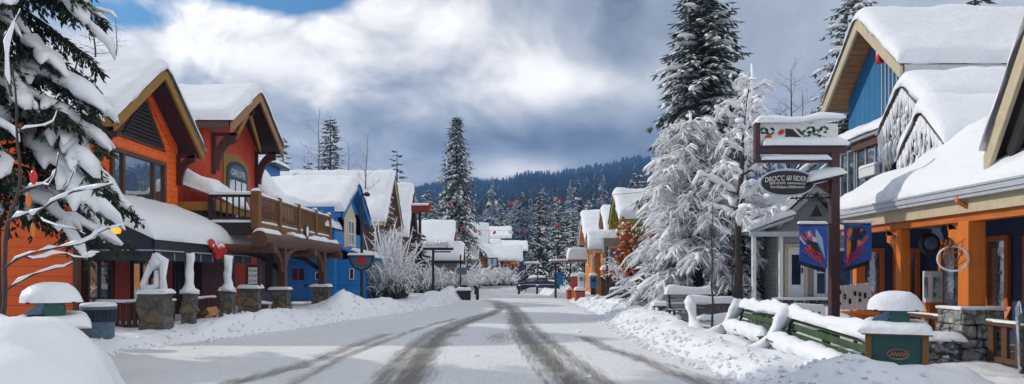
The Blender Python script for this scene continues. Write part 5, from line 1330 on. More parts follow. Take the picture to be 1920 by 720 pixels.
bench('green slatted bench with a thick snow arm, second from the bottle green bin', (5.66, 18.7, .02), math.atan2(d.y, d.x), d.length, tilt=-.0, fins=(1, 0), heavy=1.0)
bench('weathered grey bench facing the street just beyond the green benches', (4.75, 20.2, .05), R(4), 1.35, mat=M['paletwig'], fins=(1, 0), heavy=.8)
bench('farthest grey bench, half buried before the stone planter wall', (4.75, 22.9, .22), R(6), 1.5, mat=M['greyp'], fins=(0, 0), heavy=1.1, seat=False)
t = thing('stone_bench_end', 'dark rough stone bench end poking from snow beside the grey bench', 'stone', (4.95, 21.4, 0))
mb = MB(); mb.blob(V(5.0, 21.4, .28), .24, .2, .34, 12, 8, .5, 3); mb.build('stone', M['stonewall'], t, smooth=True)
# ---- sign post
SX, SY = 7.76, 18.0
t = thing('sign_post', 'tall plum brown sign post with a framed snowy signboard on top', 'sign post', (SX, SY, 0))
mb = MB(); mb.box(SX - .105, SX + .105, SY - .105, SY + .105, -.1, 4.66); mb.build('post', M['polepurple'], t, bevel=.012)
mb = MB(); mb.box(5.88, 8.02, SY - .12, SY + .12, 4.58, 4.76); mb.build('beam', M['polepurple'], t, bevel=.01)
mb = MB(); mb.box(5.84, 5.96, SY - .09, SY + .09, 4.38, 5.32); mb.build('frame_upright', M['polepurple'], t, bevel=.01)
mb = MB(); mb.box(5.84, 7.66, SY - .10, SY + .10, 4.36, 4.42); mb.build('lower_rail', M['polepurple'], t)
mb = MB(); mb.box(5.98, 7.85, SY - .02, SY + .03, 4.78, 5.30); bd = mb.build('signboard', M['white'], t)
snow_on(t, 'beam_snow', plane_pos((5.98, SY - .20, 4.76), X, Y_), 2.05, .34, .19, r=.15, step=.12, amp=.2, seed=2)
snow_on(t, 'rail_snow', plane_pos((5.97, SY - .16, 4.42), X, Y_), 1.66, .30, .13, r=.1, step=.12, amp=.15)
snow_on(t, 'top_snow', lambda u, v: V(5.88 + u, SY - .16 + v, 5.31 + .10 * sm(.9, 1.6, u)), 2.08, .36, .14, r=.13, step=.12, amp=.5, seed=9)
# painted decoration: holly, red bows, a black swoosh
rr = random.Random(12); rd = MB(); bk = MB(); m_holly = m_plain('holly_green', (.02, .16, .07), .5)
for (px, py, r0) in ((1432, 245, .10), (1444, 246, .12), (1512, 250, .12), (1520, 244, .12), (1530, 248, .10), (1540, 258, .09), (1545, 243, .11)):
    c = P(px, py, SY - .02); lv = MB()
    for k in range(9): a = rr.uniform(0, 6.28); q = c + V(r0 * .7 * math.cos(a), 0, r0 * .6 * math.sin(a)); lv.prism([q + V(-.045, -.012, 0), q + V(0, -.012, .03), q + V(.045, -.012, 0), q + V(0, -.012, -.03)], V(0, .01, 0))
    lv.build('holly_sprig', m_holly, bd)
for (px, py) in ((1438, 258), (1442, 256), (1463, 249), (1466, 247)):
    c = P(px, py, SY - .02); rd.lathe([(.01, 0), (.05, .005), (.055, .02), (.01, .025)], (0, 0, 0), 10); rd.v[-40:] = [(c.x + v[0], c.y - v[2] - .012, c.z + v[1]) for v in rd.v[-40:]]
for poly in ([(1473, 241), (1486, 242), (1496, 252), (1510, 263), (1497, 260), (1480, 256), (1473, 262)], [(1492, 240), (1500, 243), (1508, 254), (1502, 252)]): bk.prism([P(a, b, SY - .035) for a, b in poly], V(0, .012, 0))
rd.build('red_bows', M['redorn'], bd); bk.build('black_swoosh', M['black'], bd)
# pent roof on the post
mb = MB(); mb.prism([V(7.12, SY - .24, 3.82), V(7.90, SY - .24, 4.0), V(7.90, SY - .24, 4.06), V(7.12, SY - .24, 3.88)], V(0, .48, 0)); mb.prism([V(7.3, SY - .04, 3.84), V(7.66, SY - .04, 3.92), V(7.66, SY - .04, 3.6)], V(0, .08, 0)); pt = mb.build('pent_roof', M['darkred'], t)
snow_on(pt, 'pent_snow', lambda u, v: V(7.08 + u, SY - .28 + v, 3.88 + u * .23), .86, .56, .26, r=.2, step=.1, amp=.2)
# iron scroll arm
mb = MB(); mb.tube([V(SX - .1, SY, 3.52), V(7.2, SY, 3.52), V(6.7, SY, 3.50)], .022, 6); 
for k in range(3): cx = 7.5 - k * .28; mb.tube([V(cx + .09 * math.cos(a * .6), SY, 3.52 + .09 * math.sin(a * .6)) for a in range(11)], .015, 5, cap=False)
mb.tube([V(6.75, SY, 3.5), V(6.75, SY, 3.62)], .015, 5); mb.build('iron_bracket', M['black'], t)
# oval hanging sign
ov = thing('oval_sign', 'black oval shop sign with pale rim and raised lettering hanging from the plum post', 'sign', (6.62, SY - .02, 3.87))
c = V(6.62, SY - .02, 3.87); A, B = .67, .325
def oval(a, b, y, n=40, p=2.5): return [V(c.x + a * abs(math.cos(k / n * 6.2832)) ** (2 / p) * (1 if math.cos(k / n * 6.2832) >= 0 else -1), y, c.z + b * abs(math.sin(k / n * 6.2832)) ** (2 / 1.9) * (1 if math.sin(k / n * 6.2832) >= 0 else -1)) for k in range(n)]
mb = MB(); mb.prism(oval(A, B, SY - .06), V(0, .08, 0)); mb.build('rim', M['gutter'], ov)
mb = MB(); mb.prism(oval(A * .94, B * .88, SY - .068), V(0, .02, 0)); mb.build('face', M['black'], ov)
text_mesh('lettering', "DROC'C 60 SIDERA", M['white'], ov, (c.x, SY - .069, c.z + .055), X, Z, .125, .012, width=1.08, curve=.18)
text_mesh('lettering', 'BERVOOS  memorances', M['white'], ov, (c.x, SY - .069, c.z - .035), X, Z, .06, .01, width=.86, curve=.05)
text_mesh('lettering', 'Ino-Bidans-Dihliments', M['white'], ov, (c.x, SY - .069, c.z - .135), X, Z, .065, .01, width=.82, curve=-.06)
for x_ in (6.75, 6.2): MB().tube([V(x_, SY - .02, 4.17), V(x_, SY, 4.36)], .012, 5).build('hanger', M['black'], ov)
snow_on(ov, 'snow_cap', lambda u, v: V(6.28 + u, SY - .06 + v, c.z + B * (1 - ((u - .34) / .67) ** 2) ** .5 - .01), .68, .09, .035, r=.03, step=.06)
# banners
m_ban = m_plain('banner_blue', (.02, .085, .42), .55, .18)
def banner(label, x0, x1, z1, zl, zr, left):
    t = thing('street_banner', label, 'banner', ((x0 + x1) / 2, SY, z1))
    n = 10; yb = lambda u: SY - .05 + .05 * math.sin(u * 4.0)
    def pt(u, w): return V(lerp(x0, x1, u), yb(u) - .03 * math.sin(w * 3), lerp(z1, lerp(zl, zr, u), w))
    mb = MB()
    for i in range(n):
        for j in range(6):
            a, b, c_, d_ = pt(i / n, j / 6), pt((i + 1) / n, j / 6), pt((i + 1) / n, (j + 1) / 6), pt(i / n, (j + 1) / 6)
            mb.prism([d_, c_, b, a], V(0, .012, 0))
    mb.build('cloth', m_ban, t)
    def patch(nm, pts, mat, off=.012):
        q = MB(); q.prism([pt(u, w) + V(0, -off, 0) for u, w in pts], V(0, .010, 0)); q.build(nm, mat, t)
    OR, PK, LB, BK, WH = [M.setdefault('pr_' + n_, m_plain('print_' + n_, c_, .6, .2)) for n_, c_ in (('orange', (.85, .25, .02)), ('pink', (.50, .10, .22)), ('paleblue', (.38, .50, .62)), ('black', (.015, .015, .02)), ('white', (.62, .62, .66)))]
    if left:
        patch('print', [(.62, .08), (.82, .30), (.92, .78), (.70, .45), (.60, .2)], LB); patch('print', [(.22, .16), (.45, .12), (.58, .28), (.45, .40), (.28, .30)], PK, .014); patch('print', [(.02, .22), (.3, .34), (.28, .42), (.05, .33)], PK)
        patch('print', [(.32, .16), (.40, .14), (.44, .27), (.36, .28)], WH, .018); patch('print', [(.02, .30), (.26, .48), (.22, .53), (.0, .38)], WH); patch('print', [(.48, .28), (.64, .30), (.66, .42), (.5, .40)], WH, .018)
        patch('print', [(.30, .40), (.62, .42), (.90, .92), (.70, .72), (.45, .70)], BK); patch('print', [(.3, .5), (.52, .5), (.52, .62), (.34, .62)], PK, .017)
        o, e = pt(.12, .72), pt(.9, .96)
        tx = 'HARGENAS'; mt = M['pr_red'] = m_plain('print_red_orange', (.80, .07, .015), .6, .2)
    else:
        patch('print', [(.10, .30), (.28, .40), (.22, .78), (.10, .92)], OR); patch('print', [(.12, .14), (.30, .06), (.34, .16), (.2, .34), (.12, .26)], OR)
        patch('print', [(.32, .10), (.70, .05), (.82, .2), (.66, .36), (.36, .36)], BK); patch('print', [(.46, .10), (.62, .07), (.74, .12), (.62, .2), (.48, .2)], PK, .017); patch('print', [(.26, .36), (.5, .38), (.44, .62), (.15, .94), (.14, .88), (.28, .6)], BK, .014); patch('print', [(.50, .40), (.66, .42), (.54, .58)], OR, .016); patch('print', [(.6, .5), (.86, .28), (.88, .34), (.64, .58)], M['pr_red'], .016)
        o, e = pt(.12, .98), pt(.86, .70); tx = 'ONIRUMA'; mt = M['pr_pinkred'] = m_plain('print_pink_red', (.62, .03, .09), .6, .2)
    u = (e - o); text_mesh('lettering', tx, mt, t, o + V(0, -.022, 0), V(u.x, 0, u.z), V(-u.z, 0, u.x), .2, .01, width=u.length, align='LEFT')
    mb = MB(); mb.bar((x0 - .03, SY, z1 + .03), (x1 + .03, SY, z1 + .03), .05, .05); mb.bar((SX, SY, z1 + .03), ((x1 + .03 if left else x0 - .03), SY, z1 + .03), .03, .03); mb.build('rod', M['black'], t)
    snow_on(t, 'rod_snow', plane_pos((x0 - .03, SY - .06, z1 + .05), X, Y_), x1 - x0 + .06, .11, .06, r=.05, step=.1)
    # dark fringe of an older banner behind
    mb = MB(); mb.prism([V(x0 + .06, SY + .05, z1), V(x1 + .02, SY + .05, z1), V(x1 + .02, SY + .05, zr - .10), V(x0 + .06, SY + .05, zl - .10)], V(0, .015, 0)); mb.build('backing', M['navyboard'], t)
banner('blue banner with an orange word and pale rider print, left of the plum post', 6.90, 7.56, 2.84, 2.0, 1.80, True)
banner('blue banner with pink word and amber print, right of the plum post', 7.98, 8.62, 2.86, 1.82, 2.02, False)
# ---- seats and boards behind the benches
t = thing('cutout_bench', 'white snow plastered bench back with dark cutout letters beside the plum post', 'bench', (6.95, 17.3, .2))
def Wt(x, z, y0=17.35): return V(x, y0 + (z - .3) * .25, z)
mb = MB(); mb.prism([Wt(6.35, .42), Wt(7.32, .42), Wt(7.34, .96), Wt(6.62, 1.0), Wt(6.52, .7), Wt(6.32, .58)], V(0, .06, 0)); mb.build('backrest', M['frost'], t, bevel=.02)
for k_, c_ in enumerate('PEI'): text_mesh('lettering', c_, M['black'], t, (6.82 + .18 * k_, 17.395, .56), X, V(0, .25, 1), .24, .02)
mb = MB(); mb.box(6.35, 7.3, 17.0, 17.36, .36, .42); mb.build('seat', M['black'], t)
for x in (6.42, 7.2): 
    mb = MB(); mb.box(x, x + .07, 17.05, 17.35, -.05, .36); mb.build('leg', M['black'], t)
snow_on(t, 'seat_snow', plane_pos((6.3, 16.95, .42), X, Y_), 1.05, .36, .14, r=.1, step=.12)
t = thing('slatted_board_bench', 'white slatted high backed bench with dark marks at the porch corner', 'bench', (8.45, 18.6, .2))
mb = MB()
for k in range(8): x = 7.98 + k * .125; mb.prism([V(x, 18.6, .78), V(x + .112, 18.6, .80), V(x + .112, 18.68, 1.36 + .015 * k), V(x, 18.68, 1.35 + .015 * k)], V(0, .03, 0))
mb.build('backrest', M['frost'], t)
rr = random.Random(4)
for k in range(8):
    x = 8.02 + k * .125
    for q in range(2): z = rr.uniform(.88, 1.2); MB().box(x, x + .05, 18.585, 18.61 + .0, z, z + rr.uniform(.04, .12)).build('dark_mark', M['black'], t)
mb = MB()
for k in range(5): mb.box(8.1, 9.0, 17.7 + k * .16, 17.83 + k * .16, .66 + k * .015, .70 + k * .015)
mb.build('seat', M['cedar'], t, bevel=.008)
mb = MB(); mb.box(7.95, 9.02, 17.6, 17.68, .6, .66); mb.build('front_rail', M['tan'], t)
for x in (8.1, 8.45, 8.9):
    mb = MB(); mb.box(x, x + .07, 17.65, 17.72, -.1, .62); mb.build('leg', M['dark'], t)
t = thing('leaning_white_board', 'small white plastered board leaning on a dark stone block behind the benches', 'board', (6.3, 20.6, .3))
mb = MB(); mb.prism([V(6.1, 20.4, .55), V(6.5, 20.4, .5), V(6.62, 20.5, .95), V(6.25, 20.5, 1.0)], V(0, .05, 0)); mb.build('board', M['frost'], t)
mb = MB(); mb.box(6.6, 7.15, 20.5, 20.9, .25, .95); mb.build('block', M['stonewall'], t, bevel=.02)
# ---- planter wall with posts under the white tree
t = thing('stone_planter_wall', 'low dark stone planter wall topped with level snow under the white tree', 'planter wall', (6.7, 26.6, 0))
mb = MB(); mb.box(5.0, 8.7, 26.3, 26.75, -.2, .56); mb.box(5.0, 5.4, 26.75, 31, -.2, .56); mb.build('wall', M['stonewall'], t)
snow_on(t, 'wall_snow', plane_pos((4.95, 26.2, .56), X, Y_), 3.8, .6, .14, r=.1, step=.2)
t = thing('snow_boulders', 'row of snow smothered boulders edging the right walk before the rust fence', 'boulders', (5.0, 33, .2))
for k in range(9):
    mb = MB(); mb.blob(V(4.75 + .25 * nz(k * .7, 2), 29.4 + k * .62, .28), .34, .36, .25, 10, 7, .35, k); mb.build('boulder', M['frost'], t, smooth=True, angle=180)
# ---- stairs rails and rust fence
t = thing('ramp_railing', 'snowy white ramp railing climbing from the right walk to the rust fence', 'railing', (5.2, 36, 0))
for k, dz in enumerate((0, -.32)):
    mb = MB(); mb.bar((4.55, 36, .45 + dz), (6.0, 36.4, 1.15 + dz), .09, .10); r_ = mb.build('rail', M['brown'], t)
    snow_on(r_, 'rail_snow', lambda u, v, dz=dz: V(4.52 + u, 35.93 + v + u * .27, .50 + dz + u * .483), 1.5, .14, .10, r=.06, step=.2)
for q in (.05, .5, .95):
    mb = MB(); mb.box(lerp(4.55, 6, q) - .05, lerp(4.55, 6, q) + .05, 36 + q * .4 - .04, 36 + q * .4 + .04, -.1, .5 + q * .7); mb.build('post', M['brown'], t)
t = thing('rust_fence', 'rust red plank fence below the rust leaved bush', 'fence', (6.6, 37, 0))
for k in range(4):
    mb = MB(); x = 5.75 + k * .55; mb.box(x - .06, x + .06, 36.94, 37.06, -.1, 1.75 - .1 * (k % 2)); mb.build('post', M['redplain'], t)
mb = MB()
for k in range(13): x = 5.8 + k * .13; mb.box(x, x + .11, 37.06, 37.10, .2, 1.5)
mb.build('planks', m_wood('rust_planks', (.22, .05, .02), 2), t)
t = thing('red_gate_post', 'bright rust gate post capped with snow at the fence end beneath the white boughs', 'post', (7.0, 34, 0))
mb = MB(); mb.box(6.55, 6.8, 33.9, 34.1, 0, 1.5); mb.build('post', M['redplain'], t); mb = MB(); mb.box(6.9, 7.3, 33.9, 34.1, 0, 1.35); mb.build('panel', M['redplain'], t); snow_on(t, 'cap_snow', plane_pos((6.85, 33.8, 1.35), X, Y_), .5, .4, .14)
# ---- far right street clutter
def planter_box(label, x0, x1, y0, y1, h):
    t = thing('planter_box', label, 'planter', ((x0 + x1) / 2, (y0 + y1) / 2, 0), group='red planter boxes on the right street edge')
    mb = MB(); mb.box(x0, x1, y0, y1, -.1, h); mb.build('box', m_red_box, t, bevel=.015)
    mb = MB(); mb.box(x0 - .03, x1 + .03, y0 - .03, y1 + .03, h - .08, h); mb.build('rim', M['darkred'], t)
    snow_on(t, 'snow_cover', plane_pos((x0 - .05, y0 - .05, h), X, Y_), x1 - x0 + .1, y1 - y0 + .1, .2, r=.15, step=.15)
m_red_box = m_plain('red_box_paint', (.42, .075, .03), .6, .25)
planter_box('farther red planter box by the slim timber canopy post', 3.55, 4.15, 48, 48.8, .62)
planter_box('nearer red planter box heaped with snow before the amber shop', 3.62, 4.15, 42.5, 43.4, .72)
t = thing('framed_sign_post', 'black post with a pale framed street sign before the amber shop wall', 'sign', (5.6, 44, 0))
mb = MB(); mb.tube([V(5.6, 44, -.1), V(5.6, 44, 3.25)], .06, 7); mb.build('post', M['black'], t)
mb = MB(); mb.box(5.68, 6.18, 43.96, 44.04, 2.25, 3.25); mb.build('frame', M['gutter'], t); mb = MB(); mb.box(5.75, 6.11, 43.94, 43.962, 2.35, 3.15); mb.build('panel', M['steel'], t)
t = thing('orange_barrels', 'pair of orange barrel planters on a dark timber stand at the amber shop', 'barrel planter', (5.8, 45, 0))
mb = MB(); mb.box(5.3, 7.0, 44.6, 45.4, -.1, 1.45); mb.build('stand', M['dark'], t)
for k, x in enumerate((5.65, 6.2)):
    mb = MB(); mb.lathe([(.22, 0), (.30, .15), (.32, .3), (.28, .5)], (x, 44.9, 1.45), 14); mb.build('barrel', M['cedar'], t, smooth=True)
snow_on(t, 'snow_cover', plane_pos((5.3, 44.5, 1.9), X, Y_), 1.2, .8, .25)
for (lab, x, y, h, mat) in (('blue parcel box on a white stand beside the framed sign post', 5.05, 46.5, 1.35, 'blueplain'), ('white hooded box standing left of the blue parcel box', 4.35, 47.0, 1.4, 'white'), ('orange red hydrant like box near the canopy', 3.95, 47.4, 1.3, 'redorn')):
    t = thing('street_box', lab, 'box', (x, y, 0))
    mb = MB(); mb.box(x - .2, x + .2, y - .2, y + .2, .75, h + .2); mb.build('case', M[mat], t, bevel=.02)
    mb = MB(); mb.box(x - .14, x + .14, y - .14, y + .14, -.1, .75); mb.build('stand', M['cedar'] if mat != 'blueplain' else M['black'], t)
    mb = MB(); mb.box(x - .13, x + .13, y - .215, y - .2, h - .2, h + .05); mb.build('window', M['glassdark'], t)
    snow_on(t, 'snow_cap', plane_pos((x - .24, y - .24, h + .2), X, Y_), .48, .48, .16)
t = thing('dark_timber_screen', 'dark upright timber screen with snow blocks at the foot of the ramp', 'screen', (5.2, 42, 0))
mb = MB(); rr = random.Random(9)
for k in range(8): mb.box(5.0 + k * .16, 5.13 + k * .16, 42, 42.1, -.1, 1.1 + rr.random() * .3)
mb.build('planks', M['logz'], t)
for k in range(6):
    s = MB(); s.blob(V(4.6 + .22 * k, 40.5 + .3 * nz(k, 1), .25), .3, .3, .22, 9, 6, .4, k); s.build('snow_block', M['frost'], t, smooth=True, angle=180)
# ---- car at the street end
t = thing('parked_car', 'low dark blue car parked across the street end under snow', 'car', (2.4, 70, 0))
prof = [(-1.95, .18), (-2.0, .55), (-1.9, .78), (-1.2, .88), (-.75, 1.22), (.55, 1.28), (1.05, .95), (1.85, .82), (2.05, .55), (2.02, .18)]
mb = MB(); mb.prism([V(2.4 + a, 69.2, b) for a, b in prof], V(0, 1.6, 0)); mb.build('body', m_plain('dark_blue_car_paint', (.012, .025, .08), .3, .15), t, bevel=.05, seg=2)
mb = MB(); mb.prism([V(2.4 + a, 69.19, b) for a, b in ((-1.05, .9), (-.7, 1.16), (.48, 1.2), (.85, .95))], V(0, .012, 0)); mb.build('side_window', M['glassdark'], t)
mb = MB(); mb.box(.9, 4.0, 69.18, 69.2, .62, .66); mb.build('trim_strip', M['white'], t)
for x in (1.2, 3.65):
    for y in (69.2, 70.6):
        mb = MB(); mb.lathe([(.02, 0), (.31, 0), (.33, .04), (.33, .16), (.31, .2), (.02, .2)], (0, 0, 0), 16); mb.v = [(x + v[0], y - .03 + v[2], .31 + v[1]) for v in mb.v]; mb.build('wheel', M['black'], t, smooth=True)
snow_on(t, 'roof_snow', lambda u, v: V(1.55 + u, 69.25 + v, 1.22 + .06 * sm(0, .5, u)), 1.5, 1.5, .2, step=.3); snow_on(t, 'bonnet_snow', lambda u, v: V(3.35 + u, 69.25 + v, .98 - .13 * u), .95, 1.5, .12, step=.3)
for (x, y, lab) in ((-2.95, 60, 'dark bollard leaning out of the snow at the left street end'), (.55, 60, 'dark bollard in the middle of the street end snow bank'), (2.0, 60, 'dark bollard in front of the parked car')):
    t = thing('bollard', lab, 'bollard', (x, y, 0), group='bollards at the street end'); mb = MB(); mb.tube([V(x, y, -.1), V(x + .04, y, .72)], [.10, .09], 8); mb.build('shaft', M['black'], t)
    s = MB(); s.blob(V(x + .04, y, .72), .11, .11, .07, 8, 5, .2); s.build('snow_cap', M['snow'], t, smooth=True, angle=180)
t = thing('snow_topped_shelter', 'thin white topped shelter frame left of the parked car', 'shelter', (1.7, 67, 0))
for x in (1.2, 2.3):
    mb = MB(); mb.tube([V(x, 67, 0), V(x, 67, 2.5)], .05, 6); mb.build('post', M['black'], t)
mb = MB(); mb.box(1.1, 2.4, 66.6, 67.5, 2.5, 2.58); mb.build('roof', M['greyp'], t); snow_on(t, 'roof_snow', plane_pos((1.05, 66.5, 2.58), X, Y_), 1.4, 1.1, .18)
for z in (.7, 1.2, 1.7): 
    mb = MB(); mb.bar((1.2, 67, z), (2.3, 67, z), .04, .04); mb.build('cross_bar', M['gutter'], t)
# ---- left street posts
t = thing('lamp_post', 'slim black lamp post with a blue half moon sign before the blue house', 'lamp post', (-7.1, 35.3, 0))
mb = MB(); mb.tube([V(-7.1, 35.3, -.1), V(-7.1, 35.3, 5.1)], [.085, .06], 8); mb.build('post', M['black'], t, smooth=True)
mb = MB(); mb.tube([V(-7.1, 35.3, 5.0), V(-7.12, 35.3, 5.35), V(-6.9, 35.3, 5.5)], .045, 6); mb.lathe([(.02, 0), (.12, .02), (.15, .12), (.05, .2), (.02, .22)], (-6.85, 35.3, 5.32), 10); mb.build('lamp_head', M['black'], t, smooth=True)
mb = MB(); mb.prism([V(-7.1 + .62 * math.cos(math.pi + k / 14 * math.pi), 35.2, 2.55 + .75 * math.sin(math.pi + k / 14 * math.pi)) for k in range(15)], V(0, .05, 0)); sg = mb.build('half_moon_sign', M['navyboard'], t)
mb = MB(); mb.prism([V(-7.1 + .5 * math.cos(math.pi + k / 14 * math.pi), 35.19, 2.48 + .6 * math.sin(math.pi + k / 14 * math.pi)) for k in range(15)], V(0, .012, 0)); mb.build('blue_face', M['steel'], sg)
mb = MB(); mb.prism([V(-7.28, 35.18, 2.42), V(-6.95, 35.18, 2.44), V(-6.9, 35.18, 2.2), V(-7.05, 35.18, 2.1), V(-7.25, 35.18, 2.18)], V(0, .012, 0)); mb.build('red_emblem', M['redorn'], sg)
snow_on(t, 'sign_snow', plane_pos((-7.75, 35.1, 2.55), X, Y_), 1.3, .24, .1, r=.07, step=.15)
t = thing('blue_plinth', 'low dark blue stepped plinth edged with snow at the lamp post foot', 'plinth', (-7.7, 35.6, 0))
mb = MB(); mb.prism([V(-8.5, 35.7, -.1), V(-6.8, 35.7, -.1), V(-7.3, 35.7, .42), V(-8.3, 35.7, .42)], V(0, .5, 0)); mb.build('plinth', M['navy'], t); snow_on(t, 'edge_snow', plane_pos((-8.32, 35.65, .42), X, Y_), 1.05, .55, .07)
t = thing('snow_topped_sign', 'flat black signboard on one post, piled with lettered snow, left street edge', 'sign', (-4.75, 45, 0))
mb = MB(); mb.tube([V(-4.75, 45, -.1), V(-4.75, 45, 3.1)], .075, 8); mb.build('post', M['black'], t)
mb = MB(); mb.box(-5.35, -3.55, 44.8, 45.2, 3.08, 3.24); mb.box(-4.72, -3.7, 44.85, 45.15, 2.94, 3.02); mb.build('board', M['black'], t)
snow_on(t, 'board_snow', plane_pos((-5.4, 44.72, 3.24), X, Y_), 1.9, .56, .38, r=.26, step=.15, amp=.25, seed=4)
text_mesh('lettering', 'SOAME', M['gutter'], t, (-4.45, 44.70, 3.32), X, Z, .27, .03, width=1.35)
t = thing('flat_roof_sign_pole', 'tall pole with a flat brown snow capped box roof beyond the brown cottage', 'pole', (-7.4, 60, 0))
mb = MB(); mb.tube([V(-7.4, 60, 0), V(-7.4, 60, 6.6)], .12, 8); mb.build('pole', M['black'], t); mb = MB(); mb.box(-8.05, -6.6, 59.6, 60.4, 6.6, 7.1); mb.build('box_roof', M['redplain'], t); snow_on(t, 'roof_snow', plane_pos((-8.1, 59.5, 7.1), X, Y_), 1.6, 1.0, .22)
t = thing('blue_box_sign', 'black post with small blue box sign by the swooping shed', 'sign', (-3.65, 53, 0))
mb = MB(); mb.tube([V(-3.65, 53, 0), V(-3.65, 53, 3.0)], .06, 7); mb.build('post', M['black'], t); mb = MB(); mb.box(-3.85, -3.2, 52.9, 53.1, 1.6, 2.1); mb.build('box', M['steel'], t)
t = thing('recycling_box', 'square dark waste box with snow lid at the left street end', 'bin', (-3.0, 47, 0))
mb = MB(); mb.box(-3.45, -2.6, 46.7, 47.3, -.1, .62); mb.build('box', M['black'], t, bevel=.02); mb = MB(); mb.box(-3.25, -2.8, 46.8, 47.2, .8, .95); mb.build('lid_hood', M['black'], t, bevel=.03); snow_on(t, 'lid_snow', plane_pos((-3.5, 46.65, .62), X, Y_), .95, .7, .2)
t = thing('short_dark_post', 'short dark post just right of the square waste box', 'post', (-2.2, 47.5, 0)); mb = MB(); mb.box(-2.3, -2.1, 47.4, 47.55, -.1, .75); mb.build('post', M['black'], t)
# ---- garlands across the street
def garland(label, p, q, sag, orn, seed):
    t = thing('street_garland', label, 'garland', p); p, q = Vector(p), Vector(q)
    def at(u): return p.lerp(q, u) - Z * sag * 4 * u * (1 - u)
    mb = MB(); mb.tube([at(k / 24) for k in range(25)], .012, 4); mb.build('wire', M['black'], t)
    rr = random.Random(seed)
    for u, mat in orn:
        c = at(u); s = c.y / 55
        mb = MB()
        for k in range(4): mb.blob(c + V(rr.uniform(-.12, .12), rr.uniform(-.08, .08), -.08 + rr.uniform(-.1, .06)) * s, .085 * s, .07 * s, .085 * s, 7, 5, .6, k + seed)
        mb.build('ornament', M[mat], t, smooth=True)
def U(px, p, q):
    # fraction along the 3D wire whose sight line passes through picture column px
    k = (px - 960) / F; return (k * p[1] - p[0]) / ((q[0] - p[0]) - k * (q[1] - p[1]))
p, q = (-7.4, 60, 7.4), (7.6, 37.8, 5.9)
garland('upper string of red and white ornaments across the street', p, q, .25, [(U(a, p, q), m_) for a, m_ in ((808, 'redorn'), (843, 'redorn'), (879, 'redorn'), (917, 'white'), (929, 'white'), (956, 'redorn'), (968, 'cedar'), (1003, 'black'), (1043, 'redorn'), (1052, 'redorn'), (1083, 'white'), (1130, 'redorn'))], 3)
p, q = (-5.85, 76, 6.5), (5.75, 61, 6.2)
garland('lower string of red ornaments from the low cottage to the amber cottage', p, q, .75, [(U(a, p, q), m_) for a, m_ in ((868, 'redorn'), (893, 'redorn'), (925, 'redorn'), (958, 'white'), (985, 'redorn'), (1018, 'white'), (1045, 'redorn'))], 5)
# ================================================================ TREES
class Soup:
    """fast store for very many small faces"""
    def __init__(s): s.v = []; s.f = []
    def kite(s, p, d, side, nrm, L, W, sag=0.0):
        n = len(s.v); q = p + d * (L * .45); e = p + d * L - nrm * sag
        s.v += [p, q + side * W - nrm * (W * .35), e, q - side * W - nrm * (W * .35), q + nrm * (W * .15)]
        s.f += [(n, n + 1, n + 4), (n + 1, n + 2, n + 4), (n + 2, n + 3, n + 4), (n + 3, n, n + 4)]
    def flat(s, p, d, side, L, W):
        n = len(s.v); s.v += [p, p + d * (L * .5) + side * W, p + d * L, p + d * (L * .5) - side * W]; s.f += [(n, n + 1, n + 2, n + 3)]
    def build(s, name, mat, parent, smooth=False):
        me = bpy.data.meshes.new(name)
        me.from_pydata([tuple(v - ORG[parent.name]) for v in s.v], [], s.f)
        if smooth: me.polygons.foreach_set('use_smooth', [True] * len(me.polygons))
        me.update(); return link_mesh(name, me, mat, parent)
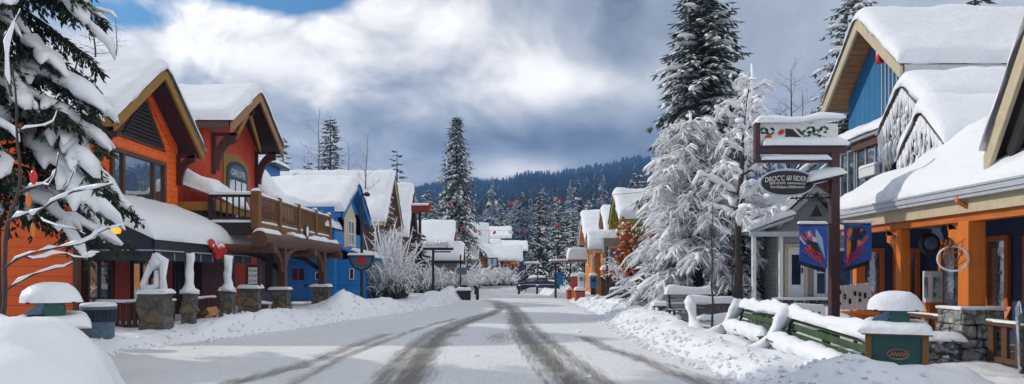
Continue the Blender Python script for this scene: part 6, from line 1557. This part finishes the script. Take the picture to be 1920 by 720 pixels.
def conifer(name, label, loc, H, Rr, seed, n=70, snow=.5, z0=.08, droop=.35, spray=.32, step=.22, needle='needle', pads=0.0, power=.85, group=None, trunk_r=None, dens=2, hang=0.0, up=.25, side=None, snow_w=1.0):
    rr = random.Random(seed); loc = Vector(loc)
    t = thing(name, label, 'tree', loc, group)
    tr = MB(); r0 = trunk_r or H * .014 + .05
    tr.tube([loc + Z * (-.3), loc + Z * H * .3 + X * rr.uniform(-.05, .05), loc + Z * H * .65, loc + Z * H], [r0 * 1.15, r0 * .8, r0 * .45, .012], 8)
    fo, sn, pd = Soup(), Soup(), MB()
    ga = rr.random() * 6
    for i in range(n):
        q = (i + rr.random() * .8) / n; hz = z0 + (.985 - z0) * q
        L = Rr * (1 - q) ** power * rr.uniform(.68, 1.12) + .12
        ga += 2.4 + rr.uniform(-.5, .5)
        if side is not None:
            ga_ = ga
            if math.cos(ga - side[0]) < side[1]: L *= .75
        a = ga; dirh = V(math.cos(a), math.sin(a), 0)
        el = up * (q * 2 - .6); k = 6
        base = loc + Z * hz * H
        def sp(u, L=L, dirh=dirh, base=base, el=el): return base + dirh * (L * u) + Z * (L * (el * u - droop * (1.15 - q * .7) * u * u))
        tr.tube([sp(u) for u in (0, .35, .7, .95)], [r0 * .22 * (1 - q) + .012, .014, .009, .004], 4, cap=False)
        m = max(3, int(L / step)); sidev = V(-dirh.y, dirh.x, 0)
        for j in range(m):
            u = (j + .7 + rr.uniform(-.3, .3)) / m
            p = sp(u); tan = (sp(min(1, u + .05)) - sp(u - .05)).normalized(); nr = sidev.cross(tan).normalized()
            if nr.z < 0: nr = -nr
            for sg in (-1, 1):
                for dd in range(dens):
                    sl = spray * rr.uniform(.65, 1.35) * (1.25 - .65 * u) * (.6 + .5 * min(1, L / Rr * 1.4))
                    d = (tan * rr.uniform(.35, 1.0) + sidev * sg * rr.uniform(.5, 1.0) - Z * (rr.uniform(.0, .35) + hang * rr.random())).normalized()
                    pp = p + nr * rr.uniform(-.05, .03)
                    sd = d.cross(nr).normalized()
                    fo.kite(pp, d, sd, nr, sl, sl * rr.uniform(.16, .25), sl * .12)
                    if rr.random() < snow:
                        sn.kite(pp + nr * .022 + Z * .012 + d * sl * .12, d, sd, nr, sl * rr.uniform(.55, .95), sl * rr.uniform(.14, .24) * snow_w, sl * .10)
        if True:
            p = sp(.97); d = (sp(1) - sp(.9)).normalized(); fo.kite(p, d, sidev, Z, spray * .8, spray * .16)
        if pads and rr.random() < pads:
            us = [.22, .38, .54, .70, .86, 1.0, 1.06]; w = .13 * (L / Rr + .3) * Rr ** .5
            pts = [sp(u) + Z * w * .42 + V(rr.uniform(-.05, .05), rr.uniform(-.05, .05), 0) for u in us]
            pd.tube(pts, [w * .45, w * rr.uniform(.8, 1.2), w * rr.uniform(.9, 1.3), w * rr.uniform(.9, 1.35), w * rr.uniform(.8, 1.3), w * .75, w * .15], 8, flat=.62)
    tr.build('trunk', M['bark'], t, smooth=True)
    cr = fo.build('crown', M[needle], t)
    if sn.f: sn.build('crown_snow', M['frost'], cr, smooth=True)
    if pd.v: pd.build('bough_snow', M['frost'], cr, smooth=True, angle=180)
    return t
def twig_tree(name, label, loc, H, seed, spread=.35, n=26, mat='twig', frost=0.0, r0=.07, levels=2, droop=0.0, twigs=5, frost_mat='frost', lean=(0, 0), z0=.3, cat='tree', group=None, fr=1.8, blunt=False, conif=False, stems=1, frost_n=4):
    rr = random.Random(seed); loc = Vector(loc); t = thing(name, label, cat, loc, group)
    wood, fw = MB(), MB()
    def limb(p, d, L, r, lev):
        pts = [p]; k = 5; dd = d.copy()
        for i in range(k):
            dd = (dd + V(rr.uniform(-.16, .16), rr.uniform(-.16, .16), rr.uniform(-.10, .14) - droop * (i + 1) / k)).normalized(); pts.append(pts[-1] + dd * L / k)
        rad = [r * (1 - i / (k + .4)) for i in range(k + 1)]
        wood.tube(pts, rad, 5 if lev == 0 else 4, cap=False)
        if frost and lev > 0 or (frost and blunt):
            fw.tube([q + Z * (rad[i] * .8 + frost * .3) for i, q in enumerate(pts)], [max(.004, (rad[i] * fr + frost * rr.uniform(.6, 1.2)) * (1 if 0 < i < k else .6)) for i in range(k + 1)], frost_n, cap=True)
        if lev < levels:
            for c in range(twigs):
                u = rr.uniform(.25, .98); i = min(k - 1, int(u * k)); q = pts[i].lerp(pts[i + 1], u * k - i)
                ax = V(rr.uniform(-1, 1), rr.uniform(-1, 1), rr.uniform(-.5, .8)).normalized()
                limb(q, (dd * .65 + ax * .75).normalized(), L * rr.uniform(.28, .5), r * .45, lev + 1)
    for s_ in range(stems):
        ln = V(lean[0], lean[1], 0) if stems == 1 else V(rr.uniform(-.4, .4), rr.uniform(-.4, .4), 0)
        k = 9; tp = [loc + Z * (-.2)]
        for i in range(k): tp.append(loc + ln * H * ((i + 1) / k) ** 1.4 + V(rr.uniform(-.02, .02) * H * .4, rr.uniform(-.02, .02) * H * .4, H * (i + 1) / k))
        wood.tube(tp, [r0 * (1 - .93 * i / k) for i in range(k + 1)], 7)
        nb = max(3, n // stems)
        for b in range(nb):
            u = z0 + (1 - z0) * (b + rr.random()) / nb; i = min(k - 1, int(u * k)); q = tp[i].lerp(tp[i + 1], u * k - i)
            a = b * 2.4 + rr.uniform(-.6, .6)
            d = V(math.cos(a), math.sin(a), rr.uniform(.35, .9) if not conif else rr.uniform(-.1, .35)).normalized()
            limb(q, d, H * spread * (1.1 - .75 * (u - z0) / (1 - z0)) * rr.uniform(.6, 1.1), r0 * .38 * (1.1 - u), 0 if levels > 0 else 1)
    wood.build('trunk', M[mat], t, smooth=True)
    if fw.v: fw.build('twig_snow', M[frost_mat], t, smooth=True, angle=180)
    return t
# -- tall firs
conifer('fir_tree', 'tall dark fir rising over the street end, snow on its lower boughs', (-6.3, 85, 0), 19.8, 3.9, 11, n=230, snow=.5, spray=.8, step=.42, droop=.55, power=.75, needle='needle_grey', hang=.3)
conifer('fir_tree', 'snowy pointed fir behind the parked car', (3.1, 84, 0), 10.9, 2.2, 12, n=80, snow=.62, spray=.6, step=.42, power=.75)
conifer('fir_tree', 'snowy fir just right of the one behind the parked car', (5.6, 90, 0), 10.2, 2.2, 13, n=70, snow=.8, spray=.6, step=.42, power=.75)
conifer('fir_tree', 'huge dark fir at upper right reaching above the picture, behind the white tree', (10.0, 39, 0), 17.8, 3.8, 14, n=360, snow=.45, spray=.7, step=.30, droop=.42, power=.55, needle='needle_grey', pads=.22, trunk_r=.3, dens=2, hang=.3)
conifer('fir_tree', 'frost grey fir leaning past the chalet roof on its left', (20.6, 45, 0), 19.5, 3.8, 15, n=190, snow=.85, spray=.6, step=.36, droop=.55, power=.5, needle='needle_grey', pads=.35)
conifer('fir_tree', 'broad fir crown showing just above the chalet ridge', (31.0, 50, 0), 23.5, 6.0, 16, n=90, snow=.35, spray=.9, step=.5, droop=.3, power=.7, needle='needle_grey')
conifer('fir_tree', 'slender fir among bare trees behind the white cottage roofs at left', (-18.0, 74, 0), 17.2, 2.3, 17, n=170, snow=.35, spray=.6, step=.42, needle='needle_grey', power=.5)
conifer('fir_tree', 'small fir right behind the red house gable', (-18.4, 60, 0), 12.8, 1.9, 18, n=60, snow=.3, spray=.5, step=.4)
conifer('fir_tree', 'tiny fir beside the snow hooded dormer', (-17.2, 63, 0), 11.2, 1.6, 19, n=50, snow=.3, spray=.5, step=.4)
conifer('fir_tree', 'wide dark fir standing alone above the brown cottage roof', (-13.1, 85, 0), 15.9, 2.9, 20, n=46, snow=.3, spray=.75, step=.5, up=.35)
conifer('fir_tree', 'little dark fir left of the wide fir above the cottage roofs', (-16.2, 92, 0), 14.1, 1.7, 21, n=40, snow=.2, spray=.6, step=.5)
for k, (px, Yd, pyt, r_, lab) in enumerate(((800, 95, 352, 2.6, 'frosted fir left of the tall street end fir'), (832, 100, 372, 2.4, 'frosted fir peeping behind the low cottage roof'), (950, 120, 405, 2.6, 'frosted fir behind the square annex'), (1075, 105, 392, 2.8, 'pale frosted fir left of the curved amber cottage'), (1105, 120, 372, 3.2, 'pale frosted fir above the amber cottage roof'), (1195, 75, 320, 3.0, 'snowy fir between lime cottage and the huge fir'))):
    x = xat(px, Yd); conifer('fir_tree', lab, (x, Yd, -.1), zat(pyt, Yd), r_, 30 + k, n=60, snow=.85, spray=.75, step=.5, needle='needle_grey', power=.7)
# -- bare trees
twig_tree('bare_tree', 'bare larch behind the orange roof, left of two', (-22.4, 40, 0), 17.5, 41, .10, 60, r0=.16, levels=1, twigs=4, conif=True, z0=.4)
twig_tree('bare_tree', 'bare larch behind the orange roof, right of two', (-21.2, 40, 0), 15.6, 42, .12, 50, r0=.14, levels=1, twigs=4, conif=True, z0=.4)
twig_tree('bare_tree', 'tall bare tree just left of the slender fir', (-18.9, 73, 0), 17.9, 43, .22, 26, 'paletwig', r0=.2, levels=2, twigs=4)
twig_tree('bare_tree', 'bare grey tree right of the slender fir', (-14.0, 64, 0), 12.9, 44, .24, 26, 'paletwig', r0=.16, levels=2, twigs=4)
twig_tree('bare_tree', 'bare tree with a crooked stem before the white cottage roofs', (-10.9, 56, 0), 12.1, 45, .2, 26, 'paletwig', r0=.14, levels=2, twigs=4)
twig_tree('bare_tree', 'bare birch between the huge fir and the chalet', (18.6, 50, 0), 15.4, 46, .24, 30, 'twig', r0=.2, levels=2, twigs=5)
twig_tree('bare_tree', 'thinner bare birch right of the other birch before the chalet', (19.8, 51, 0), 14.2, 47, .2, 26, 'paletwig', r0=.16, levels=2, twigs=5)
# -- heavy white trees on the right
def white_tree(label, loc, H, Rr, seed, n=44, lean=0.0, z0=.18, droop=.45, w=.16, power=.55, twigs=7, tw=.6):
    """tree bowed under snow: arching boughs carrying thick soft snow, rime on every twig"""
    rr = random.Random(seed); loc = Vector(loc); t = thing('snow_laden_tree', label, 'tree', loc)
    wood, pad, rime = MB(), MB(), MB()
    wood.tube([loc - Z * .3, loc + Z * H * .35, loc + Z * H * .7 + X * lean * .4, loc + Z * H + X * lean], [.13, .11, .07, .02], 8)
    pad.tube([loc + Z * H * .62 + X * lean * .3, loc + Z * H * .8 + X * (lean * .6 + .03), loc + Z * H * .95 + X * lean, loc + Z * H * 1.02 + X * lean], [.05, .09, .08, .03], 9)
    ga = rr.random() * 6
    for i in range(n):
        q = (i + rr.random()) / n; ga += 2.4 + rr.uniform(-.4, .4)
        L = Rr * (1 - q * .9) ** power * rr.uniform(.7, 1.15); base = loc + Z * H * (z0 + (.95 - z0) * q) + X * lean * q
        dh = V(math.cos(ga), math.sin(ga), 0); sv = V(-dh.y, dh.x, 0); e0 = rr.uniform(.35, .85); dr = droop * rr.uniform(.7, 1.5) + (1 - q) * .25
        bend = rr.uniform(-.25, .25)
        def sp(u): return base + dh * (L * u) + sv * (bend * L * u * u) + Z * L * (e0 * u - dr * 1.4 * u * u)
        wood.tube([sp(u) for u in (0, .3, .6, .9, 1)], [.035, .026, .018, .01, .006], 4, cap=False)
        us = [.12, .25, .4, .55, .7, .85, .97, 1.04]; ww = w * (.55 + .6 * L / Rr)
        pad.tube([sp(u) + Z * ww * .35 + V(rr.uniform(-.03, .03), rr.uniform(-.03, .03), rr.uniform(-.02, .03)) for u in us], [ww * .3] + [ww * rr.uniform(.55, 1.15) for _ in us[2:]] + [ww * .15], 9, flat=.7)
        for j in range(twigs):
            u = rr.uniform(.2, 1); p = sp(u); s_ = rr.choice((-1, 1))
            d = (dh * rr.uniform(.2, 1) + sv * s_ * rr.uniform(.3, 1) + Z * rr.uniform(-.6, .4)).normalized(); l = tw * rr.uniform(.4, 1.1) * (.5 + .5 * L / Rr)
            pts = [p, p + d * l * .5 + Z * .02, p + d * l - Z * l * .28]
            wood.tube(pts, [.010, .006, .003], 3, cap=False)
            if rr.random() < .9: pad.tube([x_ + Z * .022 for x_ in pts] + [pts[-1] + d * .05 - Z * .03], [ww * .16, ww * rr.uniform(.2, .42), ww * rr.uniform(.14, .3), .008], 6)
            for m_ in range(7):
                v = rr.random(); a = pts[0].lerp(pts[2], v); dd = (d * .6 + V(rr.uniform(-1, 1), rr.uniform(-1, 1), rr.uniform(-1, .3))).normalized()
                rime.tube([a, a + dd * .11, a + dd * .24 - Z * .05], [.008, .013, .003], 3, cap=False)
    wood.build('trunk', M['bark'], t, smooth=True); pad.rough(.07, 5); pad.build('bough_snow', M['frost'], t, smooth=True, angle=180); rime.build('rime', M['frost'], t, smooth=True, angle=180)
    return t
white_tree('great white tree bowed under thick snow beside the rust bush', (7.1, 28.2, .2), 7.4, 2.6, 51, n=110, lean=-.35, w=.115, twigs=17, z0=.12, droop=.30, tw=.95)
white_tree('slender white tree with blobs of snow on its bare top, left of the sign post', (7.75, 25.6, .3), 8.4, 1.5, 52, n=30, lean=.45, w=.14, droop=-.02, power=.4, twigs=6, z0=.3)
white_tree('low white tree filling the gap before the grey shop', (8.55, 27.4, .3), 4.9, 1.6, 53, n=46, w=.12, twigs=10, z0=.1)
conifer('fir_sapling', 'dark green sapling rimed white at its tips beside the grey shop porch', (8.3, 27.0, .3), 3.6, 1.3, 54, n=60, snow=.75, spray=.3, step=.2, z0=.05, power=.6)
conifer('fir_sapling', 'dark green snowy bush under the great white tree', (6.5, 29.4, .2), 3.4, 1.7, 55, n=60, snow=.7, spray=.35, step=.22, z0=.05, power=.5, pads=.4)
twig_tree('young_tree', 'thin dark sapling with a wire straight stem before the grey benches', (5.2, 19.4, 0), 4.1, 61, .26, 9, r0=.035, levels=1, twigs=3, z0=.45)
twig_tree('young_tree', 'thin crooked sapling between great white tree and green benches', (6.35, 21.5, .1), 3.5, 62, .3, 8, r0=.035, levels=1, twigs=3, z0=.4)
t = thing('wooden_stake', 'stout brown stake under the slender white tree', 'stake', (8.15, 26.0, .2)); mb = MB(); mb.tube([V(7.9, 25.9, 0), V(7.92, 25.9, 2.2)], .09, 8); mb.build('stake', M['log'], t, smooth=True)
# -- rust leaved bush
def leaf_bush(name, label, loc, rx, rz, seed, n, mat, snow=.25, size=.12):
    rr = random.Random(seed); loc = Vector(loc); t = thing(name, label, 'bush', loc); w = MB(); L = Soup(); S = Soup()
    for k in range(26):
        a = rr.random() * 6.28; tip = loc + V(math.cos(a) * rx * rr.uniform(.3, 1), math.sin(a) * rx * rr.uniform(.3, 1), rz * rr.uniform(.45, 1.0))
        mid = loc.lerp(tip, .5) + Z * .15 * rz; w.tube([loc, mid, tip], [.04, .02, .006], 4, cap=False)
        for j in range(n // 26):
            u = rr.uniform(.35, 1.05); p = (mid.lerp(tip, (u - .5) * 2) if u > .5 else loc.lerp(mid, u * 2)) + V(rr.gauss(0, .22), rr.gauss(0, .22), rr.gauss(0, .2)) * rx * .6
            d = V(rr.uniform(-1, 1), rr.uniform(-1, 1), rr.uniform(-.8, .5)).normalized(); s_ = d.cross(V(rr.uniform(-1, 1), rr.uniform(-1, 1), 1)).normalized()
            l = size * rr.uniform(.6, 1.4)
            (S if rr.random() < snow else L).flat(p, d, s_, l, l * .36)
    w.build('stems', M['twig'], t); L.build('foliage', M[mat], t)
    if S.f: S.build('leaf_snow', M['frost'], t)
    return t
leaf_bush('rust_bush', 'rust red leaved bush flecked with snow above the rust fence', (6.55, 38.6, .3), 1.6, 3.9, 71, 5200, 'rust_leaf', .16, .22)
leaf_bush('rust_shrub', 'rust shrub clumped against the brown lodge front', (-.5, 92.5, 1.0), 1.4, 2.2, 73, 900, 'rust_leaf', .25, .35)
leaf_bush('rust_shrub', 'small rust shrub under the brown lodge eaves at the street end', (-3.2, 92, 1.2), 1.5, 2.0, 72, 900, 'rust_leaf', .3, .35)
# -- frosted shrubs along the left walk
def frost_bush(label, loc, H, Rr, seed, n=60, arch=.6, thick=.035, group='frosted shrubs along the left walk'):
    rr = random.Random(seed); loc = Vector(loc); t = thing('frosted_shrub', label, 'shrub', loc, group); w, f = MB(), MB()
    for k in range(n):
        a = rr.random() * 6.28; d = V(math.cos(a), math.sin(a), 0); L = Rr * rr.uniform(.35, 1.05); h = H * rr.uniform(.35, 1.05); ar = arch * rr.uniform(.5, 1.4); o_ = V(rr.gauss(0, .35), rr.gauss(0, .35), 0) * Rr; wob = V(rr.uniform(-.3, .3), rr.uniform(-.3, .3), 0) * Rr
        def sp(u): return loc + o_ + d * L * u ** 1.3 + wob * math.sin(u * 4 + k) * u + Z * (h * (u * (1.55 - ar * .9 * u * u)) / 1.1)
        pts = [sp(u) for u in (0, .25, .5, .75, 1)]
        w.tube(pts, [.03, .022, .014, .008, .004], 4, cap=False)
        f.tube([p + Z * thick * .8 for p in pts[1:]], [thick * .5, thick * rr.uniform(.7, 1.4), thick * rr.uniform(.6, 1.2), thick * .3], 5)
        for j in range(12):
            u = rr.uniform(.15, 1); p = sp(u); dd = V(rr.uniform(-1, 1), rr.uniform(-1, 1), rr.uniform(-.9, .5)).normalized(); l = rr.uniform(.15, .5) * Rr * .5
            q = [p, p + dd * l * .5, p + dd * l - Z * l * .25]; w.tube(q, [.009, .006, .003], 3, cap=False); f.tube([x_ + Z * .018 for x_ in q], [thick * .3, thick * rr.uniform(.35, .7), thick * .15], 4)
    w.build('stems', M['twig'], t); f.build('twig_snow', M['frost'], t, smooth=True, angle=180)
frost_bush('arching frosted shrub spilling over the left walk beyond the lamp post', (-6.9, 42.5, .2), 3.2, 1.5, 81, 120, .95, .035)
frost_bush('tall frosted shrub against the log cottage front', (-7.7, 48.0, .2), 4.6, 1.4, 82, 90, .6, .04)
frost_bush('frosted shrub behind the snow topped sign', (-6.3, 57, .2), 2.4, 1.2, 83, 70, .6, .045)
frost_bush('small frosted shrub right of the swooping shed', (-4.3, 60, .2), 2.0, 1.4, 84, 80, .7, .055)
frost_bush('pale frosted shrub below the white tall cottage', (-4.6, 76, .2), 2.6, 1.6, 85, 80, .6, .07)
frost_bush('frosted shrub before the amber gabled cottage', (-2.8, 80, .3), 2.0, 1.5, 86, 80, .7, .07)
frost_bush('low frosted shrub before the brown lodge', (-.6, 82, .3), 2.4, 1.7, 87, 70, .8, .07)
frost_bush('frosted shrub tangled under the lime cottage eave', (7.2, 43.5, .3), 2.6, 1.6, 88, 70, .8, .05, group=None)
conifer('fir_sapling', 'small snow dusted fir beside the flat roofed pole', (-7.1, 58.5, 0), 4.9, 1.3, 89, n=40, snow=.6, spray=.5, step=.35)

# -- the snowy fir at the left edge: pendulous sprays and deep pillows of snow
def great_fir(loc, H, seed):
    rr = random.Random(seed); loc = Vector(loc)
    t = thing('snow_laden_fir', 'old fir at the left edge with hanging sprays under deep pillows of snow', 'tree', loc)
    tr = MB(); tr.tube([loc - Z * .3, loc + Z * 4, loc + Z * 9, loc + Z * H], [.30, .25, .17, .03], 12)
    fo = Soup(); pd = MB(); ga = .3; n = 190
    for i in range(n):
        q = (i + rr.random() * .7) / n; hz = 2.75 + (H - 3.2) * q
        ga += 2.4 + rr.uniform(-.4, .4); dh = V(math.cos(ga), math.sin(ga), 0); sv = V(-dh.y, dh.x, 0)
        if dh.y > .75: continue
        L = (2.85 * (1 - q * .38)) * rr.uniform(.68, 1.08); dr = .60 * rr.uniform(.7, 1.35) + (1 - q) * .05; e0 = .25 + .2 * q
        base = loc + Z * hz
        def sp(u): return base + dh * (L * u) + Z * L * (e0 * u - dr * u * u) + sv * (.12 * L * math.sin(u * 3 + i))
        tr.tube([sp(u) for u in (0, .25, .5, .75, 1)], [.06, .045, .032, .02, .008], 5, cap=False)
        m = int(L / .085)
        for j in range(m):
            u = (j + rr.random()) / m
            if u < .18: continue
            p = sp(u)
            for sg in (-1, 1):
                # a hanging side twig carrying many needle sprays
                d = (dh * rr.uniform(.2, .8) + sv * sg * rr.uniform(.3, 1) - Z * rr.uniform(.15, .8)).normalized(); l = rr.uniform(.28, .62) * (1.15 - .5 * u)
                for k_ in range(11):
                    v = (k_ + rr.random()) / 11; c = p + d * l * v - Z * l * .35 * v * v
                    d2 = (d * .7 + V(rr.uniform(-1, 1), rr.uniform(-1, 1), rr.uniform(-1.2, .2)) * .7).normalized(); s2 = d2.cross(V(rr.uniform(-.4, .4), rr.uniform(-.4, .4), 1)).normalized()
                    fo.flat(c, d2, s2, rr.uniform(.12, .24), rr.uniform(.022, .038))
        # snow pillows along the bough
        if rr.random() < .3: continue
        w = rr.uniform(.12, .24) * (.75 + .35 * L / 3); u0 = rr.uniform(.12, .3)
        us = [u0 + (1.04 - u0) * k / 9 for k in range(10)]
        pd.tube([sp(u) + Z * w * .38 + V(rr.uniform(-.05, .05), rr.uniform(-.05, .05), rr.uniform(-.02, .04)) for u in us], [w * .25] + [w * rr.uniform(.65, 1.35) for _ in us[2:]] + [w * .3], 12, flat=.66)
        for k in range(rr.randint(2, 5)):
            u = rr.uniform(.35, .98); p = sp(u); sg = rr.choice((-1, 1)); d = (dh * .5 + sv * sg * rr.uniform(.5, 1) - Z * rr.uniform(.2, .7)).normalized(); l = rr.uniform(.35, .75)
            ww = w * rr.uniform(.5, .85); pd.tube([p + Z * ww * .3, p + d * l * .4 + Z * ww * .45, p + d * l * .8 + Z * ww * .25, p + d * l * 1.05 - Z * l * .15], [ww * .6, ww * rr.uniform(.9, 1.2), ww * .85, ww * .2], 10, flat=.7)
    tr.build('trunk', M['bark'], t, smooth=True); cr = fo.build('crown', M['needle'], t); pd.rough(.08, 4.5); pd.rough(.035, 12); pd.build('bough_snow', M['snow'], cr, smooth=True, angle=180)
great_fir((-11.0, 15.6, 0), 12.5, 91)
# bare sapling in front of it, snow lying on each limb
def snowy_limbs():
    t = thing('bare_sapling', 'bare dark sapling with snow lying along each bent limb, in front of the old fir', 'tree', P(5, 590, 10.5))
    w, s = MB(), MB(); Yd = 10.5; rr = random.Random(7)
    def limb(pts, r, snow=.05, dy=0.0):
        q = []
        n = len(pts)
        for i, (a, b) in enumerate(pts): q.append(P(a, b, Yd + dy * i / max(1, n - 1)))
        # smooth it
        qq = [q[0]]
        for a, b in zip(q, q[1:]): qq += [a.lerp(b, .35), a.lerp(b, .7)]
        qq.append(q[-1]); k = len(qq)
        w.tube(qq, [r * (1 - .75 * i / k) for i in range(k)], 6)
        if snow:
            a = 1
            while a < k - 1:
                e = min(k, a + rr.randint(3, 6)); g = qq[a:e]; sn_ = snow * .62
                if len(g) > 1: s.tube([p + Z * (r * .7 + sn_ * .3) for p in g], [sn_ * .25] + [sn_ * rr.uniform(.6, 1.25) for _ in g[2:]] + [sn_ * .25], 9, flat=.85)
                a = e - (1 if rr.random() < .7 else 0)
                if e >= k: break
    limb([(4, 600), (10, 560), (8, 480), (14, 410), (34, 370), (40, 320), (30, 250), (32, 190), (22, 120)], .036, 0, .3)
    limb([(38, 360), (70, 345), (100, 350), (110, 290)], .018, .05, -.3)
    limb([(36, 365), (60, 352), (90, 345), (108, 315)], .016, .035, .4)
    limb([(14, 415), (45, 400), (70, 400), (110, 370), (150, 355), (195, 352), (212, 345)], .02, .06, -.8)
    limb([(12, 500), (40, 480), (80, 470), (120, 462), (165, 455), (190, 430), (228, 424)], .018, .055, -.6)
    limb([(40, 480), (70, 488), (110, 470), (150, 488), (180, 478)], .014, .05, .4)
    limb([(10, 545), (50, 520), (90, 505), (130, 500), (152, 480), (200, 470)], .016, .05, .5)
    limb([(30, 250), (60, 235), (95, 238), (105, 210)], .015, .04, .5); limb([(22, 180), (10, 130), (16, 60), (40, 20)], .02, .05, .4)
    limb([(70, 400), (85, 420), (130, 425), (160, 440)], .012, .04, -.4); limb([(110, 370), (135, 335), (140, 310)], .010, .03, -.3)
    w.build('stems', M['twig'], t, smooth=True); s.rough(.03, 9); s.build('limb_snow', M['snow'], t, smooth=True, angle=180)
snowy_limbs()
def bauble(label, px, py, Yd, mat, s=1.0):
    c = P(px, py, Yd); t = thing('hanging_bauble', label, 'bauble', c)
    mb = MB(); mb.lathe([(.004, .11), (.03, .09), (.055, .04), (.06, 0), (.05, -.05), (.02, -.09), (.004, -.10)], c, 12, s, s); mb.build('drop', mat, t, smooth=True); mb = MB(); mb.tube([c + Z * .1, c + Z * .2], .006, 4); mb.build('cord', M['black'], t)
bauble('red drop bauble hanging low in the old fir', 63, 333, 10.3, M['redorn'], .8); bauble('dark teal bauble hanging high at the left picture edge', 15, 70, 11.0, M['greenbin'], .9); bauble('orange bauble near the left edge under the red one', 54, 376, 10.4, M['cedar'], .65); bauble('small orange bauble lowest in the sapling', 62, 432, 10.4, M['cedar'], .6)

for o in bpy.data.objects:
    if o.name.split('.')[0] in ('crown_snow', 'bough_snow', 'limb_snow', 'twig_snow', 'leaf_snow', 'rime'): o['kind'] = 'stuff'
# ---------------------------------------------------------------- camera and render settings
cam = bpy.data.cameras.new('camera'); co = bpy.data.objects.new('camera', cam); C.objects.link(co)
co.location = (0, 0, CZ); co.rotation_euler = (R(90), 0, 0)
cam.sensor_width = 36; cam.lens = 36 * F / 1920; cam.shift_y = (HY - 360) / 1920; cam.clip_end = 6000; cam.clip_start = .05
scene.camera = co
scene.render.engine = 'CYCLES'
cy = scene.cycles
cy.use_denoising = True; cy.denoiser = 'OPENIMAGEDENOISE'
cy.max_bounces = 6; cy.diffuse_bounces = 3; cy.glossy_bounces = 3; cy.transmission_bounces = 2; cy.volume_bounces = 0; cy.transparent_max_bounces = 6
cy.use_adaptive_sampling = False; cy.sample_clamp_indirect = 6; cy.caustics_reflective = False; cy.caustics_refractive = False
vs = scene.view_settings; vs.view_transform = 'Standard'; vs.look = 'None'; vs.gamma = 1; vs.use_curve_mapping = False; vs.exposure = 0.06
